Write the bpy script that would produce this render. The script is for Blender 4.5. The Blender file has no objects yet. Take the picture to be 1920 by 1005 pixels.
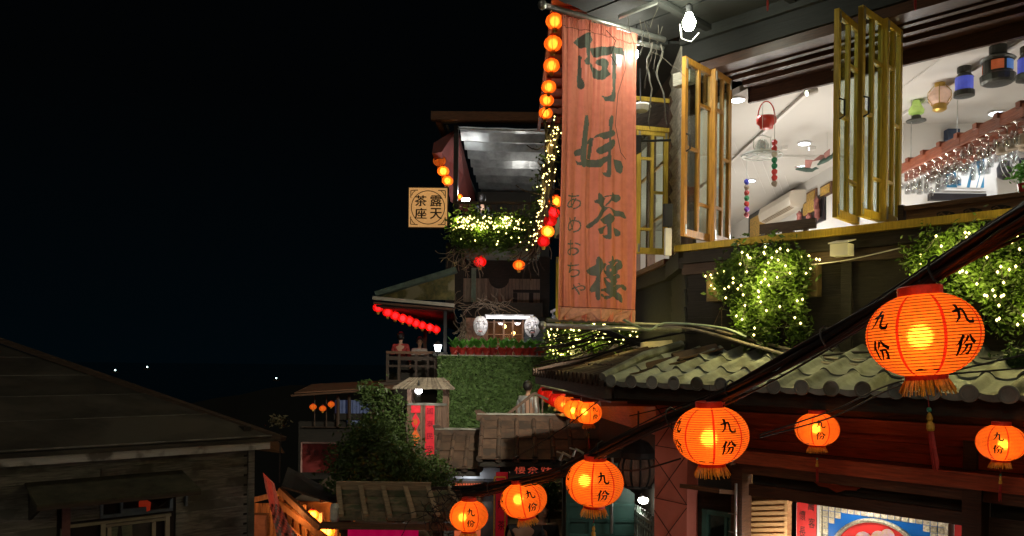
import bpy, bmesh, math, random
from mathutils import Vector, Matrix
random.seed(7)
R = math.radians
scene = bpy.context.scene
COL = scene.collection

# ---------------------------------------------------------------- camera, world, exposure
PW, PH, F, HY, ROLL = 1920.0, 1005.0, 1507.0, 672.0, 0.01
cd = bpy.data.cameras.new('camera'); cam = bpy.data.objects.new('camera', cd); COL.objects.link(cam)
cd.sensor_width = 36.0; cd.lens = F / PW * 36.0
cd.shift_y = (HY - PH / 2) / PW
cd.clip_start = 0.05; cd.clip_end = 20000
cam.matrix_world = Matrix.Rotation(R(90), 4, 'X') @ Matrix.Rotation(ROLL, 4, 'Z')
scene.camera = cam
w = bpy.data.worlds.new('World'); scene.world = w; w.use_nodes = True
wn = w.node_tree
bg = wn.nodes['Background']
tc = wn.nodes.new('ShaderNodeTexCoord'); sp = wn.nodes.new('ShaderNodeSeparateXYZ'); cr = wn.nodes.new('ShaderNodeValToRGB')
wn.links.new(tc.outputs['Generated'], sp.inputs[0]); wn.links.new(sp.outputs['Z'], cr.inputs[0])
cr.color_ramp.elements[0].position = 0.0; cr.color_ramp.elements[0].color = (0.0004, 0.0019, 0.0030, 1)
cr.color_ramp.elements[1].position = 0.30; cr.color_ramp.elements[1].color = (0.0006, 0.0009, 0.0011, 1)
wn.links.new(cr.outputs[0], bg.inputs['Color']); bg.inputs['Strength'].default_value = 1.0
scene.view_settings.view_transform = 'Standard'; scene.view_settings.look = 'None'
scene.view_settings.exposure = 0.0; scene.view_settings.gamma = 1.0
scene.cycles.use_denoising = True
scene.cycles.max_bounces = 6; scene.cycles.transparent_max_bounces = 24
scene.cycles.diffuse_bounces = 3; scene.cycles.sample_clamp_indirect = 3.0
scene.cycles.sample_clamp_direct = 0.0
# added fill: one very weak, very soft sun that lifts the dark parts
sd = bpy.data.lights.new('fill_sun', 'SUN'); sd.energy = 0.28; sd.angle = R(12); sd.color = (1.0, 0.9, 0.7)
so = bpy.data.objects.new('fill_sun', sd); COL.objects.link(so); so.rotation_euler = (R(50), 0, R(-28))

# ---------------------------------------------------------------- pixel rays and frames
CR, SR = math.cos(ROLL), math.sin(ROLL)
def ray(px, py):
    u = (px - 960) / F; v = (HY - py) / F
    return Vector((u * CR - v * SR, 1.0, u * SR + v * CR))
def P(px, py, Y): return ray(px, py) * Y
class Fr:
    """a vertical wall: s runs along it to the right, o sticks out of it towards the viewer"""
    def __init__(self, x, y, deg):
        self.a = R(deg); self.o = Vector((x, y, 0))
        self.ax = Vector((math.cos(self.a), math.sin(self.a), 0)); self.out = Vector((math.sin(self.a), -math.cos(self.a), 0))
    def __call__(self, s, o, z): return self.o + self.ax * s + self.out * o + Vector((0, 0, z))
    def hit(self, px, py, o=0.0):
        r = ray(px, py); t = self.out.dot(self.o + self.out * o) / self.out.dot(r)
        p = r * t
        return (p - self.o).dot(self.ax), p.z
    def s(self, px, o=0.0, py=600): return self.hit(px, py, o)[0]
WORLD = Fr(0, 0, 0)
def front(Y): return Fr(0, Y, 0)          # a wall square to the view at depth Y: s = X

# ---------------------------------------------------------------- materials
MATS = {}
def mat(name, col, rough=0.7, var=0.35, scale=6.0, grain=None, bump=0.3, metal=0.0, col2=None, rnd=0.25, spec=0.4, wear=None):
    if name in MATS: return MATS[name]
    m = bpy.data.materials.new(name); m.use_nodes = True; nt = m.node_tree; N = nt.nodes; L = nt.links
    b = N['Principled BSDF']; b.inputs['Roughness'].default_value = rough; b.inputs['Metallic'].default_value = metal
    b.inputs['Specular IOR Level'].default_value = spec
    g = N.new('ShaderNodeNewGeometry'); mp = N.new('ShaderNodeMapping'); oi = N.new('ShaderNodeObjectInfo')
    if grain == 'h': mp.inputs['Scale'].default_value = (1.2, 1.2, 14)
    elif grain == 'v': mp.inputs['Scale'].default_value = (14, 14, 1.2)
    ad = N.new('ShaderNodeVectorMath'); ad.operation = 'ADD'
    L.new(g.outputs['Position'], ad.inputs[0])
    sc = N.new('ShaderNodeVectorMath'); sc.operation = 'SCALE'; sc.inputs['Scale'].default_value = 7.0
    cb = N.new('ShaderNodeCombineXYZ'); L.new(oi.outputs['Random'], cb.inputs[0]); L.new(oi.outputs['Random'], cb.inputs[2])
    L.new(cb.outputs[0], sc.inputs[0]); L.new(sc.outputs[0], ad.inputs[1]); L.new(ad.outputs[0], mp.inputs['Vector'])
    n = N.new('ShaderNodeTexNoise'); n.inputs['Scale'].default_value = scale; n.inputs['Detail'].default_value = 6; n.inputs['Roughness'].default_value = 0.65
    L.new(mp.outputs[0], n.inputs['Vector'])
    c2 = col2 or tuple(max(0, c * (1 - var)) for c in col); c1 = tuple(min(1, c * (1 + var * 0.6)) for c in col)
    rp = N.new('ShaderNodeValToRGB'); rp.color_ramp.elements[0].position = 0.32; rp.color_ramp.elements[1].position = 0.68
    rp.color_ramp.elements[0].color = (*c2, 1); rp.color_ramp.elements[1].color = (*c1, 1)
    L.new(n.outputs['Fac'], rp.inputs[0])
    last = rp.outputs[0]
    if wear:
        n2 = N.new('ShaderNodeTexNoise'); n2.inputs['Scale'].default_value = scale * 0.45; n2.inputs['Detail'].default_value = 8
        L.new(ad.outputs[0], n2.inputs['Vector'])
        r2 = N.new('ShaderNodeValToRGB'); r2.color_ramp.elements[0].position = 0.52; r2.color_ramp.elements[1].position = 0.6
        L.new(n2.outputs['Fac'], r2.inputs[0])
        mx = N.new('ShaderNodeMix'); mx.data_type = 'RGBA'; L.new(r2.outputs[0], mx.inputs['Factor'])
        L.new(last, mx.inputs[6]); mx.inputs[7].default_value = (*wear, 1); last = mx.outputs[2]
    hv = N.new('ShaderNodeHueSaturation'); mr = N.new('ShaderNodeMapRange'); L.new(oi.outputs['Random'], mr.inputs[0])
    mr.inputs[3].default_value = 1 - rnd; mr.inputs[4].default_value = 1 + rnd
    L.new(mr.outputs[0], hv.inputs['Value']); L.new(last, hv.inputs['Color']); L.new(hv.outputs[0], b.inputs['Base Color'])
    if bump:
        bm = N.new('ShaderNodeBump'); bm.inputs['Strength'].default_value = bump; bm.inputs['Distance'].default_value = 0.02
        L.new(n.outputs['Fac'], bm.inputs['Height']); L.new(bm.outputs[0], b.inputs['Normal'])
    MATS[name] = m; return m
def emis(name, col, st):
    if name in MATS: return MATS[name]
    m = bpy.data.materials.new(name); m.use_nodes = True; nt = m.node_tree
    for n in list(nt.nodes): nt.nodes.remove(n)
    e = nt.nodes.new('ShaderNodeEmission'); e.inputs[0].default_value = (*col, 1); e.inputs[1].default_value = st
    o = nt.nodes.new('ShaderNodeOutputMaterial'); nt.links.new(e.outputs[0], o.inputs[0])
    MATS[name] = m; return m
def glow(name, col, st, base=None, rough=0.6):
    """a plain coloured surface whose lit look is put in as emission"""
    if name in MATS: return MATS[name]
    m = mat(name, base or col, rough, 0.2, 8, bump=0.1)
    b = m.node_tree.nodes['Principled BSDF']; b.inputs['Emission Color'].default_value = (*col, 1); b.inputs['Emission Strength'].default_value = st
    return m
def glass(name, tint=(0.9, 0.95, 0.93), tr=0.85, rough=0.03):
    if name in MATS: return MATS[name]
    m = bpy.data.materials.new(name); m.use_nodes = True; nt = m.node_tree
    for n in list(nt.nodes): nt.nodes.remove(n)
    t = nt.nodes.new('ShaderNodeBsdfTransparent'); t.inputs[0].default_value = (*tint, 1)
    g = nt.nodes.new('ShaderNodeBsdfGlossy'); g.inputs['Roughness'].default_value = rough
    lw = nt.nodes.new('ShaderNodeLayerWeight'); lw.inputs[0].default_value = 0.35
    mr = nt.nodes.new('ShaderNodeMapRange'); mr.inputs[3].default_value = 1 - tr; mr.inputs[4].default_value = 0.25
    mx = nt.nodes.new('ShaderNodeMixShader'); o = nt.nodes.new('ShaderNodeOutputMaterial')
    nt.links.new(lw.outputs['Fresnel'], mr.inputs[0]); nt.links.new(mr.outputs[0], mx.inputs[0])
    nt.links.new(t.outputs[0], mx.inputs[1]); nt.links.new(g.outputs[0], mx.inputs[2]); nt.links.new(mx.outputs[0], o.inputs[0])
    MATS[name] = m; return m
def paper(name, col, tr, st=0.0):
    """lantern paper: passes light diffusely, shows the bulb a little, and sends tinted light on"""
    if name in MATS: return MATS[name]
    m = bpy.data.materials.new(name); m.use_nodes = True; nt = m.node_tree; N = nt.nodes; L = nt.links
    for n in list(N): N.remove(n)
    g = N.new('ShaderNodeNewGeometry'); nz = N.new('ShaderNodeTexNoise'); nz.inputs['Scale'].default_value = 55; nz.inputs['Detail'].default_value = 4
    L.new(g.outputs['Position'], nz.inputs['Vector'])
    nb = N.new('ShaderNodeTexNoise'); nb.inputs['Scale'].default_value = 7; nb.inputs['Detail'].default_value = 3; L.new(g.outputs['Position'], nb.inputs['Vector'])
    av = N.new('ShaderNodeMath'); av.operation = 'ADD'; hv_ = N.new('ShaderNodeMath'); hv_.operation = 'MULTIPLY'; hv_.inputs[1].default_value = .5; L.new(nz.outputs['Fac'], av.inputs[0]); L.new(nb.outputs['Fac'], av.inputs[1]); L.new(av.outputs[0], hv_.inputs[0])
    rp = N.new('ShaderNodeValToRGB'); rp.color_ramp.elements[0].position = .36; rp.color_ramp.elements[1].position = .6; rp.color_ramp.elements[0].color = (*[c * 0.72 for c in col], 1); rp.color_ramp.elements[1].color = (*col, 1)
    L.new(hv_.outputs[0], rp.inputs[0])
    tl = N.new('ShaderNodeBsdfTranslucent'); L.new(rp.outputs[0], tl.inputs[0])
    df = N.new('ShaderNodeBsdfDiffuse'); L.new(rp.outputs[0], df.inputs[0])
    rf = N.new('ShaderNodeBsdfRefraction'); rf.inputs['IOR'].default_value = 1.22; rf.inputs['Roughness'].default_value = 0.6
    rf.inputs[0].default_value = (col[0], min(1, col[1] * 2.6), col[2] * 4 + 0.04, 1)
    tp = N.new('ShaderNodeBsdfTransparent'); tp.inputs[0].default_value = (*col, 1)
    m1 = N.new('ShaderNodeMixShader'); m1.inputs[0].default_value = 0.28; L.new(tl.outputs[0], m1.inputs[1]); L.new(df.outputs[0], m1.inputs[2])
    m2 = N.new('ShaderNodeMixShader'); m2.inputs[0].default_value = 0.26; L.new(m1.outputs[0], m2.inputs[1]); L.new(rf.outputs[0], m2.inputs[2])
    m3 = N.new('ShaderNodeMixShader'); m3.inputs[0].default_value = tr; L.new(m2.outputs[0], m3.inputs[1]); L.new(tp.outputs[0], m3.inputs[2])
    o = N.new('ShaderNodeOutputMaterial'); last = m3.outputs[0]
    if st:
        em = N.new('ShaderNodeEmission'); L.new(rp.outputs[0], em.inputs[0]); em.inputs[1].default_value = st
        ad = N.new('ShaderNodeAddShader'); L.new(last, ad.inputs[0]); L.new(em.outputs[0], ad.inputs[1]); last = ad.outputs[0]
    L.new(last, o.inputs[0]); MATS[name] = m; return m

# ---------------------------------------------------------------- mesh building and scene tree
class MB:
    def __init__(s): s.v = []; s.f = []; s.mi = []; s.cur = 0
    def face(s, pts):
        i = len(s.v); s.v += [Vector(p) for p in pts]; s.f.append(list(range(i, i + len(pts)))); s.mi.append(s.cur)
    def hexa(s, a, b):
        """two quads a (4 pts) and b (4 pts) joined into a closed block"""
        i = len(s.v); s.v += [Vector(p) for p in a] + [Vector(p) for p in b]
        for q in ([3, 2, 1, 0], [4, 5, 6, 7], [0, 1, 5, 4], [1, 2, 6, 5], [2, 3, 7, 6], [3, 0, 4, 7]):
            s.f.append([i + k for k in q]); s.mi.append(s.cur)
        return s
    def box(s, fr, s0, s1, o0, o1, z0, z1):
        s.hexa([fr(s0, o1, z0), fr(s1, o1, z0), fr(s1, o0, z0), fr(s0, o0, z0)], [fr(s0, o1, z1), fr(s1, o1, z1), fr(s1, o0, z1), fr(s0, o0, z1)])
        return s
    def beam(s, a, b, w, h, up=Vector((0, 0, 1))):
        a = Vector(a); b = Vector(b); d = (b - a).normalized(); x = d.cross(up)
        if x.length < 1e-4: x = Vector((1, 0, 0))
        x.normalize(); y = x.cross(d)
        q = [(-w / 2, -h / 2), (w / 2, -h / 2), (w / 2, h / 2), (-w / 2, h / 2)]
        s.hexa([a + x * i + y * j for i, j in q], [b + x * i + y * j for i, j in q]); return s
    def tube(s, pts, r, n=6, cap=True):
        pts = [Vector(p) for p in pts]; rs = r if isinstance(r, (list, tuple)) else [r] * len(pts)
        base = len(s.v); prev = None
        for k, p in enumerate(pts):
            d = (pts[min(k + 1, len(pts) - 1)] - pts[max(k - 1, 0)]).normalized()
            x = d.cross(Vector((0, 0, 1))) if prev is None else prev - d * prev.dot(d)
            if x.length < 1e-4: x = d.cross(Vector((1, 0, 0)))
            x.normalize(); prev = x; y = d.cross(x)
            for j in range(n):
                t = 2 * math.pi * j / n; s.v.append(p + (x * math.cos(t) + y * math.sin(t)) * rs[k])
        for k in range(len(pts) - 1):
            for j in range(n):
                a = base + k * n + j; b = base + k * n + (j + 1) % n
                s.f.append([a, b, b + n, a + n]); s.mi.append(s.cur)
        if cap:
            s.f.append([base + j for j in range(n)][::-1]); s.mi.append(s.cur)
            e = base + (len(pts) - 1) * n; s.f.append([e + j for j in range(n)]); s.mi.append(s.cur)
        return s
    def lathe(s, prof, n=16, c=(0, 0, 0), ax=None):
        """prof: (radius, z) pairs round a vertical axis at c"""
        c = Vector(c); base = len(s.v)
        for r, z in prof:
            for j in range(n):
                t = 2 * math.pi * j / n; p = Vector((r * math.cos(t), r * math.sin(t), z))
                if ax: p = ax @ p
                s.v.append(c + p)
        for k in range(len(prof) - 1):
            for j in range(n):
                a = base + k * n + j; b = base + k * n + (j + 1) % n
                s.f.append([a, b, b + n, a + n]); s.mi.append(s.cur)
        s.f.append([base + j for j in range(n)][::-1]); s.mi.append(s.cur)
        e = base + (len(prof) - 1) * n; s.f.append([e + j for j in range(n)]); s.mi.append(s.cur)
        return s
    def prism(s, poly, off):
        """closed outline poly (3-D points) extruded by vector off"""
        n = len(poly); i = len(s.v); s.v += [Vector(p) for p in poly] + [Vector(p) + Vector(off) for p in poly]
        s.f.append([i + k for k in range(n)][::-1]); s.f.append([i + n + k for k in range(n)]); s.mi += [s.cur, s.cur]
        for k in range(n):
            s.f.append([i + k, i + (k + 1) % n, i + n + (k + 1) % n, i + n + k]); s.mi.append(s.cur)
        return s
    def build(s, name, m, parent=None, smooth=False, raw=False):
        c = Vector((0, 0, 0))
        if not raw and s.v:
            lo = Vector((min(v.x for v in s.v), min(v.y for v in s.v), min(v.z for v in s.v))); hi = Vector((max(v.x for v in s.v), max(v.y for v in s.v), 0))
            c = Vector(((lo.x + hi.x) / 2, (lo.y + hi.y) / 2, lo.z))
        me = bpy.data.meshes.new(name); me.from_pydata([v - c for v in s.v], [], s.f)
        for x in (m if isinstance(m, (list, tuple)) else [m]): me.materials.append(x)
        if any(s.mi): me.polygons.foreach_set('material_index', s.mi)
        if smooth: me.polygons.foreach_set('use_smooth', [True] * len(s.f))
        me.update(); bm = bmesh.new(); bm.from_mesh(me); bmesh.ops.recalc_face_normals(bm, faces=bm.faces); bm.to_mesh(me); bm.free()
        return place(name, me, Matrix.Translation(c), parent)
WM = {}
def place(name, me, M, parent=None):
    o = bpy.data.objects.new(name, me); COL.objects.link(o); WM[o] = M.copy()
    if parent is not None:
        o.parent = parent; o.matrix_parent_inverse = WM[parent].inverted()
    o.matrix_basis = M; return o
def thing(name, loc, label, cat, group=None, kind=None):
    o = place(name, None, Matrix.Translation(Vector(loc))); o['label'] = label; o['category'] = cat
    if group: o['group'] = group
    if kind: o['kind'] = kind
    return o
def tag(o, label=None, cat=None, group=None, kind=None):
    if label: o['label'] = label
    if cat: o['category'] = cat
    if group: o['group'] = group
    if kind: o['kind'] = kind
    return o
def copy_tree(o, M, parent=None):
    c = o.copy(); COL.objects.link(c)
    if parent is None: c.matrix_basis = M; WM[c] = M.copy()
    else: c.parent = parent
    for ch in o.children: copy_tree(ch, None, c)
    return c
CUBES = {}
def piece(name, fr, s0, s1, o0, o1, z0, z1, m, parent=None, tilt=0.0):
    """one plank, slat, post or brick: a unit block that shares its mesh with all alike pieces"""
    if m.name not in CUBES:
        me = bpy.data.meshes.new('block_' + m.name); h = 0.5
        v = [(x, y, z) for z in (-h, h) for y in (-h, h) for x in (-h, h)]
        me.from_pydata(v, [], [(0, 2, 3, 1), (4, 5, 7, 6), (0, 1, 5, 4), (2, 6, 7, 3), (0, 4, 6, 2), (1, 3, 7, 5)]); me.materials.append(m); CUBES[m.name] = me
    c = fr((s0 + s1) / 2, (o0 + o1) / 2, (z0 + z1) / 2)
    M = Matrix.Translation(c) @ Matrix.Rotation(fr.a, 4, 'Z') @ Matrix.Rotation(tilt, 4, 'X') @ Matrix.Diagonal((max(abs(s1 - s0), 1e-3), max(abs(o1 - o0), 1e-3), max(abs(z1 - z0), 1e-3), 1))
    return place(name, CUBES[m.name], M, parent)
def planks_h(fr, s0, s1, o, z0, z1, n, m, parent, name='siding_plank', th=0.02, lap=0.012):
    h = (z1 - z0) / n
    for i in range(n):
        piece(name, fr, s0 + random.uniform(0, .008), s1 - random.uniform(0, .008), o, o + th, z0 + i * h + .003, z0 + (i + 1) * h + lap, m, parent, tilt=math.atan2(lap * 1.6, h))
def planks_v(fr, s0, s1, o, z0, z1, n, m, parent, name='board', th=0.02):
    wd = (s1 - s0) / n
    for i in range(n):
        piece(name, fr, s0 + i * wd + .004, s0 + (i + 1) * wd - .004, o, o + th + random.uniform(0, .006), z0, z1, m, parent)
def back(fr, s0, s1, o0, o1, z0, z1, m, parent, name='wall'):
    return MB().box(fr, s0, s1, o0, o1, z0, z1).build(name, m, parent)
def lamp(p, power, col, r=0.05, name='lamp_light', parent=None, kind='POINT', spot=None):
    l = bpy.data.lights.new(name, kind); l.energy = power; l.color = col; l.shadow_soft_size = r
    if kind == 'SPOT': l.spot_size = spot or R(120); l.spot_blend = 0.8
    o = bpy.data.objects.new(name, l); COL.objects.link(o); o.matrix_basis = Matrix.Translation(Vector(p)); WM[o] = o.matrix_basis.copy()
    if parent is not None: o.parent = parent; o.matrix_parent_inverse = WM[parent].inverted()
    return o
_glyph = {}
def glyph(ch):
    if ch not in _glyph:
        c = bpy.data.curves.new('t', 'FONT'); c.body = ch; c.resolution_u = 3
        o = bpy.data.objects.new('t', c); COL.objects.link(o)
        me = bpy.data.meshes.new_from_object(o.evaluated_get(bpy.context.evaluated_depsgraph_get()))
        vs = [v.co.copy() for v in me.vertices]; fs = [list(p.vertices) for p in me.polygons]
        x0 = min(v.x for v in vs); x1 = max(v.x for v in vs); y0 = min(v.y for v in vs); y1 = max(v.y for v in vs)
        _glyph[ch] = ([((v.x - x0) / (x1 - x0), (v.y - y0) / (y1 - y0)) for v in vs], fs)
        bpy.data.objects.remove(o); bpy.data.meshes.remove(me); bpy.data.curves.remove(c)
    return _glyph[ch]
def letter(mb, ch, fr, s0, s1, z0, z1, o):
    vs, fs = glyph(ch); i = len(mb.v)
    mb.v += [fr(s0 + (s1 - s0) * x, o, z0 + (z1 - z0) * y) for x, y in vs]
    for f in fs: mb.f.append([i + k for k in f]); mb.mi.append(mb.cur)
def leaves(mb, fn, n, size, rnd=random):
    """n folded leaves, fn() gives the centre"""
    for _ in range(n):
        c = Vector(fn()); a = Vector((rnd.gauss(0, 1), rnd.gauss(0, 1), rnd.gauss(0, .7))).normalized(); b = a.orthogonal().normalized()
        b = (Matrix.Rotation(rnd.uniform(0, 6.28), 3, a) @ b); k = size * rnd.uniform(.6, 1.3); nn = a.cross(b) * k * .15
        i = len(mb.v); mb.v += [c - a * k, c + b * k * .45 + nn, c + a * k, c - b * k * .45 + nn]
        mb.f.append([i, i + 1, i + 2]); mb.f.append([i, i + 2, i + 3]); mb.mi += [mb.cur, mb.cur]
def leafmat(name, col, tr=0.35):
    m = mat(name, col, .45, .55, 9, bump=0, rnd=.1)
    b = m.node_tree.nodes['Principled BSDF']; o = m.node_tree.nodes['Material Output']; t = m.node_tree.nodes.new('ShaderNodeBsdfTranslucent')
    x = m.node_tree.nodes.new('ShaderNodeMixShader'); x.inputs[0].default_value = tr
    m.node_tree.links.new(b.inputs['Base Color'].links[0].from_socket, t.inputs[0])
    m.node_tree.links.new(b.outputs[0], x.inputs[1]); m.node_tree.links.new(t.outputs[0], x.inputs[2]); m.node_tree.links.new(x.outputs[0], o.inputs[0]); return m

W_BEAM = None
# palette
W_BLACK = mat('blackened_wood', (.024, .020, .014), .75, .5, 5, 'h')
W_DARK = mat('dark_wood', (.060, .038, .024), .65, .5, 5, 'h')
W_BROWN = mat('brown_wood', (.13, .062, .03), .5, .45, 5, 'h')
W_BROWNV = mat('brown_wood_upright', (.11, .062, .036), .6, .45, 5, 'v')
W_GREYGREEN = mat('dark_grey_green_board', (.012, .0125, .010), .8, .4, 4, 'h')  # near-black grey-green boards for soffits, lintels and side walls
W_MOULD = mat('dark_red_brown_moulding', (.060, .024, .011), .4, .5, 5, 'h')
W_RED = mat('red_stained_wood', (.33, .065, .025), .42, .45, 4, 'h')
W_PALE = mat('weathered_pale_wood', (.46, .43, .34), .8, .5, 5, 'h')
W_OCHRE = mat('ochre_varnished_wood', (.50, .235, .035), .38, .35, 4, 'v', rnd=.1)
W_YELLOW = mat('yellow_painted_wood', (.56, .38, .045), .45, .3, 5, 'v', rnd=.12)
W_GREY = mat('grey_weathered_clapboard', (.23, .225, .19), .85, .55, 4, 'h', wear=(.11, .11, .09))
STEEL = mat('galvanised_steel', (.45, .45, .42), .35, .3, 10, metal=.8, bump=.1)
IRON = mat('black_iron', (.03, .03, .03), .5, .3, 10, bump=.1)
WHITEP = mat('white_paint', (.72, .70, .66), .6, .08, 3, bump=.05, rnd=.04)
CABLE = mat('black_cable', (.016, .014, .013), .55, .3, 12, bump=.05, rnd=.3)
CABLE_RED = mat('reddish_cable', (.045, .020, .014), .6, .3, 12, bump=.05, rnd=.3)
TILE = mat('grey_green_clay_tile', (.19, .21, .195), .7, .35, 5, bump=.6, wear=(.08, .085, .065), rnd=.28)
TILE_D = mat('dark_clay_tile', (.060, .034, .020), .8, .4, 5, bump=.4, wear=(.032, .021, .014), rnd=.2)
PANE = glass('window_glass', (.80, .86, .80), .93)
LEAF = leafmat('green_leaf', (.075, .13, .018)); LEAF_D = leafmat('dark_leaf', (.035, .07, .018)); LEAF_B = leafmat('broad_bright_leaf', (.13, .36, .06))
for _c in '萬客來懷長あめおちゃ露天茶座國泰民安春福樓妹阿九份坊': glyph(_c)
# ---------------------------------------------------------------- lanterns
PAPER = paper('orange_lantern_paper', (.95, .19, .016), .006, .50)
PAPER_FAR = paper('small_orange_lantern_paper', (.95, .20, .02), .015, .3)
PAPER_RED = paper('red_lantern_paper', (.70, .014, .010), .03, .18)
SEAM = paper('red_seam_tape', (.70, .045, .012), .02, .25)
COLLAR = mat('red_lantern_collar', (.62, .04, .015), .5, .3, 14)
INK = mat('black_ink', (.012, .008, .006), .6, .2, 20, bump=0)
GOLD = mat('gold_fringe', (.62, .34, .04), .45, .4, 30, rnd=.15)
TASSEL = mat('red_tassel_thread', (.42, .03, .025), .6, .4, 30)
WIRE = mat('rib_wire', (.16, .03, .008), .6, .3, 20, bump=0)
JADE = mat('green_bead', (.05, .30, .20), .3, .1, 5)
STROKES9 = [([(.05, .60), (.30, .67), (.60, .74)], (.05, .06, .07)), ([(.36, .98), (.35, .62), (.25, .30), (.02, .05)], (.09, .075, .06, .02)),
            ([(.58, .74), (.60, .45), (.60, .20), (.70, .07), (.93, .07), (1.0, .30)], (.075, .07, .07, .08, .08, .02))]
STROKESF = [([(.30, .98), (.20, .74), (.02, .48)], (.085, .07, .02)), ([(.20, .70), (.20, .35), (.19, .0)], (.07, .07, .05)),
            ([(.55, .95), (.47, .74), (.33, .56)], (.07, .06, .02)), ([(.62, 1.0), (.76, .76), (1.0, .60)], (.04, .08, .10)),
            ([(.42, .50), (.80, .53), (.80, .28), (.72, .08), (.58, .13)], (.05, .06, .07, .06, .02)), ([(.57, .50), (.50, .25), (.34, .02)], (.06, .06, .02))]
def strip(pts, ws, n=5):
    out = []
    for k in range(len(pts) - 1):
        for j in range(n + (k == len(pts) - 2)):
            t = j / n; out.append((pts[k][0] * (1 - t) + pts[k + 1][0] * t, pts[k][1] * (1 - t) + pts[k + 1][1] * t, ws[k] * (1 - t) + ws[k + 1] * t))
    res = []
    for k, (x, y, w_) in enumerate(out):
        a = out[max(k - 1, 0)]; b = out[min(k + 1, len(out) - 1)]; dx, dy = b[0] - a[0], b[1] - a[1]; L = math.hypot(dx, dy) or 1
        res.append(((x - dy / L * w_, y + dx / L * w_), (x + dy / L * w_, y - dx / L * w_)))
    return res
def make_lantern(rx=.5, rz=.395, nrib=26, letters=True, pap=None, tassel=True, gores=8, label='', cat='lantern', bulb=(0, 0, 0)):
    """local coordinates: centre of the shade at 0, radius rx, half-height rz"""
    root = thing('paper_lantern', (0, 0, 0), label, cat)
    top = rz * .94; bot = -rz * .94
    def rad(z): return rx * math.sqrt(max(0, 1 - (z / rz) ** 2)) ** .92
    mb = MB(); prof = []; per = 4
    for k in range(nrib * per + 1):
        t = k / (nrib * per); z = bot + (top - bot) * t; sc = abs(math.sin(math.pi * t * nrib))
        prof.append((rad(z) * (1 - .012) + .016 * rx * sc ** .7, z))
    n = 64; base = 0
    for r, z in prof:
        for j in range(n):
            a = 2 * math.pi * j / n; mb.v.append(Vector((r * math.cos(a), r * math.sin(a), z)))
    for k in range(len(prof) - 1):
        for j in range(n):
            a = k * n + j; b = k * n + (j + 1) % n; mb.f.append([a, b, b + n, a + n]); mb.mi.append(0)
    mb.build('paper_shade', pap or PAPER, root, smooth=True, raw=True)
    mb = MB(); nn = 48
    for k in range(1, nrib):
        z = bot + (top - bot) * k / nrib; r = rad(z) * .992
        mb.tube([(r * math.cos(2 * math.pi * j / nn), r * math.sin(2 * math.pi * j / nn), z) for j in range(nn + 1)], .0045 * rx / .5, 4, cap=False)
    mb.build('rib_wires', WIRE, root, raw=True)
    for g in range(gores):
        mb = MB(); a = 2 * math.pi * (g + .5) / gores; hw = .028
        for k in range(40):
            for zz in (0, 1): pass
            z0 = bot + (top - bot) * k / 40; z1 = bot + (top - bot) * (k + 1) / 40
            q = []
            for z, sg in ((z0, -1), (z0, 1), (z1, 1), (z1, -1)):
                r = rad(z) * 1.006 + .004; da = hw * sg * min(1, .35 + r / rx * .7) * .5 / max(r, .12)
                q.append((r * math.cos(a + da), r * math.sin(a + da), z))
            mb.face(q)
        mb.build('seam', SEAM, root, raw=True)
    if letters:
        for g in range(0, gores, 2):
            for strokes, zc, zh, ww in ((STROKES9, .155, .088, .20), (STROKESF, -.12, .090, .20)):
                mb = MB(); ac = 2 * math.pi * g / gores
                for pts, ws in strokes:
                    st = strip(pts, ws)
                    for k in range(len(st) - 1):
                        q = []
                        for (x, y) in (st[k][0], st[k][1], st[k + 1][1], st[k + 1][0]):
                            z = (zc + (y - .5) * 2 * zh) * rz / .39; r = rad(z) * 1.0 + .012 * rx / .5
                            a = ac + (x - .5) * 2 * ww / max(rad(z), .2) * rx / .5 * .5
                            q.append((r * math.cos(a), r * math.sin(a), z))
                        mb.face(q)
                mb.build('lettering', INK, root, raw=True)
        mb = MB()                                             # dark brush marks round the foot of the shade
        for g in range(1, gores, 2):
            ac = 2 * math.pi * (g + .1) / gores
            for k in range(10):
                q = []
                for kk, up in ((k, 0), (k + 1, 0), (k + 1, 1), (k, 1)):
                    t = kk / 10; zz = -rz * (.83 - .10 * up * math.sin(math.pi * t) * (.5 + .5 * math.sin(7 * t + g))); r = rad(zz) + .009
                    q.append((r * math.cos(ac + (t - .5) * .7), r * math.sin(ac + (t - .5) * .7), zz))
                mb.face(q)
        mb.build('brush_mark', INK, root, raw=True)
    rt = rad(top) * 1.0
    MB().lathe([(rt, top - .01), (rt * 1.06, top), (rt * 1.06, top + .075), (rt * .98, top + .085), (rt * .9, top + .04)], 28).build('collar', COLLAR, root, raw=True, smooth=False)
    MB().lathe([(rt * .95, bot + .01), (rt * 1.02, bot), (rt * .98, bot - .055), (rt * .85, bot - .05)], 28).build('bottom_ring', COLLAR, root, raw=True)
    mb = MB(); rnd = random.Random(4); ring = [c for c in root.children if c.name.startswith('bottom_ring')][0]
    for j in range(64):
        a = 2 * math.pi * j / 64 + rnd.uniform(-.03, .03); l = rnd.uniform(.10, .15); fl = rnd.uniform(1.0, 1.35)
        mb.tube([(rt * .97 * math.cos(a), rt * .97 * math.sin(a), bot - .045), (rt * (fl + .97) / 2 * math.cos(a), rt * (fl + .97) / 2 * math.sin(a), bot - .1), (rt * fl * math.cos(a + .05), rt * fl * math.sin(a + .05), bot - .045 - l)], [.009, .011, .006], 4)
    mb.build('fringe', GOLD, ring, raw=True)
    MB().tube([(0, 0, top + .3), (0, 0, top + .02)], .004, 4).build('hanging_wire', IRON, root, raw=True)
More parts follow.
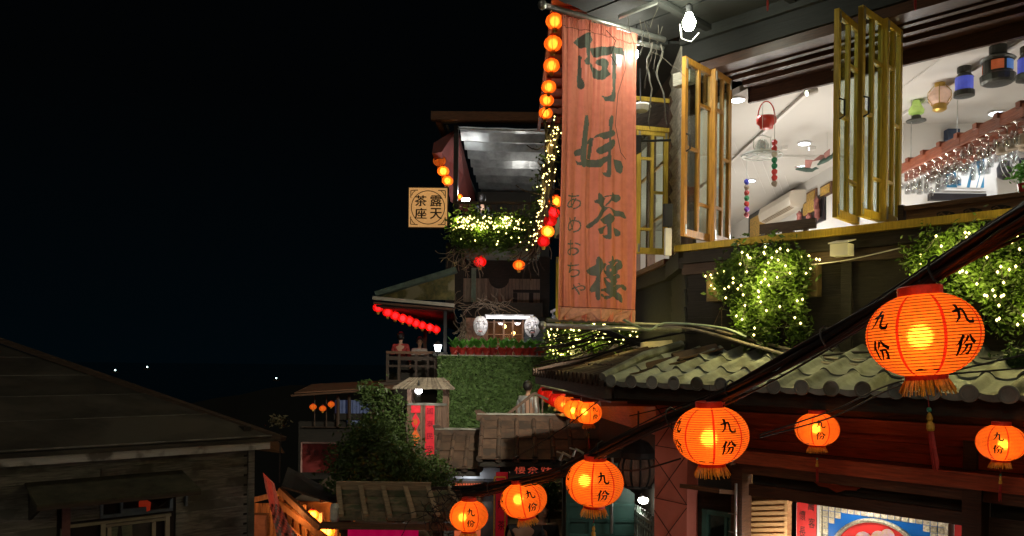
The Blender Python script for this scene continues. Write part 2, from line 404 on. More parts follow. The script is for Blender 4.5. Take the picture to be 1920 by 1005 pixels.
    if tassel:
        mb = MB()
        for j in range(14):
            a = j * 2.4; x, y = .018 * math.cos(a), .018 * math.sin(a)
            mb.tube([(x, y, bot - .50), (x * 1.3 + .01, y * 1.3, bot - .68), (x * 1.5 + .03, y * 1.5, bot - .82 - .1 * rnd.random())], [.007, .007, .003], 4)
        ts = mb.build('tassel', TASSEL, root, raw=True)
        MB().tube([(0, 0, bot - .03), (0, 0, bot - .34)], .006, 4).build('cord', TASSEL, ts, raw=True)
        MB().lathe([(.005, bot - .30), (.02, bot - .31), (.024, bot - .325), (.02, bot - .34), (.005, bot - .35)], 10).build('bead', JADE, ts, raw=True)
        MB().lathe([(.008, bot - .35), (.02, bot - .37), (.028, bot - .41), (.018, bot - .43), (.034, bot - .46), (.038, bot - .50), (.03, bot - .52)], 10).build('gold_knot', GOLD, ts, raw=True)
    MB().lathe([(.012, .07), (.03, .055), (.045, .02), (.04, -.02), (.015, -.05)], 12, c=bulb).build('light_bulb', emis('warm_bulb', (1.0, .62, .22), 2), root, raw=True)
    return root
def lantern_light(root, power, p=(0, 0, 0), col=(1.0, .55, .18), r=.04):
    l = bpy.data.lights.new('bulb_light', 'POINT'); l.energy = power; l.color = col; l.shadow_soft_size = r
    o = bpy.data.objects.new('bulb_light', l); COL.objects.link(o); o.parent = root; o.location = p
L0 = make_lantern(label='x', bulb=(0, 0, .03))
MLAN = []
def put_lantern(px, py, dia_px, dia, yaw, label, group, power, proto=None, tilt=(0, 0), tassel=True, sc=None):
    c = P(px, py, F * dia / dia_px * math.hypot(1, (px - 960) / F)); s = dia
    M = Matrix.Translation(c) @ Matrix.Rotation(tilt[0] + random.uniform(-.04, .04), 4, 'Y') @ Matrix.Rotation(tilt[1] + random.uniform(-.04, .04), 4, 'X') @ Matrix.Rotation(R(yaw) - math.atan2(c.x, c.y), 4, 'Z') @ Matrix.Diagonal((s * random.uniform(.985, 1.015), s * random.uniform(.97, 1.0), s * random.uniform(.96, 1.04), 1))
    o = copy_tree(proto or L0, M); o['label'] = label; o['group'] = group
    if not tassel:
        for ch in list(o.children):
            if ch.name.split('.')[0] == 'tassel':
                for g_ in list(ch.children): bpy.data.objects.remove(g_)
                bpy.data.objects.remove(ch)
    lamp(c + Vector((random.uniform(-.19, -.06) * s, -.23 * s, random.uniform(-.03, .08) * s)), random.uniform(.85, 1.1) * power * .078 * s * s, (1.0, .50, .14), .10 * s, 'bulb_light')
    return o, c
G1 = 'orange lanterns lettered in black hung from the black cable'
BIGS = []
# yaw turns a lettered gore towards the viewer (local +x is lettered)
for px, py, d, dia, yaw, lab, tl, ts in (
        (1731, 628, 226, .50, -90 + 42 - 0, 'largest orange paper lantern lettered 九份, in front of the grey roof tiles', (-.06, 0), True),
        (1333, 816, 146, .50, -90 + 27, 'orange paper lantern lettered 九份 in front of the pink pillar', (0, 0), False),
        (1115, 905, 110, .50, -90 + 17, 'orange lantern lettered 九份 in front of the dark teal shutters', (0, 0), True),
        (982, 937, 88, .50, -90 + 20, 'tilted orange lantern lettered 九份 beside the tall red sign', (-.16, 0), False),
        (879, 967, 74, .43, -90 + 6, 'leftmost and lowest orange lantern lettered 九份 on the black cable', (0, 0), False)):
    BIGS.append(put_lantern(px, py, d, dia, yaw, lab, G1, 120, tilt=tl, tassel=ts))
put_lantern(1532, 805, 86, .355, -90 + 9, 'small orange lantern lettered 九份 hung under the middle of the tiled eave', 'orange lanterns hung under the tiled eave', 130)
put_lantern(1877, 830, 102, .325, -90 - 6, 'orange lantern lettered 九份 under the tiled eave at the right edge', 'orange lanterns hung under the tiled eave', 130)
L1 = make_lantern(letters=False, nrib=20, label='x', tassel=False, bulb=(0, -.1, .1))
# the row that runs back under the side eave
GA = 'lanterns in the row running back under the side eave'
row = [(1103, 774, 52, 'nearest orange lantern lettered 九份 at the right end of the side-eave row', L0, 260), (1079, 768, 46, 'bright orange lantern second from the right end of the side-eave row', L1, 300),
       (1060, 757, 42, 'orange-red lantern third from the right end of the side-eave row', L1, 60), (1047, 750, 38, 'red lantern fourth from the right end of the side-eave row', L1, 30),
       (1035, 743, 35, 'red lantern fifth from the right end of the side-eave row', L1, 25), (1024, 737, 32, 'red lantern in the middle of the far half of the side-eave row', L1, 25),
       (1014, 731, 30, 'small red lantern third from the far end of the side-eave row', L1, 20), (1005, 726, 28, 'small red lantern second from the far end of the side-eave row', L1, 20), (998, 720, 26, 'smallest red lantern at the far end of the side-eave row beside the stair rail', L1, 20)]
ROWP = []
for k, (px, py, d, lab, pr, pw) in enumerate(row):
    o, c = put_lantern(px, py, d, .42, -60 + 13 * k, lab, GA, pw, proto=pr, tassel=k < 2)
    ROWP.append(c)
    if 2 <= k:
        for ch in o.children:
            if ch.name.startswith('paper_shade'):
                ch.data = ch.data.copy(); ch.data.materials[0] = PAPER_RED if k > 2 else PAPER_FAR
# small plain lanterns far off
def make_small(pap, label='x', st=None):
    root = thing('round_lantern', (0, 0, 0), label, 'lantern')
    pr = [(.5 * math.sin(math.pi * (k + .9) / 17.8), -.42 * math.cos(math.pi * (k + .9) / 17.8)) for k in range(17)]
    MB().lathe(pr, 24).build('paper_shade', pap, root, smooth=True, raw=True)
    mb = MB()
    for g in range(8):
        a = g * math.pi / 4 + .3; mb.tube([(r * 1.01 * math.cos(a), r * 1.01 * math.sin(a), z) for r, z in pr], .014, 4)
    mb.build('seam_wires', WIRE, root, raw=True)
    MB().lathe([(.16, .40), (.17, .50), (.1, .52)], 12).build('collar', COLLAR, root, raw=True)
    MB().lathe([(.15, -.40), (.16, -.50), (.10, -.62)], 12).build('fringe', GOLD, root, raw=True)
    MB().tube([(0, 0, .5), (0, 0, .8)], .012, 4).build('hanging_wire', IRON, root, raw=True)
    return root
SO = make_small(PAPER_FAR); SR_ = make_small(PAPER_RED)
def small(px, py, d, dia, red, label, group, power, Y=None):
    Y = Y or F * dia / d; c = P(px, py, Y); s = d * Y / F
    o = copy_tree(SR_ if red else SO, Matrix.Translation(c) @ Matrix.Rotation(random.uniform(0, 6), 4, 'Z') @ Matrix.Diagonal((s, s, s, 1)))
    o['label'] = label; o['group'] = group
    lamp(c, power * .3 * s * s, (1.0, .5, .16) if not red else (1, .35, .2), .24 * s, 'bulb_light')
g = 'orange lanterns in a column beside the red banner top'
for k, (px, py, d, y) in enumerate([(1040, 40, 34, 15), (1037, 82, 34, 15.8), (1034, 123, 31, 16.8), (1029, 163, 28, 18), (1025, 188, 27, 19), (1023, 212, 26, 20)]):
    small(px, py, d, .4, False, ['topmost', 'second', 'third', 'fourth', 'fifth', 'lowest'][k] + ' orange lantern from the top in the column left of the banner', g, 85, y)
g = 'lanterns in the cluster left of the banner beside the twisted branch'
for px, py, d, red, n_, pw in ((1042, 378, 26, False, 'orange lantern at the top of the cluster beside the banner edge', 120), (1036, 399, 27, True, 'upper bright red lantern in the cluster beside the banner', 90),
                              (1031, 414, 26, True, 'lower bright red lantern in the cluster beside the banner', 60), (1027, 434, 26, False, 'glowing orange lantern below the red ones beside the banner', 260), (1019, 453, 24, True, 'lowest dim red lantern of the cluster beside the banner', 30)):
    small(px, py, d, .4, red, n_, g, pw, 17.5)
g = 'orange lanterns climbing beside the lit square sign'
for px, py, d, n_, pw in ((824, 302, 24, 'brightest of the lanterns above the lit square sign', 420), (831, 321, 22, 'second orange lantern above the lit square sign', 150), (839, 339, 21, 'third orange lantern just above the corner of the lit square sign', 110), (861, 369, 13, 'small orange lantern behind the railing right of the square sign', 100)):
    small(px, py, d, .4, False, n_, g, pw, 23.5)
small(900, 491, 24, .4, True, 'red lantern hanging below the fairy-lit planter', 'two lanterns hanging below the fairy-lit planter', 60, 22.5)
small(973, 497, 23, .4, False, 'dull orange lantern hanging below the fairy-lit planter', 'two lanterns hanging below the fairy-lit planter', 40, 22.5)
g = 'red lanterns in the row under the shed roof'
ROWR = [(709, 577), (727, 586), (741, 592), (755, 597), (768, 601), (780, 606), (792, 610), (806, 614), (818, 618)]
for k, (px, py) in enumerate(ROWR):
    small(px, py, 20 - k * .4, .4, True, ['outermost red lantern at the left tip of the shed eave', 'second red lantern from the left under the shed eave', 'third red lantern from the left under the shed eave', 'fourth red lantern from the left under the shed eave', 'middle red lantern of the nine under the shed eave', 'fourth red lantern from the right under the shed eave', 'third red lantern from the right under the shed eave', 'second red lantern from the right under the shed eave', 'last red lantern at the right end of the shed eave row'][k], g, 70 + 60 * (k in (3, 7)), 23 + k * .25)
for px, py, n_ in ((587, 763, 'faded lantern at the left corner of the dark hut'), (605, 766, 'faded lantern between the two others on the dark hut'), (621, 758, 'dim orange lantern right of the faded ones on the dark hut')):
    small(px, py, 13, .4, False, n_, 'dim lanterns on the dark hut', 3, 22)
# ---------------------------------------------------------------- terrain, sea, far lights
GROUND = mat('trodden_brown_ground', (.10, .07, .045), .9, .4, 2, bump=.4)
SEA = mat('night_sea', (.002, .005, .007), .12, .3, .02, bump=0, spec=.5)
HILL = mat('dark_hill', (.010, .011, .010), 1, .4, .01, bump=0)
mb = MB()
xs = [-400, -120, -40, -14, -7, -5, -3, -1.5, -.5, 3, 8, 20, 60, 400]; ys = [-12, -2, 4, 8, 12, 16, 24, 34, 50, 90, 200]
def gz(x, y):
    if y < 14: z = -3.7 if y > 4 else -3.7 + (4 - y) * .28
    else: z = -3.3
    if y < 4: z = min(z, -1.75)
    if x < -6: z -= 3
    if y > 30: z -= (y - 30) * .55
    return z
idx = {}
for i, x in enumerate(xs):
    for j, y in enumerate(ys): idx[i, j] = len(mb.v); mb.v.append(Vector((x, y, gz(x, y))))
for i in range(len(xs) - 1):
    for j in range(len(ys) - 1): mb.f.append([idx[i, j], idx[i + 1, j], idx[i + 1, j + 1], idx[i, j + 1]]); mb.mi.append(0)
tag(mb.build('ground', GROUND), kind='structure')
mb = MB(); mb.face([(-15000, 60, -160), (15000, 60, -160), (15000, 16000, -160), (-15000, 16000, -160)]); tag(mb.build('sea', SEA), kind='structure')
mb = MB(); rnd = random.Random(3); n = 60; X0, X1 = -420, 560
top = []
for i in range(n + 1):
    x = X0 + (X1 - X0) * i / n; t = (x + 420) / 640
    h = -34 + 12 * math.sin(t * 3.4) + 3 * math.sin(t * 17) + rnd.uniform(-1, 1) - 16 * max(0, -(x + 150) / 150)
    top.append((x, h))
for (xa, ha), (xb, hb) in zip(top, top[1:]):
    mb.face([(xa, 420, -170), (xb, 420, -170), (xb, 520, hb), (xa, 520, ha)]); mb.face([(xa, 520, ha), (xb, 520, hb), (xb, 700, -170), (xa, 700, -170)])
tag(mb.build('headland_hill', HILL), kind='structure')
for px, py, lab in ((216, 694, 'fishing boat light on the sea, leftmost of the three'), (276, 688, 'fishing boat light on the sea, middle and highest of the three'), (518, 709, 'fishing boat light on the sea nearest the dark headland')):
    c = P(px, py, 2600); root = thing('boat_light', c, lab, 'boat light', 'lights of fishing boats out at sea')
    MB().lathe([(.1, -2.2), (1.6, -1.6), (2.2, 0), (1.6, 1.6), (.1, 2.2)], 10, c=c).build('lamp_globe', emis('sea_light', (.65, 1, .95), 9), root)
    MB().hexa([c + Vector((-9, -2, -9)), c + Vector((9, -2, -9)), c + Vector((9, 2, -9)), c + Vector((-9, 2, -9))], [c + Vector((-11, -3, -5)), c + Vector((13, -3, -5)), c + Vector((13, 3, -5)), c + Vector((-11, 3, -5))]).build('hull', W_DARK, root)

# ---------------------------------------------------------------- tea house (upper right) : wall A faces the camera's left
A = Fr(*(Vector((.7168, .6973)) * 7.6), -45.8)
sR = A.s(2000) + .6
K = A.s(1290, 0, 300)                                     # corner of the walls
Kp = A(K, 0, 0)
B1 = Fr(Kp.x, Kp.y, -93.6); b1L = -1.1                    # short clapboarded return
q = B1(b1L, 0, 0); B2 = Fr(q.x, q.y, -85.4)               # window wall running back
TH = thing('tea_house', A(K, 0, .05), 'two storey timber tea house with open folding windows above a tiled eave', 'building')
Z0, ZS, ZT, ZC = .05, 1.26, 3.14, 3.6
back(A, K, sR, -.12, -.02, Z0, ZS - .06, W_BLACK, TH, 'wall')
planks_h(A, K + .01, sR, -.015, .10, ZS - .10, 6, W_BLACK, TH)
for px in (1478, 1590, 1700, 1830): piece('wall_batten', A, A.s(px) - .05, A.s(px) + .05, .012, .05, Z0, ZS - .1, W_BLACK, TH)
piece('window_sill', A, K - .06, sR, -.16, .16, ZS - .07, ZS, W_YELLOW, TH)
piece('sill_beam', A, K - .04, sR, -.10, .11, ZS - .20, ZS - .075, W_BLACK, TH)
piece('sill_beam', A, K - .02, sR, -.10, .07, ZS - .32, ZS - .205, W_DARK, TH)
for i, (a_, b_, z_m) in enumerate(((-.92, -.70, .0), (-.69, -.62, -.035), (-.61, -.48, .01), (-.47, -.40, -.03), (-.39, -.30, .015), (-.29, -.23, -.02), (-.22, -.05, .0))): piece('ceiling_moulding', A, K + .3, sR, a_, b_, ZT + .02 + z_m, ZT + .06, W_MOULD, TH)
piece('inner_beam', A, K + .2, sR, -.97, -.925, ZT - .12, ZT + .06, W_MOULD, TH)
piece('lintel', A, K - .03, sR, -.07, .05, ZT, ZT + .10, W_MOULD, TH)
piece('lintel', A, K - .03, sR, -.06, .09, ZT + .103, ZC - .14, W_GREYGREEN, TH); piece('lintel', A, K - .03, sR, -.05, .14, ZC - .138, ZC, W_GREYGREEN, TH)
for i in range(7): piece('soffit_board', A, K - .4, sR, .09 + i * .3, .09 + (i + 1) * .3 - .012, ZC - .015 - .01 * (i % 2), ZC + .01, W_GREYGREEN, TH)
for k in range(5): piece('soffit_rafter', A, K + .3 + k * .95, K + .37 + k * .95, .05, 2.0, ZC - .08, ZC - .03, W_GREYGREEN, TH)
# return with pale weathered clapboards
planks_h(B1, b1L, -.02, .01, ZS, ZC, 13, W_PALE, TH, th=.03, lap=.045)
back(B1, b1L, 0, -.1, -.005, Z0, ZC, W_BLACK, TH, 'wall')
piece('corner_post', A, K - .05, K + .05, -.05, .05, ZS, ZC, W_DARK, TH)
# window wall B2
b2L = -11
back(B2, b2L, 0, -.12, -.02, -.2, ZS - .06, W_BLACK, TH, 'wall')
planks_h(B2, b2L, 0, -.015, -.1, ZS - .1, 7, W_GREYGREEN, TH)
planks_h(B1, b1L, .02, 0, 0, ZS - .1, 6, W_GREYGREEN, TH)
piece('window_sill', B2, b2L, .0, -.16, .12, ZS - .07, ZS, W_BROWN, TH)
piece('sill_beam', B1, b1L, .05, -.1, .10, ZS - .25, ZS - .05, W_BLACK, TH)
piece('sill_beam', B2, b2L, 0, -.1, .08, ZS - .25, ZS - .075, W_BLACK, TH)
piece('lintel', B2, b2L, 0, -.1, .04, ZT, ZC, W_DARK, TH)
for s in (-.04, -1.25, -2.1, -3.3, -4.6, -5.9): piece('window_post', B2, s - .05, s + .05, -.08, .03, ZS, ZT, W_BROWNV, TH)
for s in (-.66, -1.7): 
    for z in (1.9, 2.6): piece('muntin', B2, s - .6, s + .5, -.05, -.02, z, z + .035, W_OCHRE, TH)
for i in range(3): piece('soffit_board', B2, -2.2, .9, .04 + i * .3, .04 + (i + 1) * .3 - .012, ZC - .02 - .01 * (i % 2), ZC + .01, W_GREYGREEN, TH)
back(B2, -9.3, 0, -3, -.02, ZC + .02, 7.2, W_BLACK, TH, 'upper_wall')
back(A, K, sR, -3, .0, ZC + .02, 5.5, W_BLACK, TH, 'upper_wall')
# far upper eave, reddish underside that carries the lantern column
mb = MB(); mb.hexa([(.70, 14.2, 6.68), (1.5, 14.2, 6.68), (1.5, 23.2, 6.68), (.70, 23.2, 6.68)], [(.70, 14.2, 6.76), (1.5, 14.2, 6.76), (1.5, 23.2, 6.76), (.70, 23.2, 6.76)]); mb.build('upper_eave', W_RED, TH)
for k in range(12): piece('eave_slat', WORLD, .71, 1.45, -(14.5 + k * .75) - .06, -(14.5 + k * .75), 6.63, 6.675, W_RED, TH)
piece('eave_beam', WORLD, .66, .74, -23.2, -14.2, 6.55, 6.7, W_RED, TH)
# interior shell of the upper room
PLAST = mat('off_white_plaster', (.72, .70, .65), .8, .05, 1.5, bump=.03, rnd=.02); CEIL = mat('grey_white_ceiling', (.62, .60, .56), .8, .04, 1.2, bump=.02, rnd=.02)
mb = MB(); c0 = A(K + .35, -.93, 0); c1 = A(sR, -.93, 0)
pl = [(c0.x - .05, c0.y), (c1.x, c1.y), (9.6, 5), (9.6, 20), (1.15, 20), (1.75, 12)]
mb.prism([(x, y, 3.2) for x, y in pl], (0, 0, .08)); mb.build('ceiling', CEIL, TH)
back(WORLD, 5.2, 9.6, -10.85, -10.75, .2, 3.2, PLAST, TH, 'room_wall')
back(WORLD, 5.2, 5.3, -20, -10.86, .2, 3.2, PLAST, TH, 'room_wall')
back(WORLD, 1.2, 5.2, -20.1, -20, .2, 3.2, PLAST, TH, 'room_wall')
back(WORLD, 9.6, 9.7, -10.74, 2, .2, 3.2, PLAST, TH, 'room_wall')
mb = MB(); f0 = A(K + .1, -.1, 0); f1 = A(sR, -.1, 0)
mb.prism([(x, y, .25) for x, y in [(f0.x, f0.y), (f1.x, f1.y), (9.6, 5), (9.6, 20), (1.3, 20), (1.8, 12)]], (0, 0, -.08)); mb.build('room_floor', mat('pale_board_floor', (.42, .36, .28), .5, .2, 3, 'h'), TH)
# conduit bars and cords on the ceiling
MB().beam((3.45, 8.6, 3.17), (3.45, 19.5, 3.17), .045, .04).build('ceiling_track', WHITEP, TH)
MB().beam((4.97, 6.2, 3.17), (4.97, 10.7, 3.17), .03, .03).build('ceiling_track', WHITEP, TH)
MB().beam((2.2, 12.5, 3.185), (9, 12.5, 3.185), .05, .03).build('ceiling_track', WHITEP, TH)
mb = MB()
for i in range(6): mb.tube([(2.8 + i * .35, 11 + i * .5, 3.12), (3.7 + i * .5, 13.4 + i * .8, 3.13)], .004, 4)
for a in ((4.1, 8.8, 9.9), (4.45, 8.3, 10.4)): mb.tube([(a[0], a[1], 3.18), (a[0] + .1, a[2], 3.18)], .005, 4)
mb.build('hanging_cords', WHITEP, TH)
for x, y in ((3.9, 11.6), (4.3, 11.6), (2.9, 13), (3.3, 13), (2.75, 15.6)): MB().box(WORLD, x - .04, x + .04, -y - .04, -y + .04, 3.05, 3.1).build('cord_clip', WHITEP, TH)
# recessed downlights
DL = emis('downlight_face', (.80, .90, 1.0), 14)
for px, py in ((1508, 268), (1407, 338), (1868, 211), (1383, 186)):
    r = ray(px, py); c = r * (3.19 / r.z)
    MB().lathe([(.10, 0), (.10, -.012), (.085, -.014)], 20, c=c).build('downlight_ring', WHITEP, TH)
    MB().lathe([(.08, -.016), (.078, -.020)], 20, c=c).build('downlight', DL, TH)
    lamp(c - Vector((0, 0, .03)), 80, (.92, .95, 1.0), .05, 'downlight_lamp', kind='SPOT', spot=R(150))
for x, y in ((3.2, 10.6), (4.4, 9.6), (6.6, 7.6), (3.3, 16.5), (4.3, 13.6)): lamp((x, y, 1.6), 64, (1.0, .94, .86), .18, 'room_fill')  # bare fill lamps added to brighten the room, no fixtures

# ---- casement leaves (built once per leaf, in its own frame)
WG = 'tall folding window leaves with yellow-brown frames'
def leaf(p0, p1, z0, z1, m, label, flip=False, handle=True, pane=PANE, hinges=True):
    d = (Vector(p1) - Vector(p0)); wd = d.length; fr = Fr(p0[0], p0[1], math.degrees(math.atan2(d.y, d.x)))
    root = thing('window_leaf', fr(wd / 2, 0, z0), label, 'window', WG); t = .022; h = z1 - z0; st = .052
    piece('stile', fr, 0, st, -t, t, z0, z1, m, root); piece('stile', fr, wd - st, wd, -t, t, z0, z1, m, root)
    piece('rail', fr, st, wd - st, -t + .002, t - .002, z0, z0 + .075, m, root); piece('rail', fr, st, wd - st, -t + .002, t - .002, z1 - .06, z1, m, root)
    mid = wd * .5
    if wd > .3:
        piece('stile', fr, mid - .018, mid + .018, -t + .003, t - .003, z0 + .075, z1 - .06, m, root)
        cols = [(st, mid - .018, (.50,)), (mid + .018, wd - st, (.20, .77))]
    else: cols = [(st, wd - st, (.22, .52, .8))]
    if flip: cols = [(cols[0][0], cols[0][1], (.20, .77)), (cols[-1][0], cols[-1][1], (.50,))] if wd > .3 else cols
    for a, b, hs in cols:
        for q_ in hs: piece('muntin', fr, a, b, -t + .004, t - .004, z0 + h * q_ - .016, z0 + h * q_ + .016, m, root)
    for a, b, hs in cols:
        zs = [z0 + .075] + [z0 + h * q_ for q_ in hs] + [z1 - .06]
        for za, zb in zip(zs, zs[1:]): piece('pane', fr, a, b, -.003, .003, za, zb, pane, root)
    if handle:
        mb = MB(); zc = z0 + h * .52; x = st / 2
        mb.tube([fr(x, t, zc - .09), fr(x, t + .045, zc - .07), fr(x, t + .045, zc + .07), fr(x, t, zc + .09)], .009, 6); mb.build('handle', IRON, root)
    if hinges:
        for zz in (z0 + .02, z1 - .12):
            for x in (.03, wd - .03): MB().box(fr, x - .012, x + .012, t, t + .008, zz, zz + .10).build('hinge', STEEL, root)
    return root
def at(px, py, z):                                          # point of the ray at height z
    r = ray(px, py); t = z / r.z; return (r.x * t, t)
zb, zt = 1.285, 3.14
leaf(at(1279, 442, zb), at(1332, 454, zb), zb, zt, W_OCHRE, 'orange-brown window leaf swung out beside the pale clapboards')
a = at(1335, 452, zb); leaf(a, (a[0] + .27, a[1] + .34), zb, zt, W_OCHRE, 'window leaf folded inward just right of the leaf beside the clapboards', flip=True, handle=False)
leaf(at(1565, 407, zb), at(1607, 422, zb), zb, zt, W_YELLOW, 'yellow-brown window leaf furthest out, leftmost of the middle three')
leaf(at(1610, 405, zb), at(1652, 417, zb), zb, zt, W_YELLOW, 'window leaf in the middle of the three near the glass rack')
a = at(1656, 415, zb); leaf(a, (a[0] + .28, a[1] + .29), zb, zt, W_YELLOW, 'window leaf folded inward next to the row of oil lamps', flip=True, handle=False)
leaf((1.50, 9.85), (1.90, 9.95), 1.30, 2.82, W_YELLOW, 'pale yellow window leaf standing open right beside the red banner', flip=True, handle=False)
MB().box(Fr(1.50, 9.85, 14), -.02, .42, -.02, .02, 2.86, 3.2).build('transom', glass('dark_glass', (.5, .35, .35), .8), TH)
for zz in (2.84, 3.2): piece('transom_rail', Fr(1.50, 9.83, 14), -.02, .45, -.02, .02, zz - .03, zz + .02, W_YELLOW, TH)
piece('jamb', Fr(1.50, 9.83, 14), .42, .50, -.05, .05, 1.3, 3.25, W_BROWNV, TH); piece('jamb', Fr(1.46, 9.83, 14), -.1, -.04, -.05, .05, 1.3, 3.25, W_BROWNV, TH)
leaf((.88, 16.2), (1.20, 16.0), .72, 2.05, W_YELLOW, 'narrow yellow window leaf left of the lower end of the banner', handle=False)

# ---------------------------------------------------------------- tiled lower eave
LS = thing('shop_front', A(K, .5, -3.3), 'dark red timber shop front under the grey tiled eave', 'building')
oE, zE, zR = 1.2, -.235, .10
sC = A.s(1130, oE, 720)
def tile_mesh(L, Wd, m, name):
    mb = MB(); prof = []; N_ = 14
    for k in range(N_ + 1):
        x = -Wd * .5 + Wd * 1.06 * k / N_; u = (x + Wd * .5) / Wd
        z = .052 * math.sin(math.pi * u / .46) ** .9 if 0 < u < .46 else -.012 * math.sin(math.pi * (u - .46) / .54) if u >= .46 and u < 1 else 0
        prof.append((x, z))
    ys_ = (0, L)
    for off in (0, -.016):
        for y in ys_:
            for x, z in prof: mb.v.append(Vector((x, y, z + off + (0.018 if y == 0 else 0))))
    n = N_ + 1
    for k in range(N_):
        mb.f += [[k, k + 1, n + k + 1, n + k], [2 * n + k, 3 * n + k, 3 * n + k + 1, 2 * n + k + 1], [k, 2 * n + k, 2 * n + k + 1, k + 1], [n + k, n + k + 1, 3 * n + k + 1, 3 * n + k]]
    mb.f += [[0, n, 3 * n, 2 * n], [n - 1, 3 * n - 1, 4 * n - 1, 2 * n - 1]]
    mb.mi = [0] * len(mb.f)
    me = bpy.data.meshes.new(name); me.from_pydata(mb.v, [], mb.f); me.materials.append(m)
    bm = bmesh.new(); bm.from_mesh(me); bmesh.ops.recalc_face_normals(bm, faces=bm.faces); bm.to_mesh(me); bm.free()
    me.polygons.foreach_set('use_smooth', [True] * len(me.polygons)); 
    try: me.set_sharp_from_angle(angle=R(40))
    except Exception: pass
    return me
Wt = .252; NR = 3; run = oE + .02; slope = math.atan2(zR - zE, run); Lt = run / NR / math.cos(slope)
TM = tile_mesh(Lt * 1.16, Wt, TILE, 'roof_tile'); TMD = tile_mesh(Lt * 1.16, Wt, TILE_D, 'roof_tile')
MB_end = MB(); MB_end.lathe([(.030, -.012), (.058, -.010), (.066, 0), (.066, .016), (.050, .018), (.046, .011), (.010, .012)], 20)
me_end = None
def roof_tiles(fr, s0, n, o_e, z_e, mesh, parent, clip=None, dirn=1, mend=TILE):
    global me_end
    me_end = None
    for i in range(n):
        s = s0 + dirn * i * Wt
        for r in range(NR):
            o = o_e - r * run / NR; z = z_e + r * (zR - zE) / NR + .004 * r
            if clip and not clip(s, o - .2): continue
            X = fr.ax; Yv = (-fr.out * math.cos(slope) + Vector((0, 0, math.sin(slope)))).normalized(); Zv = X.cross(Yv)
            M = Matrix((X.to_4d(), Yv.to_4d(), Zv.to_4d(), (0, 0, 0, 1))).transposed()
            for k in range(4): M[3][k] = 1 if k == 3 else 0
            jz = random.uniform(-.004, .005); M = M @ Matrix.Rotation(random.uniform(-.02, .02), 4, 'Z') @ Matrix.Rotation(random.uniform(-.015, .02), 4, 'X')
            M = Matrix.Translation(fr(s + random.uniform(-.004, .004), o + random.uniform(-.008, .008), z + jz)) @ M
            place('roof_tile', mesh, M, parent)
        # round end cap and drip lip below it
        c = fr(s - Wt * .27, o_e + .006, z_e + .018)
        M = Matrix.Translation(c) @ Matrix.Rotation(fr.a, 4, 'Z') @ Matrix.Rotation(R(90), 4, 'X')
        if me_end is None:
            e = MB_end.build('tile_end', mend, parent, raw=True); me_end = e.data; bpy.data.objects.remove(e)
        place('tile_end', me_end, M, parent)
        mb = MB(); pts = [fr(s - .02 + .21 * t / 6, o_e + .01, z_e + .012) for t in range(7)]
        low = [fr(s - .02 + .21 * t / 6, o_e + .012, z_e - .012 - .03 * math.sin(math.pi * t / 6)) for t in range(6, -1, -1)]
        mb.prism(pts + low, fr.out * -.015); mb.build('drip_lip', mend, parent)
s60 = A.s(1560, oE, 735) + Wt * .27
n0 = int((s60 - sC - .05) / Wt)
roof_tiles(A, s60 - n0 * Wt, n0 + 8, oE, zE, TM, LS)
# board under the tiles, eave fascia
for nm, o0, o1, z0, z1, m in (('eave_fascia', oE - .12, oE - .06, zE - .16, zE - .03, W_BLACK), ('eave_fascia', oE - .34, oE - .28, zE - .22, zE - .06, W_DARK)):
    piece(nm, A, sC + .1, sR, o0, o1, z0, z1, m, LS)
mb = MB(); mb.hexa([A(sC + .12, oE - .05, zE - .04), A(sR, oE - .05, zE - .04), A(sR, 0, zR - .03), A(K, 0, zR - .03)], [A(sC + .12, oE - .05, zE - .02), A(sR, oE - .05, zE - .02), A(sR, 0, zR - .012), A(K, 0, zR - .012)]); mb.build('roof_board', W_DARK, LS)
mb = MB(); mb.hexa([A(sC + .15, oE - .3, zE - .2), A(sR, oE - .3, zE - .2), A(sR, .4, zE - .2), A(sC + .9, .4, zE - .2)], [A(sC + .15, oE - .3, zE - .18), A(sR, oE - .3, zE - .18), A(sR, .4, zE - .18), A(sC + .9, .4, zE - .18)]); mb.build('eave_soffit', W_DARK, LS)
# side eave running back
pc = A(sC, oE, 0); C1 = Fr(pc.x, pc.y, -83.1)
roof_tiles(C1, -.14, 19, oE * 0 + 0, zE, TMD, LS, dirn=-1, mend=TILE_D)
for i in range(2, 19):                                    # rows above the side eave start behind its edge
    pass
hp = A(K - .05, .02, zR + .07)
MB().tube([Vector((pc.x, pc.y, zE + .05)), (Vector((pc.x, pc.y, zE)) + hp) / 2 + Vector((0, 0, .07)), hp], .05, 8).build('hip_ridge', TILE, LS)
mb = MB(); mb.hexa([C1(-4.9, -.03, zE - .05), C1(-.05, -.03, zE - .05), C1(-.05, -1.3, zR - .03), C1(-4.9, -1.3, zR - .03)], [C1(-4.9, -.03, zE - .03), C1(-.05, -.03, zE - .03), C1(-.05, -1.3, zR - .01), C1(-4.9, -1.3, zR - .01)]); mb.build('roof_board', W_DARK, LS)
piece('eave_fascia', C1, -4.9, -.02, -.10, -.04, zE - .17, zE - .04, W_DARK, LS)
for i in range(6):
    piece('soffit_panel', C1, -4.9 + i * .8, -4.9 + (i + 1) * .8 - .02, -1.25, -.12, zE - .22, zE - .2, W_RED, LS)
for k in range(5): piece('bracket_beam', C1, -.5 - k * 1.0, -.42 - k * 1.0, -1.2, -.08, zE - .27, zE - .225, W_RED, LS)
piece('wall_beam', C1, -6, -.3, -1.35, -1.22, zE - .75, zE - .25, W_RED, LS)
back(C1, -6, -.6, -1.5, -1.36, -3.3, zE, W_BLACK, LS, 'side_wall')

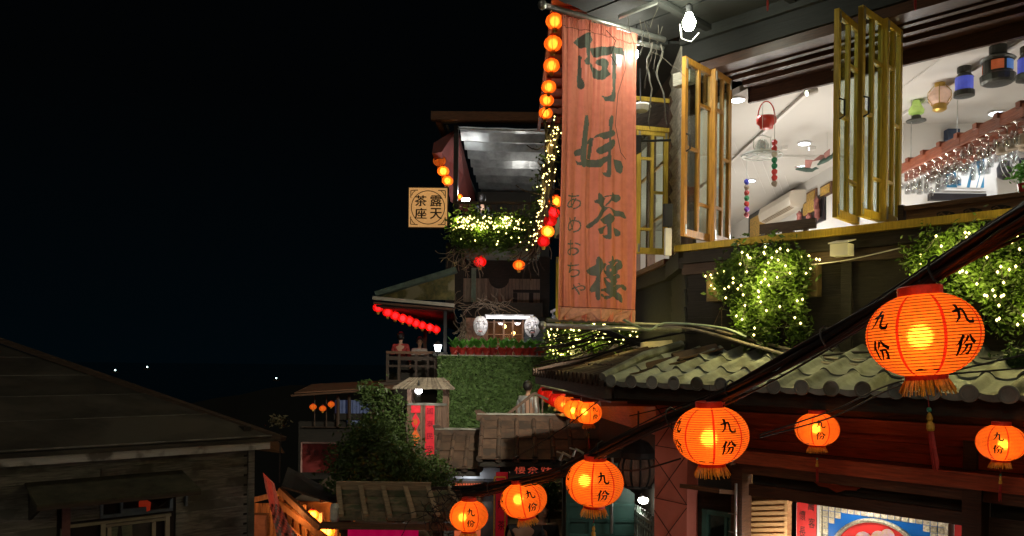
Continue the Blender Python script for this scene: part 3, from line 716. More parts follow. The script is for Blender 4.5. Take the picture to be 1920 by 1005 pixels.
# facade below the eave: beams, panels, posts (wall plane o = .5)
def zA(px, py, o): return A.hit(px, py, o)[1]
o = .5
sp0 = A.s(1290, o); sD0 = A.s(1402, o, 930); sD1 = A.s(1806, o, 980); xs1 = sR
back(A, sp0 - .1, sR, .30, .34, -3.3 + 2.25, -.3, W_DARK, LS, 'facade_wall')
piece('head_beam', A, sp0, sR, .36, .50, -.62, -.50, W_RED, LS)
piece('head_beam', A, sp0, sR, .36, .44, -.50, -.34, W_DARK, LS)
planks_h(A, sp0 + .5, sR, .345, -.86, -.62, 3, W_RED, LS, 'fascia_board', th=.03)
piece('fascia_post', A, A.s(1805, o), A.s(1830, o), .40, .46, -.86, -.62, W_DARK, LS)
piece('main_beam', A, sp0 + .35, sR, .36, .56, -1.00, -.87, W_RED, LS)
piece('main_beam', A, sp0 + .42, sR, .38, .50, -1.10, -1.003, W_MOULD, LS)
piece('door_head', A, sD0, sD1, .40, .48, -1.31, -1.20, W_MOULD, LS)
piece('door_head', A, sD0, sD1, .36, .41, -1.20, -1.10, W_BLACK, LS)
mb = MB(); c_ = (sD0 + sD1) / 2 - .1; mb.prism([A(c_ - .22, .42, -1.10), A(c_ - .17, .42, -1.14), A(c_ - .08, .42, -1.145), A(c_, .42, -1.18), A(c_ + .08, .42, -1.145), A(c_ + .17, .42, -1.14), A(c_ + .22, .42, -1.10)], A.out * .03); mb.build('carved_pendant', W_RED, LS)
piece('door_post', A, sD0 - .18, sD0 - .06, .32, .50, -3.3, -1.0, W_MOULD, LS); piece('door_post', A, sD1, sD1 + .14, .32, .54, -3.3, -1.0, W_MOULD, LS)
back(A, sD1 + .14, sR, .2, .3, -3.3, -1.0, W_BLACK, LS, 'facade_wall')
for k in range(3): piece('wall_board', A, sD1 + .14, sR, .31, .34, -1.5 - k * .3, -1.24 - k * .3, W_DARK, LS)
PINK = mat('rose_red_painted_pillar', (.50, .15, .11), .55, .12, 5, bump=.08)
s0, s1 = A.s(1228, .62, 850), A.s(1289, .62, 850)
back(A, s0, s1, .32, .62, -3.3, -.33, PINK, LS, 'pillar')
mb = MB()
def gl(a, b): mb.beam(A(a[0], .623, a[1]), A(b[0], .623, b[1]), .006, .006)
for k, z in enumerate((-.9, -1.45, -2.0)):
    gl((s0, z), (s1, z - .02)); gl((s0 + .02, z), ((s1), z + .5)); gl((s0, z + .42), (s1, z - .02))
mb.build('pillar_joints', mat('dark_joint', (.06, .02, .015), .8), LS)
# small pent roof and green shuttered window left of the door post
piece('pent_board', A, s1 + .03, sD0 - .13, .45, .80, -1.30, -1.26, W_BROWN, LS, tilt=-.15); piece('pent_board', A, s1 + .03, sD0 - .13, .42, .6, -1.02, -.98, W_BROWN, LS)
back(A, s1, sD0 - .12, .25, .42, -3.3, -.9, W_BLACK, LS, 'facade_wall')
TEAL = mat('dark_teal_paint', (.035, .10, .085), .5, .25, 5)
zw = zA(1330, 955, .46)
for (a, b, c, d) in ((s1 + .08, s1 + .14, zw - 1, zw), (sD0 - .22, sD0 - .17, zw - 1, zw), (s1 + .14, sD0 - .22, zw - .05, zw), (s1 + .14, sD0 - .22, zw - .34, zw - .30), (s1 + .34, s1 + .37, zw - 1, zw - .05)): piece('shutter_frame', A, a, b, .43, .47, c, d, TEAL, LS)
piece('shutter_pane', A, s1 + .14, sD0 - .22, .425, .435, zw - 1, zw - .05, glass('green_window', (.3, .5, .45), .5), LS)
MB().tube([A(sD0 - .10, .55, -3), A(sD0 - .10, .55, -1.2)], .014, 6).build('conduit', STEEL, LS); 
for z in (-1.5, -1.68, -1.9): MB().tube([A(sD0 - .18, .55, z), A(sD0 - .08, .56, z)], .006, 4).build('bracket', STEEL, LS)
# doorway contents behind the opening
oP = -.05
def AP(px, py, o): return A.hit(px, py, o)
PLY = mat('warm_plywood', (.55, .31, .13), .5, .15, 4, 'h', rnd=.06)
sa, sb = A.s(1402, .1, 950), A.s(1480, .1, 950)
back(A, sa - .1, sb, .05, .08, -2.6, -1.0, PLY, LS, 'plywood_panel')
for k in range(12):
    z = -1.42 - k * .055
    m_ = MB(); m_.beam(A(sa - .05, .12, z - .05), A(sb - .03, .11, z + .03), .02, .035); m_.build('louver_slat', PLY, LS)
piece('panel_edge', A, sb - .03, sb, .08, .14, -2.6, -1.0, PLY, LS)
back(A, sb, A.s(1850, oP, 980), oP - .1, oP, -2.6, -1.0, PLAST, LS, 'shop_wall')
RP = mat('red_paper', (.62, .02, .015), .6, .1, 6, bump=.05)
sa, sb = AP(1494, 960, oP + .01)[0], AP(1531, 960, oP + .01)[0]
CP = thing('red_couplet', A(sa, oP, -2.6), 'red paper couplet with brushed writing between the louvres and the blue picture', 'couplet')
back(A, sa, sb, oP + .003, oP + .012, -2.6, -1.05, RP, CP, 'paper')
mb = MB(); wd = sb - sa
for ch, x, z in (('萬', .62, -1.37), ('客', .66, -1.54), ('來', .64, -1.72), ('懷', .18, -1.48), ('長', .2, -1.64)): letter(mb, ch, A, sa + wd * x - .01, sa + wd * (x + .28), z - .10, z, oP + .016)
mb.build('brushed_writing', INK, CP)
BLUE = mat('bright_blue_panel', (.01, .14, .50), .35, .1, 3, bump=.02); SILV = mat('crumpled_silver_foil', (.55, .48, .34), .3, .5, 60, metal=.7, bump=.6)
sa, sb = AP(1543, 980, oP + .01)[0], AP(1773, 990, oP + .01)[0]; zt_ = A.hit(1543, 945, oP + .02)[1]
PIC = thing('blue_picture', A((sa + sb) / 2, oP, -2.6), 'bright blue picture panel bordered with foil squares in the doorway', 'picture')
back(A, sa, sb, oP + .002, oP + .02, -2.6, zt_, BLUE, PIC, 'panel')
piece('frame_edge', A, sb, sb + .03, oP + .002, oP + .04, -2.6, zt_, SILV, PIC); piece('frame_edge', A, sa - .02, sa, oP + .002, oP + .04, -2.6, zt_, SILV, PIC)
sq = .052; n = int((sb - sa) / (sq + .008)); st_ = (sb - sa) / n; rnd = random.Random(2)
for i in range(n):
    piece('foil_square', A, sa + i * st_ + .004, sa + (i + 1) * st_ - .004, oP + .02, oP + .028, zt_ - sq - .004, zt_ - .004, SILV, PIC, tilt=rnd.uniform(-.1, .1))
for r in range(1, 9):
    for i in ((0, 1, 2) if r == 1 else (0, 1) if r == 2 else (0,)): piece('foil_square', A, sa + i * st_ + .004, sa + (i + 1) * st_ - .004, oP + .02, oP + .028, zt_ - (r + 1) * (sq + .006), zt_ - r * (sq + .006) - .004, SILV, PIC, tilt=rnd.uniform(-.1, .1))
    for i in ((1, 2, 3) if r == 1 else (1, 2)): piece('foil_square', A, sb - i * st_ + .004, sb - (i - 1) * st_ - .004, oP + .02, oP + .028, zt_ - (r + 1) * (sq + .006), zt_ - r * (sq + .006) - .004, SILV, PIC, tilt=rnd.uniform(-.1, .1))
cs = AP(1645, 1000, oP + .02)[0]; cz = A.hit(1645, 976, oP + .02)[1] - .44
def disc(mb, c_s, c_z, r, o, n=40, fr=A, sq_=1.0): mb.prism([fr(c_s + r * math.cos(2 * math.pi * k / n), o, c_z + r * sq_ * math.sin(2 * math.pi * k / n)) for k in range(n)], fr.out * .006)
mb = MB(); mb.tube([A(cs + .44 * math.cos(2 * math.pi * k / 48), oP + .034, cz + .44 * math.sin(2 * math.pi * k / 48)) for k in range(49)], .022, 6); mb.build('round_border', SILV, PIC)
mb = MB(); disc(mb, cs, cz, .43, oP + .022); mb.build('red_disc', RP, PIC)
mb = MB()
for k, (dx, dz, r) in enumerate(((-.12, .24, .08), (.02, .28, .07), (.1, .32, .06), (-.03, .2, .09), (.2, .22, .07))): disc(mb, cs + dx, cz + dz, r, oP + .03 + k * .002, 18)
mb.build('raised_flowers', mat('mauve_and_gold_relief', (.45, .25, .42), .5, .6, 18, col2=(.6, .42, .1)), PIC)
for px0, px1 in ((1791, 1806),):
    piece('red_strip', A, AP(px0, 1000, oP)[0], AP(px1, 1000, oP)[0] + .1, oP + .002, oP + .02, -2.6, -1.2, RP, LS)
lamp(A((sD0 + sD1) / 2, .22, -1.18), 16, (1, .95, .85), .08, 'doorway_fill'); lamp(A((sD0 + sD1) / 2, .9, -2.8), 40, (1, .95, .85), .1, 'doorway_fill'); lamp(A(sD0 + .3, .36, -1.9), 14, (1, .92, .8), .1, 'doorway_fill')  # unseen lamps added to brighten the doorway contents
# teal shutters and alcove left of the pillar
ALC = Fr(*C1(-1.0, -1.0, 0).xy, 0)
SH = thing('teal_shutters', P(1120, 1000, 11.2), 'dark teal panelled shutters behind the hanging lanterns', 'shutters')
fr = front(11.3)
x0, x1 = fr.s(1062, 0, 900), fr.s(1190, 0, 900)
back(fr, x0, x1, -.06, 0, -3.3, fr.hit(1120, 868)[1], TEAL, SH, 'shutter_back')
nx = 3
for i in range(nx):
    a0 = x0 + (x1 - x0) * i / nx; a1 = x0 + (x1 - x0) * (i + 1) / nx
    piece('stile', fr, a0, a0 + .05, 0, .03, -3.3, fr.hit(1120, 868)[1], TEAL, SH)
    for py in (870, 905, 945, 975, 1003): z = fr.hit(1120, py)[1]; piece('rail', fr, a0 + .05, a1, 0, .028, z - .025, z + .015, TEAL, SH)
MB().tube([P(1147, 1000, 11.2), P(1148, 840, 11.2)], .02, 6).build('pipe', STEEL, SH)
# ---------------------------------------------------------------- banner on its two poles
BA = Vector((.307, 7.72, 0)); BD = Vector((1.273, .78, 0)); BF = Fr(BA.x, BA.y, math.degrees(math.atan2(BD.y, BD.x))); BL = BD.length
def rasterise():
    """cells of the banner cloth that carry ink, from brush outlines given in banner fractions"""
    def conv(pts, k, ox, oy):
        out = []
        for x, y in pts:
            X = x / k + ox; Y = y / k + oy
            u = (X - 1045.5) / (1189.5 - 1045.5 - 1.5); top = 30 + 25 * u; bot = 600 + 5 * u; out.append((u, (Y - top) / (bot - top)))
        return out
    polys = []
    k = 938 / 140
    for p in ([(105,205),(160,145),(230,95),(275,70),(315,95),(345,150),(300,230),(295,330),(318,440),(350,468),(400,515),(440,540),(470,495),(385,440),(400,400),(470,375),(540,375),(565,420),(550,500),(580,570),(520,630),(455,655),(380,630),(310,480),(240,475),(225,430),(265,380),(250,330),(250,275),(200,270),(140,230)],
              [(175,365),(195,350),(210,380),(205,470),(212,560),(215,650),(237,730),(232,775),(210,785),(170,750),(160,660),(170,540),(172,450)],
              [(305,265),(400,240),(540,220),(700,215),(745,225),(765,265),(770,310),(740,315),(650,305),(590,310),(560,325),(470,345),(400,375),(345,350)],
              [(590,305),(655,310),(668,360),(660,450),(668,560),(665,700),(668,850),(650,910),(600,915),(530,895),(470,845),(560,848),(590,830),(605,760),(595,600),(590,450)]): polys.append((conv(p, k, 1050, 50), 1))
    for p in ([(265,105),(290,100),(325,150),(332,200),(322,300),(312,400),(300,480),(292,560),(292,640),(300,735),(275,755),(245,740),(232,700),(222,600),(228,480),(240,300),(255,150)],
              [(290,460),(330,400),(360,362),(395,375),(390,440),(380,560),(370,640),(320,640),(325,560),(338,450)],
              [(390,375),(430,330),(500,300),(640,262),(680,285),(665,325),(600,360),(560,378),(520,382),(490,365),(450,360)],
              [(425,530),(440,500),(500,470),(560,430),(620,385),(660,375),(678,400),(670,455),(600,525),(500,575),(460,580),(435,560)],
              [(145,575),(160,545),(225,515),(240,600),(170,612)], [(180,655),(215,690),(300,640),(420,650),(470,640),(540,600),(612,595),(560,670),(480,745),(310,738),(230,730),(200,715)],
              [(578,120),(600,80),(628,90),(635,150),(618,210),(605,300),(600,420),(600,520),(608,700),(608,820),(595,868),(560,860),(505,805),(560,800),(570,760),(570,600),(580,420),(585,300),(576,200)],
              [(645,625),(700,640),(750,660),(778,720),(765,790),(730,818),(690,790),(665,710)]): polys.append((conv(p, k, 1050, 200), 1))
    k = 1082 / 140
    for p in ([(515,90),(535,65),(575,95),(615,130),(640,145),(625,190),(615,250),(640,258),(570,290),(545,250),(490,215),(480,185),(515,165)], [(610,125),(650,105),(715,100),(700,118),(640,130)],
              [(718,65),(740,60),(765,88),(820,90),(850,130),(840,165),(800,200),(700,190),(645,262),(635,248),(690,160),(705,120)],
              [(575,285),(620,255),(675,285),(650,310),(560,440),(500,520),(430,590),(390,590),(370,565),(395,530),(440,505),(500,440),(560,330)],
              [(660,275),(720,300),(800,325),(900,345),(925,385),(945,435),(920,440),(820,410),(745,408),(750,385),(690,310)],
              [(545,460),(620,420),(680,365),(710,395),(755,405),(775,440),(750,480),(700,520),(640,525),(590,510)],
              [(650,500),(700,500),(697,600),(697,740),(680,755),(630,735),(570,690),(620,692),(655,680)], [(510,600),(560,580),(650,545),(610,620),(600,660),(560,678),(525,655)],
              [(738,570),(790,590),(840,640),(840,680),(810,705),(775,700),(750,640)]): polys.append((conv(p, k, 1050, 350), 1))
    k = 1005 / 140
    for p in ([(345,330),(400,290),(455,255),(465,150),(485,145),(525,175),(540,220),(550,235),(590,228),(600,250),(570,310),(600,360),(600,400),(555,340),(540,300),(510,390),(490,470),(488,560),(488,720),(470,745),(450,725),(445,620),(410,632),(388,600),(410,540),(450,460),(460,410),(410,400),(360,370)],
              [(650,140),(665,130),(690,155),(695,185),(740,172),(790,200),(820,260),(810,295),(750,325),(740,370),(775,405),(770,430),(740,445),(742,480),(730,520),(790,520),(820,515),(870,545),(885,575),(870,600),(830,590),(780,560),(745,580),(735,620),(790,660),(820,710),(822,770),(795,775),(740,730),(690,690),(650,690),(600,725),(560,715),(510,680),(495,655),(520,650),(560,680),(620,670),(600,640),(560,610),(500,620),(498,590),(580,570),(600,560),(580,520),(560,470),(550,430),(600,420),(590,350),(600,260),(625,250),(610,215),(645,200)]): polys.append((conv(p, k, 1050, 460), 1))
    for p in ([(620,305),(640,310),(640,345),(625,345)], [(685,270),(730,215),(750,210),(710,260)], [(590,440),(612,440),(635,490),(615,495)], [(680,390),(740,378),(690,405)], [(670,550),(730,522),(700,545)]): polys.append((conv(p, k, 1050, 460), 0))
    for ch, x0, x1, y0, y1 in (('あ', 1061, 1087, 361, 391), ('め', 1063, 1088, 405, 435), ('お', 1063, 1087, 449, 478), ('ち', 1064, 1086, 491, 519), ('ゃ', 1074, 1094, 530, 553)):
        vs, fs = glyph(ch)
        for f in fs: polys.append((conv([(x0 + (x1 - x0) * vs[i][0], y1 - (y1 - y0) * vs[i][1]) for i in f], 1, 0, 0), 1))
    return polys
NU, NV = 150, 600
POLYS = rasterise(); inkc = [[0] * NU for _ in range(NV)]
for pts, val in POLYS:
    v0 = max(0, int(min(p[1] for p in pts) * NV) - 1); v1 = min(NV - 1, int(max(p[1] for p in pts) * NV) + 1)
    for v in range(v0, v1 + 1):
        y = (v + .5) / NV; xs_ = []
        for (xa, ya), (xb, yb) in zip(pts, pts[1:] + pts[:1]):
            if (ya > y) != (yb > y): xs_.append(xa + (y - ya) * (xb - xa) / (yb - ya))
        xs_.sort()
        for a, b in zip(xs_[::2], xs_[1::2]):
            for u in range(max(0, int(a * NU + .5)), min(NU, int(b * NU + .5))): inkc[v][u] = val
CLOTH = paper('salmon_red_banner_cloth', (.78, .27, .185), .0); CLOTH_INK = mat('faded_dark_ink_on_cloth', (.095, .105, .085), .9, .25, 8, bump=0, spec=.05)
nt_ = CLOTH.node_tree
for n_ in nt_.nodes:
    if n_.type == 'VALTORGB': n_.color_ramp.elements[0].color = (.66, .215, .145, 1)
    if n_.type == 'TEX_NOISE' and n_.inputs['Scale'].default_value > 50: n_.inputs['Scale'].default_value = 18
    if n_.type == 'TEX_NOISE' and 6 < n_.inputs['Scale'].default_value < 8: n_.inputs['Scale'].default_value = 2.2
for n_ in nt_.nodes:
    if n_.type == 'MIX_SHADER' and n_.inputs[0].default_value == .28 - 0 or (n_.type == 'MIX_SHADER' and abs(n_.inputs[0].default_value - .28) < .01): n_.inputs[0].default_value = .66
    if n_.type == 'MIX_SHADER' and abs(n_.inputs[0].default_value - .26) < .01: n_.inputs[0].default_value = .03
BN = thing('banner', BF(BL * .5, 0, .30), 'tall salmon red cloth banner lettered 阿妹茶樓 hanging between two steel poles', 'banner')
b0, b1 = .108 * BL / 1.0, .0
sb0 = BF.s(1047, 0, 300); sb1 = BF.s(1189.5, 0, 300)
from mathutils import noise as _mn
def mnoise(p): return _mn.noise(Vector(p))
def cloth(u, v):
    amp = .018 * (1 - .25 * v) ; g = .012 * math.exp(-v * 18) * math.sin(u * 190)
    nz_ = mnoise; dep = .07 * nz_((u * 3.0, v * .9, 1)) + .017 * math.sin(41 * u + 5.5 * nz_((u * 2.2, v * .10, 3))) * (.6 + .9 * abs(nz_((u * 1.5, v * .8, 7)))) + (.0045 + .006 * abs(v - .5)) * math.sin(83 * u + 8 * nz_((u * 2.6, v * .10, 4))) + g + .02 * math.sin(v * 5 + u * 4) + .006 * math.sin(u * 150) * max(0, v - .75) * 4 + .05 * max(0, u - .93) * math.sin(v * 9)
    dep_old = amp * (.55 * math.sin(u * 31 + 2.2 * math.sin(v * 2.4 + u * 3)) + .5 * math.sin(u * 57 + 1.3 * math.sin(v * 4 + 1)) * (.4 + .6 * math.sin(u * 5 + 1) ** 2) + .32 * math.sin(u * 96 + 2 + v * 2.5) * (1 - .6 * v)) * (.35 + .65 * math.sin(math.pi * min(1, .12 + v * .95)) ** .5) + g + .02 * math.sin(v * 5 + u * 4) + .006 * math.sin(u * 150) * max(0, v - .75) * 4
    zt_ = 3.325 + .03 * u - .0 ; zb_ = .378
    return BF(sb0 + (sb1 - sb0) * u, .03 + dep, zt_ + (zb_ - zt_) * v - .006 * math.sin(u * 60) * (v > .985))
mb = MB()
for v in range(NV + 1):
    for u in range(NU + 1): mb.v.append(cloth(u / NU, v / NV))
for v in range(NV):
    for u in range(NU):
        i = v * (NU + 1) + u; mb.f.append([i, i + 1, i + NU + 2, i + NU + 1]); mb.mi.append(inkc[v][u] and 1)
mb.build('cloth', [CLOTH, CLOTH_INK], BN, smooth=True)
for vv in (.035, .955):                                     # stitched hems
    pts = [cloth(u / 60, vv) + BF.out * .004 for u in range(61)]
    MB().tube(pts, .003, 4).build('seam_line', mat('dark_thread', (.12, .03, .02), .8), BN)
MB().prism([cloth(u / 40, .958) + BF.out * .004 for u in range(41)] + [cloth(u / 40, .999) + BF.out * .004 for u in range(40, -1, -1)], BF.out * .002).build('bottom_hem', mat('pale_hem_cloth', (.55, .26, .19), .8, .3, 20), BN, smooth=False)
UP = thing('banner_pole', BF(BL, 0, 3.38), 'upper steel pole the red banner hangs from', 'pole', 'steel poles of the red banner')
MB().tube([BF(-.02, 0, 3.385), BF(BL, 0, 3.385)], .028, 12).build('tube', STEEL, UP, smooth=True)
MB().lathe([(.01, -.045), (.035, -.03), (.045, 0), (.035, .03), (.01, .045)], 14, c=BF(-.06, 0, 3.385)).build('ball_finial', STEEL, UP, smooth=True)
MB().tube([BF(BL * .62, -.12, 3.33), BF(BL + .05, -.08, 3.33)], .024, 10).build('second_tube', STEEL, UP, smooth=True)
MB().tube([BF(BL * .78, .0, 3.30), BF(BL * .80, .02, 3.40), BF(BL * .8, -.12, 3.42), BF(BL * .79, -.14, 3.3)], .012, 6).build('clamp', IRON, UP)
LP_ = thing('banner_pole', BF(BL, 0, .32), 'lower steel pole across the foot of the red banner', 'pole', 'steel poles of the red banner')
MB().tube([BF(-.02, .04, .318), BF(1.3 * BL, .02, .318)], .026, 12).build('tube', STEEL, LP_, smooth=True)
MB().lathe([(.01, -.04), (.032, -.03), (.042, 0), (.032, .03), (.01, .04)], 14, c=BF(-.05, .04, .318)).build('ball_finial', STEEL, LP_, smooth=True)
MB().tube([BF(.05, -.03, .375), BF(BL * 1.02, -.03, .375)], .016, 8).build('second_tube', STEEL, LP_)
# dry vines on the upper pole
mb = MB(); rnd = random.Random(11)
def vine(p, d, n, step, r, sag=.0):
    pts = [Vector(p)]; d = Vector(d)
    for _ in range(n):
        d = (d + Vector((rnd.gauss(0, .35), rnd.gauss(0, .3), rnd.gauss(0, .35) - sag))).normalized(); pts.append(pts[-1] + d * step)
    return pts
for _ in range(6): mb.tube(vine(BF(rnd.uniform(.9, 1.5), .04, 3.5), (rnd.uniform(-.5, .5), 0, -1), 9, .09, .006), [.004] * 5 + [.003] * 5, 4)
for _ in range(2): mb.tube(vine(BF(rnd.uniform(1.26, 1.42), .04, 3.3), (.05, 0, -1), 11, .085, .01, .4), [.011] * 5 + [.008] * 4 + [.004] * 3, 5)
tag(mb.build('dry_vine', mat('pale_dry_stem', (.09, .08, .06), .8, .3, 12)), 'pale dry vine stems dangling from the right end of the upper banner pole', 'vine')
mb = MB()
mb.tube([cloth(.78, .01) + BF.out * .02, cloth(.84, .13) + BF.out * .03, cloth(.74, .22) + BF.out * .03, cloth(.70, .33) + BF.out * .03, cloth(.78, .42) + BF.out * .03, cloth(.86, .44) + BF.out * .03], .0035, 4)
mb.tube([cloth(.55, .02) + BF.out * .03, cloth(.66, .05) + BF.out * .03, cloth(.62, .10) + BF.out * .03, cloth(.7, .13) + BF.out * .03], .005, 4)
tag(mb.build('thin_vine', W_BLACK), 'thin dark vine strands lying over the upper right of the banner', 'vine')

# ---------------------------------------------------------------- floodlight by the window corner
fc = P(1292, 42, 7.9); FL = thing('floodlight', fc + Vector((0, .3, -.3)), 'blazing white flood lamp above the pale clapboard corner', 'lamp')
MB().lathe([(.01, -.085), (.04, -.07), (.062, -.03), (.066, .01), (.045, .05), (.03, .09)], 16, c=fc).build('lamp_bulb', emis('flood_bulb', (.92, 1.0, .80), 60), FL)
MB().lathe([(.03, .09), (.035, .16), (.02, .18)], 12, c=fc).build('lamp_socket', IRON, FL)
kz = P(1298, 75, 8.1); MB().tube([fc + Vector((-.09, 0, -.02)), fc + Vector((-.06, .05, -.14)), fc + Vector((.04, .08, -.16)), fc + Vector((.11, .05, -.08))], .006, 5).build('wire_loop', WHITEP, FL)
MB().box(A, K - .1, K + .12, .06, .16, 3.02, 3.16).build('wall_bracket', W_PALE, FL)
lamp(fc + Vector((-.16, -.12, -.03)), 34, (.95, 1.0, .82), .06, 'flood_light')
fc2 = P(1187, 103, 8.55); F2 = thing('spot_lamp', fc2, 'white lamp half hidden behind the top right edge of the banner', 'lamp')
MB().lathe([(.005, -.06), (.05, -.03), (.055, .03), (.02, .07)], 14, c=fc2).build('lamp_bulb', emis('cold_bulb', (1, 1, .92), 50), F2)
MB().tube([fc2 + Vector((0, 0, .07)), fc2 + Vector((.1, .1, .6))], .01, 6).build('stem', IRON, F2)
lamp(fc2 + Vector((-.09, .02, 0)), 26, (1, .97, .85), .07, 'spot_light')
mb = MB(); mb.beam(P(1160, 32, 7.9), P(1232, 4, 7.9), .05, .03); tag(mb.build('eave_strut', STEEL), 'slanting pale metal strut above the banner pole', 'strut')
p_ = P(1201, 200, 9.0); WL = thing('dome_lamp', p_, 'small unlit white dome lamp right of the banner', 'lamp')
MB().lathe([(.02, .05), (.11, .02), (.12, 0), (.08, -.05), (.02, -.07)], 16, c=p_).build('dome', WHITEP, WL); MB().tube([p_ + Vector((0, 0, .05)), p_ + Vector((.02, .2, .5))], .008, 5).build('stem', IRON, WL)
p_ = P(1252, 402, 8.6); b = MB().box(Fr(p_.x, p_.y, 10), -.045, .045, -.03, .03, p_.z - .13, p_.z + .11); tag(b.build('speaker', IRON), 'small black speaker box fixed at the corner between the windows', 'speaker')
b = MB().box(Fr(p_.x + .01, p_.y, 10), -.04, .03, -.02, .02, p_.z - .44, p_.z - .15); tag(b.build('junction_box', WHITEP), 'pale narrow box below the black speaker', 'box')
mb = MB(); mb.box(A, *(sorted((A.s(1576, .05, 490), A.s(1609, .05, 490)))), .14, .28, .98, 1.09); mb.prism([A(A.s(1574, .05, 490), .3, 1.09), A(A.s(1611, .05, 490), .3, 1.09), A(A.s(1611, .05, 490), .12, 1.13), A(A.s(1574, .05, 490), .12, 1.13)], (0, 0, .012)); tag(mb.build('junction_box', WHITEP), 'cream junction box on the dark wall between the two leafy baskets', 'box')

# ---------------------------------------------------------------- leafy baskets with fairy lights
BULB = emis('fairy_bulb', (1.0, .80, .27), 7)
def fairy(name_label, pts, parent_loc, r=.011, wirepts=None, nl=8, pw=.9, mean=None, off=Vector((0, 0, 0))):
    root = thing('fairy_lights', parent_loc, name_label, 'string lights', 'strings of fairy lights')
    mb = MB()
    for p in pts:
        p = Vector(p); i = len(mb.v); a = r
        mb.v += [p + Vector(q) * a for q in ((1, 0, 0), (-1, 0, 0), (0, 1, 0), (0, -1, 0), (0, 0, 1.2), (0, 0, -1.2))]
        for f in ((0, 2, 4), (2, 1, 4), (1, 3, 4), (3, 0, 4), (2, 0, 5), (1, 2, 5), (3, 1, 5), (0, 3, 5)): mb.f.append([i + k for k in f]); mb.mi.append(0)
    tag(mb.build('bulbs', BULB, root), kind='stuff')
    mb = MB(); pp = sorted(pts, key=lambda q: (round(q[2] * 4), q[0]))
    for a, b in zip(pp, pp[1:]):
        if (Vector(a) - Vector(b)).length < .6: mb.tube([a, (Vector(a) + Vector(b)) / 2 - Vector((0, 0, .02)), b], .003, 3)
    if mb.v: mb.build('wire', CABLE, root)
    for k in range(nl):
        p = Vector(pts[(k * 7919 + 3) % len(pts)]) + off; lamp(p, pw * 1.7, (1.0, .82, .26), .05, 'fairy_light', root)
    return root
def basket(fr, outline, o0, o1, n, size, label, nb, flab, seed, m=LEAF, pw=1.1, nl=10, rb=.012, gname='leafy hanging plants', bulb_band=None, px_mode=True, trail=True):
    rnd = random.Random(seed); poly = [fr.hit(x, y, o1) for x, y in outline] if px_mode else outline
    xs_ = [p[0] for p in poly]; zs_ = [p[1] for p in poly]
    def inside(x, z):
        c = False
        for (xa, za), (xb, zb_) in zip(poly, poly[1:] + poly[:1]):
            if (za > z) != (zb_ > z) and x < xa + (z - za) * (xb - xa) / (zb_ - za): c = not c
        return c
    def pick():
        while True:
            x = rnd.uniform(min(xs_), max(xs_)); z = rnd.uniform(min(zs_), max(zs_))
            if inside(x, z): return x, z
    cx = sum(xs_) / len(xs_); ctr = [pick() for _ in range(int(n / 60))]
    def fn():
        if rnd.random() < .5: x, z = pick()
        else: c = rnd.choice(ctr); x, z = c[0] + rnd.gauss(0, size * 1.6), c[1] + rnd.gauss(0, size * 2.4)
        half = (max(xs_) - min(xs_)) / 2; bulge = math.sqrt(max(.45, 1 - ((x - cx) / half) ** 2))
        return fr(x, o0 + (o1 - o0) * bulge * rnd.uniform(.25, 1) ** .5, z)
    root = thing('hanging_plant', fr(cx, o0, min(zs_)), label, 'plant', gname)
    mb = MB(); leaves(mb, fn, n, size, rnd); tag(mb.build('foliage', m, root), kind='stuff')
    if trail:
        mb = MB()
        for _ in range(14):
            x = rnd.uniform(min(xs_), max(xs_)); z = rnd.uniform(min(zs_) + .3 * (max(zs_) - min(zs_)), max(zs_)); 
            if inside(x, z): mb.tube([fr(x, o0 + .04, z), fr(x + rnd.gauss(0, .03), o0 + (o1 - o0) * .6, z - .12), fr(x + rnd.gauss(0, .04), o0 + (o1 - o0) * .6, z - .35)], .004, 3)
        if mb.v: mb.build('stems', W_DARK, root)
    if nb:
        pts = []
        for _ in range(nb):
            x, z = pick()
            if bulb_band: 
                for __ in range(20):
                    if z > bulb_band or rnd.random() < .12: break
                    x, z = pick()
            half = (max(xs_) - min(xs_)) / 2; bulge = math.sqrt(max(.05, 1 - ((x - cx) / half) ** 2))
            pts.append(tuple(fr(x, o0 + (o1 - o0) * bulge + size * .6, z)))
        fairy(flab, pts, fr(cx, o1, max(zs_)), rb, nl=nl, pw=pw, off=fr.out * .05)
    return root
LEAFL = leafmat('yellow_green_leaf', (.075, .14, .018))
basket(A, [(1322, 520), (1350, 490), (1390, 468), (1440, 462), (1500, 470), (1516, 495), (1503, 530), (1500, 600), (1496, 634), (1480, 640), (1470, 590), (1455, 600), (1452, 636), (1425, 652), (1405, 620), (1392, 640), (1378, 620), (1366, 580), (1340, 560)], .12, .36, 7600, .031, 'big funnel-shaped trailing plant on the dark wall under the wide window', 46, 'fairy lights scattered over the funnel-shaped plant', 5, LEAFL, nl=14, pw=1.4)
rr = random.Random(9); fairy('fairy lights on the wooden shelf ends beside the funnel-shaped plant', [tuple(A(A.s(x, .3, 500), .25, A.hit(x, y, .3)[1])) for x, y in ((1318, 517), (1330, 520), (1329, 535), (1352, 508), (1341, 512), (1335, 540), (1328, 515), (1526, 485), (1515, 502), (1532, 486), (1507, 512), (1498, 482), (1347, 545), (1512, 479))], A(A.s(1420, .3, 500), .3, 1), .012, nl=4, pw=.8)
piece('plant_shelf', A, A.s(1325, .2, 520), A.s(1355, .2, 520), .1, .2, .62, .95, mat('dull_yellow_box', (.10, .07, .03), .7, .3, 6), TH); piece('plant_shelf', A, A.s(1505, .2, 520), A.s(1532, .2, 520), .1, .2, .62, .92, MATS['dull_yellow_box'], TH)
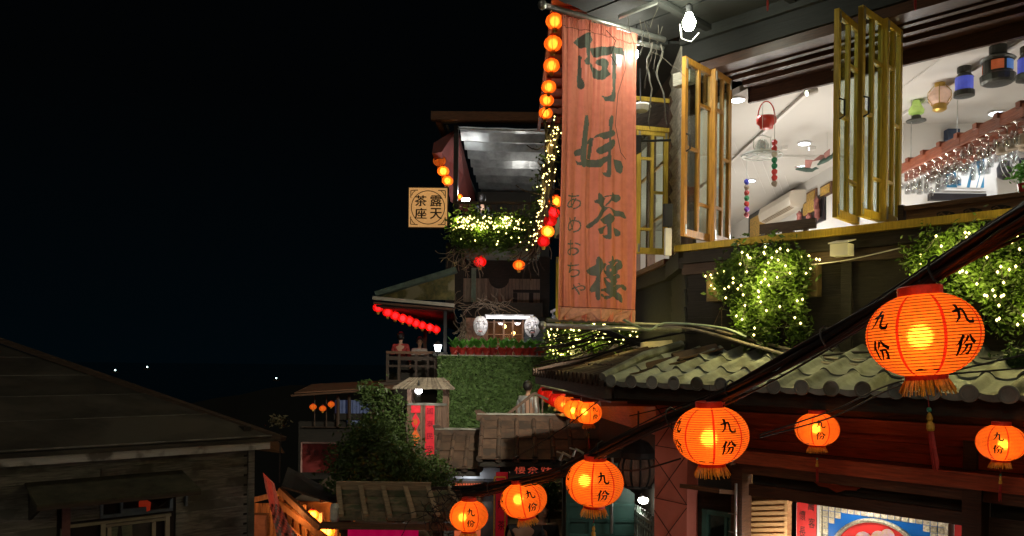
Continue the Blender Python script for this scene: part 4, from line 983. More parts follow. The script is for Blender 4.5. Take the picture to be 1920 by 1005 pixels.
basket(A, [(1685, 480), (1740, 440), (1810, 425), (1870, 432), (1960, 420), (1990, 520), (1960, 620), (1890, 610), (1850, 600), (1840, 560), (1780, 545), (1700, 510)], .10, .42, 11000, .028, 'wide trailing plant behind the largest lantern at the right edge', 60, 'fairy lights over the wide plant behind the largest lantern', 6, LEAFL, nl=16, pw=1.5)
basket(A, [(1860, 700), (1880, 665), (1930, 655), (1960, 700), (1920, 715)], .25, .5, 900, .026, 'small clump of leaves growing on the roof tiles at the right edge', 0, '', 8, LEAF_D, trail=False)
basket(BF, [(1062, 612), (1120, 604), (1185, 606), (1215, 615), (1205, 640), (1150, 645), (1110, 652), (1060, 655)], -2.6, -2.3, 2600, .04, 'trailing greenery below the foot of the banner', 60, 'fairy lights below the foot of the banner', 12, LEAFL, nl=6, pw=1.2, rb=.014)
f20 = front(18.5)
basket(f20, [(1026, 610), (1050, 605), (1092, 606), (1092, 668), (1026, 664)], 0, .25, 1800, .06, 'curtain of ivy left of the banner foot beside the bearded mask', 110, 'dense fairy lights on the ivy curtain beside the bearded mask', 13, LEAFL, nl=6, pw=4, rb=.016)
f23 = front(22.6)
basket(f23, [(842, 408), (870, 403), (915, 405), (960, 405), (992, 410), (992, 450), (975, 455), (940, 462), (900, 452), (868, 460), (848, 450)], .05, .55, 5200, .075, 'trailing plants in the long planter of the roof terrace', 150, 'dense fairy lights on the roof terrace planter', 14, LEAFL, nl=9, pw=6, rb=.020, bulb_band=f23.hit(900, 436)[1])
# twisted branch and garland left of the banner
mb = MB(); rnd = random.Random(21)
bp = [P(1046, 230, 16.5), P(1040, 270, 16.8), P(1031, 320, 17), P(1022, 370, 17.2), P(1013, 420, 17.5), P(1004, 455, 17.8), P(998, 480, 18)]
for k in range(7): mb.tube([p + Vector((rnd.gauss(0, .09), rnd.gauss(0, .1), rnd.gauss(0, .07))) for p in bp], .035, 5)
for k in range(46):
    p = rnd.choice(bp) + Vector((0, 0, rnd.gauss(0, .2))); mb.tube(vine(p, (rnd.gauss(0, .6), 0, rnd.gauss(-.6, .5)), 5, .14, .01), .012, 3)
BR = thing('twisted_branch', bp[-1], 'bundle of twisted bare branches running down left of the banner', 'branch'); mb.build('stem', W_DARK, BR)
pts = []
for k in range(120):
    t = rnd.random() * 5.2; i = int(t); f = t - i; p = bp[i].lerp(bp[i + 1], f); pts.append(tuple(p + Vector((rnd.gauss(-.05, .07), -.15, rnd.gauss(0, .1)))))
fairy('garland of fairy lights spiralling down the twisted branch', pts, bp[3], .015, nl=5, pw=2.0)
mb = MB(); leaves(mb, lambda: bp[1].lerp(bp[5], rnd.random()) + Vector((rnd.gauss(-.05, .12), 0, rnd.gauss(0, .1))), 700, .05, rnd); tag(mb.build('garland_leaves', LEAF_D), 'thin leaf garland wound along the twisted branch', 'garland', kind='stuff')

# ---------------------------------------------------------------- far terrace house
Yf = 23.0; T = front(Yf); TB = thing('terrace_house', P(930, 900, Yf), 'tall narrow house with a silver-roofed terrace and white masks on its wall', 'building')
def px(fr, x0, y0, x1, y1, o0, o1, m, nm, parent, as_piece=True):
    s0, z1 = fr.hit(x0, y0, o1); s1, z0 = fr.hit(x1, y1, o1)
    return piece(nm, fr, s0, s1, o0, o1, z0, z1, m, parent)
SILVER = mat('silver_corrugated_sheet', (.36, .36, .35), .36, .35, 3, metal=.6, bump=.3, rnd=.15)
z_f, z_b = 6.62, 6.18
nP = 9
for k in range(nP):                                         # each sheet folds: shallow sawtooth running away from us
    t0, t1 = k / nP, (k + 1) / nP; ya, yb = 23 + 8 * t0, 23 + 8 * t1; za = z_f + (z_b - z_f) * t0; zb_ = z_f + (z_b - z_f) * t1
    xl0, xl1 = -1.62 + .45 * t0, -1.62 + .45 * t1; mb = MB(); n = 10
    rows = []
    for j in range(5):
        f = j / 4; y = ya + (yb - ya) * f; z = za + (zb_ - za) * f + .10 * math.sin(math.pi * f) - .12 * (f > .85)
        rows.append([Vector((xl0 + (xl1 - xl0) * f + (2.75) * i / n, y, z + .012 * math.sin(i * 1.7 + k) - .1 * i / n * .6)) for i in range(n + 1)])
    for j in range(4):
        for i in range(n): mb.face([rows[j][i], rows[j][i + 1], rows[j + 1][i + 1], rows[j + 1][i]])
    mb.build('roof_sheet', SILVER, TB)
    MB().beam((xl0, ya, za - .06), (xl0 + 2.75, ya, za - .12), .03, .035).build('purlin', STEEL, TB)
px(T, 808, 208, 1040, 226, -.1, .12, W_BROWN, 'front_beam', TB); px(T, 830, 222, 1040, 231, -.3, -.12, W_DARK, 'front_beam', TB)
MB().beam(P(822, 226, 23), P(884, 372, 30), .16, .14).build('side_beam', W_BROWN, TB); MB().beam(P(838, 236, 23.2), P(896, 372, 30), .06, .06).build('side_pipe', STEEL, TB)
px(T, 851, 235, 858, 400, -.4, -.2, IRON, 'roof_post', TB); px(T, 1022, 228, 1030, 400, -.4, -.3, IRON, 'roof_post', TB)
mb = MB(); mb.hexa([P(810, 288, 23.1), P(828, 285, 23.1), P(886, 410, 29), P(845, 378, 25)], [P(813, 268, 23.2), P(858, 240, 23.3), P(892, 372, 29.6), P(870, 330, 25.4)]); mb.build('side_awning', mat('red_awning_cloth', (.17, .025, .018), .6, .3, 3), TB)
# railing
px(T, 852, 377, 1010, 383, -.05, .03, W_DARK, 'rail', TB)
for k in range(15): px(T, 857 + k * 10.3, 383, 860 + k * 10.3, 410, -.03, .01, W_DARK, 'baluster', TB)
px(T, 852, 405, 1008, 466, -.25, -.02, W_BLACK, 'planter_wall', TB)
px(T, 872, 464, 1012, 480, -1.4, .45, mat('grey_green_slab', (.16, .20, .17), .8, .3, 4), 'floor_slab', TB)
back(front(29), -1.3, 1.3, -.1, 0, 3.5, 6.0, W_BLACK, TB, 'back_wall')
px(T, 836, 455, 868, 575, -1.3, -.5, W_BLACK, 'pillar', TB)
# upper room wall of upright boards
Tw = front(23.6)
back(Tw, *(sorted((Tw.s(866), Tw.s(1030)))), -.1, -.03, Tw.hit(900, 668)[1], Tw.hit(900, 480)[1], W_BLACK, TB, 'wall')
s0, s1 = Tw.s(868), Tw.s(1012); za, zb_ = Tw.hit(900, 567)[1], Tw.hit(900, 522)[1]
planks_v(Tw, s0, s1, -.02, za, zb_, 22, mat('grey_brown_boards', (.22, .17, .12), .8, .4, 5, 'v'), TB)
mb = MB(); disc(mb, Tw.s(935), Tw.hit(935, 522)[1], .30, .02, fr=Tw); mb.build('carved_roundel', W_BLACK, TB)
px(Tw, 962, 543, 1012, 549, .0, .03, W_BLACK, 'window_frame', TB)
for x in (962, 992): px(Tw, x, 549, x + 8, 568, .0, .028, W_BLACK, 'window_frame', TB)
px(Tw, 884, 502, 892, 566, .03, .08, mat('faded_green_paint', (.16, .22, .16), .7, .3, 6), 'post', TB)
px(Tw, 866, 566, 1018, 594, .0, .35, W_BLACK, 'ledge', TB)
# lit window, masks, tube light
BRICK = mat('salmon_brick', (.32, .17, .11), .85, .3, 12); Tm = front(22.6)
back(Tm, Tm.s(874), Tm.s(912), -.1, 0, Tm.hit(0, 670)[1], Tm.hit(0, 594)[1], MATS['salmon_brick'], TB, 'brick_wall')
for r in range(9):
    for c in range(4):
        x0 = 874 + c * 9.6 + (r % 2) * 4; y0 = 596 + r * 8
        if x0 < 904: px(Tm, x0, y0, x0 + 8.8, y0 + 7, 0, .02, BRICK, 'brick', TB)
back(Tm, Tm.s(912), Tm.s(1030), -.9, -.8, Tm.hit(0, 670)[1], Tm.hit(0, 594)[1], mat('dim_brown_room', (.20, .12, .08), .8, .3, 3), TB, 'room_back')
WF = mat('brown_window_frame', (.30, .16, .08), .5, .3, 8)
for x in (912, 925, 943, 960, 979): px(Tm, x, 600, x + 2.6, 668, -.03, .03, WF, 'mullion', TB)
for y in (603, 626, 648): px(Tm, 912, y, 982, y + 2, -.025, .025, WF, 'muntin', TB)
for i, (xa, xb) in enumerate(((914, 925), (927, 943), (945, 960), (962, 979))): px(Tm, xa, 605, xb, 668, -.008, -.004, glass('room_glass', (.9, .85, .8), .9), 'pane', TB)
planks_h(Tm, Tm.s(982), Tm.s(1028), -.02, Tm.hit(0, 668)[1], Tm.hit(0, 606)[1], 7, mat('blue_grey_clapboard', (.15, .18, .18), .7, .3, 6, 'h'), TB, lap=.02)
tz = Tm.hit(955, 597)[1]; TU = thing('tube_light', Tm(Tm.s(955), .5, tz), 'long white fluorescent tube above the small-paned window', 'lamp')
MB().tube([Tm(Tm.s(913), .5, tz), Tm(Tm.s(997), .5, tz)], .035, 10).build('tube', emis('tube_glow', (.98, .92, 1.0), 4), TU)
MB().box(Tm, Tm.s(911), Tm.s(999), .44, .56, tz + .035, tz + .08).build('fitting', STEEL, TU)
for k in range(4): lamp(Tm(Tm.s(907 + k * 32), 1.0, tz - .05), 6, (.98, .94, 1.0), .1, 'tube_lamp', TU)
for x, y, e in ((946, 611, 6), (963, 624, 6)):
    c = Tm(Tm.s(x), -.4, Tm.hit(x, y)[1]); b = MB().lathe([(.01, -.06), (.05, -.03), (.05, .03), (.01, .06)], 10, c=c); tag(b.build('room_bulb', emis('warm_small', (1, .6, .2), 14)), 'small warm bulb ' + ('high' if y < 620 else 'low') + ' behind the small-paned window', 'lamp')
lamp(Tm(Tm.s(950), -.3, Tm.hit(0, 620)[1]), 3.5, (1, .65, .35), .1, 'room_light')
def mask(px_, py_, wpx, hpx, label, beard):
    fr = front(22.05); s, z = fr.hit(px_, py_); w_ = wpx * 22.05 / F; h_ = hpx * 22.05 / F
    root = thing('white_mask', fr(s, 0, z - h_ / 2), label, 'mask', 'large white face masks on the wall'); mb = MB(); n = 22
    def pt(u, v):                                           # u,v in -1..1
        wv = math.sqrt(max(0, 1 - abs(v) ** 2.3)) * (1 if v > 0 else 1 - .12 * abs(v)); x = u * w_ / 2 * wv; d = .10 * math.sqrt(max(0, 1 - (u * .95) ** 2)) * (wv + .05)
        d += .055 * math.exp(-(u / .16) ** 2) * math.exp(-((v + .05) / .3) ** 2) + .02 * math.exp(-((abs(u) - .45) / .25) ** 2 - ((v + .15) / .2) ** 2) - .03 * math.exp(-((abs(u) - .42) / .2) ** 2 - ((v - .18) / .12) ** 2) + .02 * math.exp(-(u / .3) ** 2 - ((v + .52) / .1) ** 2)
        return fr(s + x, d, z + v * h_ / 2)
    for i in range(n):
        for j in range(n): u0, u1 = -1 + 2 * i / n, -1 + 2 * (i + 1) / n; v0, v1 = -1 + 2 * j / n, -1 + 2 * (j + 1) / n; mb.face([pt(u0, v0), pt(u1, v0), pt(u1, v1), pt(u0, v1)])
    m_ = mb.build('face', WHITEP, root, smooth=True); bm = bmesh.new(); bm.from_mesh(m_.data); bmesh.ops.remove_doubles(bm, verts=bm.verts, dist=1e-4); bm.to_mesh(m_.data); bm.free()
    MB().lathe([(.01, -.02), (w_ * .51, -.02), (w_ * .51, .0), (.01, 0)], 24, c=fr(s, 0, z), ax=Matrix.Rotation(R(90), 3, 'X') @ Matrix.Diagonal((1, h_ / w_, 1))).build('backing', W_BLACK, root)
    def feat(nm, pts, r, m): mb = MB(); mb.tube([pt(u, v) + fr.out * .006 for u, v in pts], r, 5); mb.build(nm, m, root)
    for sg in (-1, 1):
        feat('eye', [(sg * .22, .16), (sg * .42, .20), (sg * .62, .14)], [.004, .010, .004], INK); feat('eyebrow', [(sg * .2, .36), (sg * .45, .42), (sg * .68, .33)], [.004, .009, .004], MATS['dim_brown_room'])
    feat('mouth', [(-.3, -.5), (-.1, -.56), (.1, -.56), (.3, -.5)], [.005, .016, .016, .005], mat('dusky_lip', (.45, .16, .12), .6))
    if beard:
        feat('moustache', [(-.42, -.62), (-.36, -.42), (-.1, -.34), (.1, -.34), (.36, -.42), (.42, -.62)], [.006, .014, .016, .016, .014, .006], INK); feat('beard', [(0, -.7), (0, -.82), (0, -.98)], [.03, .05, .02], INK)
mask(901, 611, 27, 38, 'smiling white mask on the brick left of the small-paned window', False); mask(998, 613, 30, 40, 'white mask with black moustache and beard right of the window', True)
# potted plants on the hedge wall
Th = front(20.5); hz = Th.hit(900, 667)[1]
for k in range(12):
    x = 852 + k * 15 + random.uniform(-2, 2); s = Th.s(x); pr = random.uniform(.09, .12)
    root = thing('potted_plant', Th(s, -.15, hz), ['first', 'second', 'third', 'fourth', 'fifth', 'sixth', 'sixth', 'fifth', 'fourth', 'third', 'second', 'first'][k] + ' leafy pot in red wrapping from the ' + ('left' if k < 6 else 'right') + ' on top of the hedge wall', 'potted plant', 'pots in red foil along the hedge wall')
    mb = MB(); n = 12
    mb.lathe([(pr * .7, 0), (pr * .8, .06), (pr * .95, .13), (pr * 1.25, .20), (pr * .8, .19)], n, c=Th(s, -.15, hz))
    for v in mb.v[n * 2:]: v += Vector((random.gauss(0, .012), random.gauss(0, .012), random.gauss(0, .02)))
    mb.build('foil_wrap', mat('crinkled_red_foil', (.24, .02, .015), .35, .4, 20, bump=.6, rnd=.3), root)
    mb = MB()
    for j in range(13):
        a = random.uniform(0, 6.28); r = random.uniform(.09, .20); h = random.uniform(.16, .34); c = Th(s, -.15, hz + .16); tip = c + Vector((math.cos(a) * r, math.sin(a) * r, h)); sd_ = Vector((-math.sin(a), math.cos(a), 0)) * .075; up = Vector((math.cos(a) * .03, math.sin(a) * .03, -.01))
        m1 = c.lerp(tip, .55) + Vector((0, 0, .03)); i = len(mb.v); mb.v += [c, m1 - sd_, tip, m1 + sd_, m1 - up]; mb.f += [[i, i + 1, i + 4], [i + 1, i + 2, i + 4], [i + 2, i + 3, i + 4], [i + 3, i, i + 4]]; mb.mi += [0] * 4
    mb.build('leaves', LEAF_B, root)
# hedge wall
HW = thing('hedge_wall', Th(Th.s(918), 0, -3.3), 'tall wall covered in clipped green artificial hedge', 'hedge')
hs0, hs1 = Th.s(822), Th.s(1040)
back(Th, hs0, hs1, -.4, -.02, -3.3, hz, mat('dark_green_backing', (.012, .022, .008), .9), HW, 'wall_core')
rnd = random.Random(31); mb = MB(); leaves(mb, lambda: Th(rnd.uniform(hs0, hs1), rnd.uniform(-.02, .045), rnd.uniform(-2.1, hz)), 21000, .046, rnd); tag(mb.build('hedge_leaves', leafmat('clipped_hedge_leaf', (.15, .25, .08), .2), HW), kind='stuff')
piece('coping', Th, hs0, hs1, -.4, .03, hz - .01, hz + .02, mat('pale_concrete', (.3, .29, .25), .8), HW)
# shed roof with the red lantern row on the left
SH_ = thing('lean_to_shed', P(780, 690, 24), 'open shed with mossy green gable left of the terrace house', 'building')
S1 = front(22.5)
mb = MB(); mb.prism([P(722, 552, 22.5), P(852, 514, 22.5), P(852, 562, 22.5), P(704, 562, 22.5)], (0, .1, 0)); mb.build('gable_wall', mat('mossy_yellow_wall', (.18, .15, .05), .9, .6, 5, col2=(.06, .07, .03), wear=(.3, .27, .15)), SH_)
MB().beam(P(706, 552, 22.3), P(856, 506, 22.3), .5, .13).build('verge_board', mat('green_verge_paint', (.09, .13, .10), .7, .4, 4), SH_)
MB().beam(P(700, 559, 22.2), P(852, 573, 22.2), .3, .09).build('eave_board', W_PALE, SH_); MB().beam(P(702, 568, 22.25), P(850, 580, 22.25), .3, .05).build('eave_board', W_BROWN, SH_)
mb = MB(); mb.hexa([P(705, 575, 22.4), P(850, 583, 22.4), P(862, 624, 29), P(826, 608, 29)], [P(705, 571, 22.4), P(850, 579, 22.4), P(862, 620, 29), P(826, 604, 29)]); mb.build('shed_soffit', W_DARK, SH_)
px(S1, 832, 575, 837, 668, -.2, -.1, IRON, 'post', SH_); px(front(26), 794, 610, 800, 668, 0, .1, W_DARK, 'post', SH_)
# balcony
BF2 = front(22.8); BC = thing('balcony', P(770, 720, 22.8), 'weathered wooden balcony under the shed roof', 'balcony')
for y0, y1, m in ((658, 664, W_BROWN), (668, 676, W_DARK), (684, 689, W_DARK), (712, 717, W_DARK)): px(BF2, 724, y0, 818, y1, -.05, .03, m, 'rail', BC)
for x in (724, 746, 778, 800, 814): px(BF2, x, 664, x + 4, 713, -.06, .04, W_DARK, 'baluster', BC)
px(BF2, 729, 664, 745, 712, -.03, -.02, glass('cloudy_panel', (.6, .65, .6), .7), 'side_panel', BC); px(BF2, 728, 716, 820, 760, -.6, -.1, W_BLACK, 'underside', BC); px(BF2, 726, 665, 820, 712, -.9, -.8, W_BLACK, 'inner_board', BC)
px(BF2, 812, 660, 838, 668, -.1, .1, W_GREY, 'cap', BC)
def street_lamp(px_, py_, Y, hh, label, power, em, group=None):
    c = P(px_, py_, Y); k = hh / .5; root = thing('coach_lamp', c - Vector((0, 0, .30 * k)), label, 'lamp')
    MB().lathe([(.09 * k, -.14 * k), (.15 * k, .10 * k), (.13 * k, .11 * k)], 4, c=c).build('lit_glass', emis(em, (.98, .97, 1), 6), root)
    MB().lathe([(.19 * k, .11 * k), (.10 * k, .19 * k), (.02 * k, .26 * k)], 4, c=c).build('roof_cap', IRON, root)
    MB().lathe([(.05 * k, -.3 * k), (.08 * k, -.2 * k), (.10 * k, -.14 * k)], 4, c=c).build('base', IRON, root)
    lamp(c + Vector((0, -.22 * k, 0)), power, (1, .98, .95), .08 * k, 'coach_light', root)
street_lamp(821, 652, 22.2, .36, 'white coach lamp at the corner of the weathered balcony', 9, 'coach_glow')
b = MB().lathe([(.01, -.06), (.12, -.04), (.13, .03), (.01, .05)], 12, c=P(873, 374, 24)); tag(b.build('terrace_bulb', emis('terrace_glow', (.9, 1, 1), 18)), 'small white bulb at the left end of the terrace railing', 'lamp')
lamp(P(873, 370, 23.8) + Vector((0, 0, .1)), 60, (.95, 1, 1), .1, 'terrace_light'); lamp((.2, 26, 4.6), 55, (1, .98, .92), .2, 'terrace_light'); 
b = MB().box(front(26), .55, 1.0, 0, .3, 5.0, 5.25); tag(b.build('projector', IRON), 'dark box hanging under the silver terrace roof', 'projector')
# bare creeper over the ledge and corner
mb = MB(); rnd = random.Random(5)
for k in range(110): mb.tube(vine(P(rnd.uniform(850, 950) if k % 2 else rnd.uniform(862, 876), rnd.uniform(568, 582) if k % 2 else rnd.uniform(585, 650), 22.5 if k % 2 else 22.6), (rnd.gauss(.0, .8 if k % 2 else .12), 0, rnd.gauss(.1 if k % 2 else -1, .3)), 6, .08, .01), .010, 3)
for k in range(40): mb.tube(vine(P(rnd.uniform(845, 900), rnd.uniform(462, 490), 22.3), (rnd.gauss(0, .5), 0, -1), 5, .11, .01), .010, 3)
tag(mb.build('creeper', mat('dry_brown_creeper', (.20, .15, .10), .9, .4, 10)), 'tangle of dry brown creeper over the ledge above the masks', 'creeper', kind='stuff')

# lit square sign
SG = front(22.8); s0, z1 = SG.hit(767, 352); s1, z0 = SG.hit(838, 426); SN = thing('square_sign', SG((s0 + s1) / 2, 0, z0), 'lit square sign lettered 露天茶座 inside a round border', 'sign')
back(SG, s0 - .03, s1 + .03, -.28, -.02, z0 - .03, z1 + .03, W_BLACK, SN, 'box'); 
face = glow('amber_sign_face', (1.0, .50, .16), .42, (.55, .34, .16)); back(SG, s0, s1, -.02, 0, z0, z1, face, SN, 'face')
cx, cz, rr_ = (s0 + s1) / 2, (z0 + z1) / 2, (s1 - s0) * .445
mb = MB()
for k in range(48):
    if k % 12 in (0, 11) and k not in (0, 47, 11, 12): pass
    a0, a1 = 2 * math.pi * k / 48, 2 * math.pi * (k + .99) / 48; mb.face([SG(cx + rr_ * math.cos(a0), .006, cz + rr_ * math.sin(a0)), SG(cx + rr_ * math.cos(a1), .006, cz + rr_ * math.sin(a1)), SG(cx + rr_ * .955 * math.cos(a1), .006, cz + rr_ * .955 * math.sin(a1)), SG(cx + rr_ * .955 * math.cos(a0), .006, cz + rr_ * .955 * math.sin(a0))])
for sx in (-1, 1):
    for sz in (-1, 1):
        q = [(.46, .25), (.46, .45), (.27, .46)]; 
        for (xa, za_), (xb, zb2) in zip(q, q[1:]): mb.tube([SG(cx + sx * xa * (s1 - s0) * .98, .008, cz + sz * za_ * (s1 - s0) * .98), SG(cx + sx * xb * (s1 - s0) * .98, .008, cz + sz * zb2 * (s1 - s0) * .98)], .011, 4)
        mb.tube([SG(cx + sx * .34 * (s1 - s0), .008, cz + sz * .43 * (s1 - s0)), SG(cx + sx * .40 * (s1 - s0), .008, cz + sz * .38 * (s1 - s0)), SG(cx + sx * .43 * (s1 - s0), .008, cz + sz * .31 * (s1 - s0))], .010, 4)
mb.build('border', INK, SN)
mb = MB(); W_ = s1 - s0
for ch, cxx, czz in (('露', .21, .17), ('天', .21, -.16), ('茶', -.19, .17), ('座', -.19, -.16)): 
    for dx, dz in ((0, 0), (.008, 0), (0, .008), (-.008, 0)): letter(mb, ch, SG, cx + (cxx - .15) * W_ + dx, cx + (cxx + .15) * W_ + dx, cz + (czz - .14) * W_ + dz, cz + (czz + .14) * W_ + dz, .006 + dx * .1 + dz * .15)
mb.build('lettering', INK, SN)
lamp(SG((s0 + s1) / 2 - .1, .5, z1 + .25), 1.6, (1, .6, .25), .08, 'sign_light')
MB().beam(SG(s1, -.15, z0 + .1), SG(s1 + .6, -.15, z0 + .1), .05, .05).build('bracket', IRON, SN)

# ---------------------------------------------------------------- small lamp shrine with couplets
Sh = front(17.0); SR2 = thing('lamp_pavilion', P(800, 940, 17), 'narrow boarded pavilion with a shingle cap and hanging white lamp', 'pavilion')
PB = mat('brown_upright_board', (.17, .10, .065), .7, .35, 5, 'v')
sA_, sB_ = Sh.s(765), Sh.s(840); zt1 = Sh.hit(0, 752)[1]
back(Sh, sA_ + .02, sB_ - .02, -.55, -.45, -3.3, zt1, PB, SR2, 'back_wall')
planks_v(Sh, sA_ + .08, sB_ - .08, -.01, -3.3, zt1, 17, PB, SR2); piece('top_rail', Sh, sA_, sB_, -.04, .05, zt1, zt1 + .05, W_GREY, SR2)
for s in (sA_, sB_ - .09): 
    for oo in (-.02, -.55): piece('post', Sh, s, s + .09, oo - .04, oo + .05, -3.3, -.5, PB, SR2)
zr0, zr1 = Sh.hit(0, 721)[1], Sh.hit(0, 703)[1]
mb = MB(); e = [Sh(Sh.s(743), .35, zr0), Sh(Sh.s(855), .35, zr0), Sh(Sh.s(848), -.9, zr0), Sh(Sh.s(750), -.9, zr0)]; t_ = [Sh(Sh.s(768), -.22, zr1), Sh(Sh.s(830), -.22, zr1), Sh(Sh.s(830), -.32, zr1), Sh(Sh.s(768), -.32, zr1)]; mb.hexa(e, t_); mb.build('roof_core', W_DARK, SR2)
SHG = mat('pale_shingle_strip', (.30, .25, .19), .85, .5, 6, rnd=.35)
for k in range(30):
    f = k / 29; a = t_[0].lerp(t_[1], f); b_ = e[0].lerp(e[1], f); m_ = MB(); m_.beam(a + Vector((0, -.01, .02)), b_ + Vector((0, -.03, .015)), .045, .02); m_.build('shingle', SHG, SR2)
lc = P(785, 731, 16.8); LR = thing('hanging_lamp', lc, 'bright white lamp hanging under the shingle cap of the pavilion', 'lamp')
MB().lathe([(.035, -.075), (.07, -.05), (.075, .06), (.05, .085)], 10, c=lc).build('lamp_glass', emis('cap_lamp', (1, .96, 1), 22), LR); MB().lathe([(.05, .085), (.02, .12), (.01, .2)], 8, c=lc).build('lamp_cap', IRON, LR); MB().lathe([(.03, -.14), (.05, -.10), (.035, -.08)], 8, c=lc).build('lamp_foot', IRON, LR)
lamp(lc + Vector((0, -.12, 0)), 9, (1, .96, .92), .06, 'cap_light', LR)
RPB = glow('lit_red_paper', (.85, .02, .04), .05, (.62, .015, .03))  # faint emission stands in for lamplight on the paper
def sheet(fr, x0, y0, x1, y1, o, label, chars='', m=RPB, cat='couplet', ink=None, grp=None, nm='red_couplet', cols=1):
    s0, z1 = fr.hit(x0, y0, o); s1, z0 = fr.hit(x1, y1, o); root = thing(nm, fr((s0 + s1) / 2, o, z0), label, cat, grp); back(fr, s0, s1, o, o + .012, z0, z1, m, root, 'panel')
    if chars:
        mb = MB(); n = len(chars); h = (z1 - z0) / n; w_ = (s1 - s0)
        for i, ch in enumerate(chars): c_ = z1 - (i + .5) * h; q = min(h * .36, w_ * .34); letter(mb, ch, fr, (s0 + s1) / 2 - q, (s0 + s1) / 2 + q, c_ - q, c_ + q, o + .017)
        mb.build('lettering', ink or INK, root)
    return root
sheet(Sh, 798, 759, 814, 853, .03, 'long red couplet on the right half of the pavilion', '國泰民安', ink=mat('dark_red_ink', (.16, .0, .01), .7))
sheet(Sh, 771, 757, 788, 774, .03, 'small red square paper at the top left of the pavilion', cat='paper', nm='red_paper')
for y, n_, m in ((791, 'upper', RPB), (820, 'lower', glow('lit_orange_paper', (1, .16, .02), .10, (.7, .12, .02)))):  # orange charm is only paper, its lit look is emission
    s, z = Sh.hit(779, y, .04); root = thing('diamond_paper', Sh(s, .03, z - .2), n_ + ' diamond paper charm on the left half of the pavilion', 'paper', 'diamond paper charms'); 
    MB().prism([Sh(s - .10, .03, z), Sh(s, .03, z - .2), Sh(s + .10, .03, z), Sh(s, .03, z + .2)], Sh.out * .01).build('panel', m, root); mb = MB(); letter(mb, '福' if n_ == 'lower' else '春', Sh, s - .05, s + .05, z - .07, z + .07, .045); mb.build('lettering', mat('orange_ink', (.8, .25, .02), .6), root)
# ---------------------------------------------------------------- tiled gate roofs over the alley entrance
def gate_roof(x0, x1, yr, ye, Yr, Ye, label, nrib, horn_left=True, name='gate_roof'):
    zr, ze = P(x0, yr, Yr).z, P(x0, ye, Ye).z; X0, X1 = P(x0, yr, Yr).x, P(x1, yr, Yr).x
    root = thing(name, ((X0 + X1) / 2, Ye, ze), label, 'roof', 'dark tiled gate roofs'); fr = WORLD; up = Vector((0, Ye - Yr, ze - zr)); n = 4
    Xv = Vector((1, 0, 0)); Nn = Xv.cross(up.normalized()); Nn = -Nn if Nn.z < 0 else Nn
    wd = (X1 - X0) / nrib
    pan = MB(); 
    for i in range(nrib):
        for r in range(n):
            a = Vector((X0 + i * wd + .02, Yr, zr)) + up * (r / n) + Nn * (.012 if r % 2 else 0); b_ = a + up * (1.12 / n) + Nn * .02
            m_ = MB(); m_.hexa([a, a + Xv * (wd - .02), b_ + Xv * (wd - .02), b_], [p + Nn * .02 for p in (a, a + Xv * (wd - .02), b_ + Xv * (wd - .02), b_)]); m_.build('pan_tile', TILE_D, root)
    for i in range(nrib + 1):
        for r in range(n):
            a = Vector((X0 + i * wd, Yr, zr)) + up * (r / n) + Nn * (.035 + .004 * (r % 2)); b_ = a + up * (1.05 / n) + Nn * .008
            m_ = MB(); m_.tube([a, b_], [.040, .046], 9); m_.build('cover_tile', TILE_D, root, smooth=False)
        MB().lathe([(.03, 0), (.06, .005), (.064, .03), (.03, .035)], 12, c=Vector((X0 + i * wd, Ye - .0, ze + .02)), ax=Matrix.Rotation(R(90), 3, 'X')).build('tile_end', TILE_D, root)
    back(fr, X0 - .08, X1 + .05, -Yr - .10, -Yr + .06, zr - .02, zr + .10, TILE_D, root, 'ridge'); back(fr, X0 - .1, X1 + .06, -Yr - .12, -Yr + .08, zr + .103, zr + .125, W_GREY, root, 'ridge_cap')
    if horn_left:
        mb = MB(); k = .5; mb.prism([(X0 - .30 * k, -0, zr + .36 * k), (X0 - .05, 0, zr + .38 * k), (X0 + .22 * k, 0, zr + .2 * k), (X0 + .5 * k, 0, zr + .12), (X0 + .5 * k, 0, zr), (X0 - .12, 0, zr - .0), (X0 - .12, 0, zr + .1)], (0, .14, 0))
        for v in mb.v: v.y += Yr - .07
        mb.build('ridge_horn', TILE_D, root)
    piece('eave_board', fr, X0, X1, -Ye - .03, -Ye, ze - .12, ze - .01, W_BLACK, root)
    mb = MB(); mb.hexa([(X0, Yr, zr - .04), (X1, Yr, zr - .04), (X1, Ye + .02, ze - .05), (X0, Ye + .02, ze - .05)], [(X0, Yr, zr - .02), (X1, Yr, zr - .02), (X1, Ye + .02, ze - .03), (X0, Ye + .02, ze - .03)]); mb.build('roof_board', W_BLACK, root)
    return root
gate_roof(905, 1128, 787, 862, 15.3, 14.1, 'dark tiled gate roof behind the nearer row of lanterns, the higher of the pair', 7)
gate_roof(826, 905, 815, 880, 15.5, 14.3, 'short dark tiled gate roof in front of the hedge wall, the lower of the pair', 3)
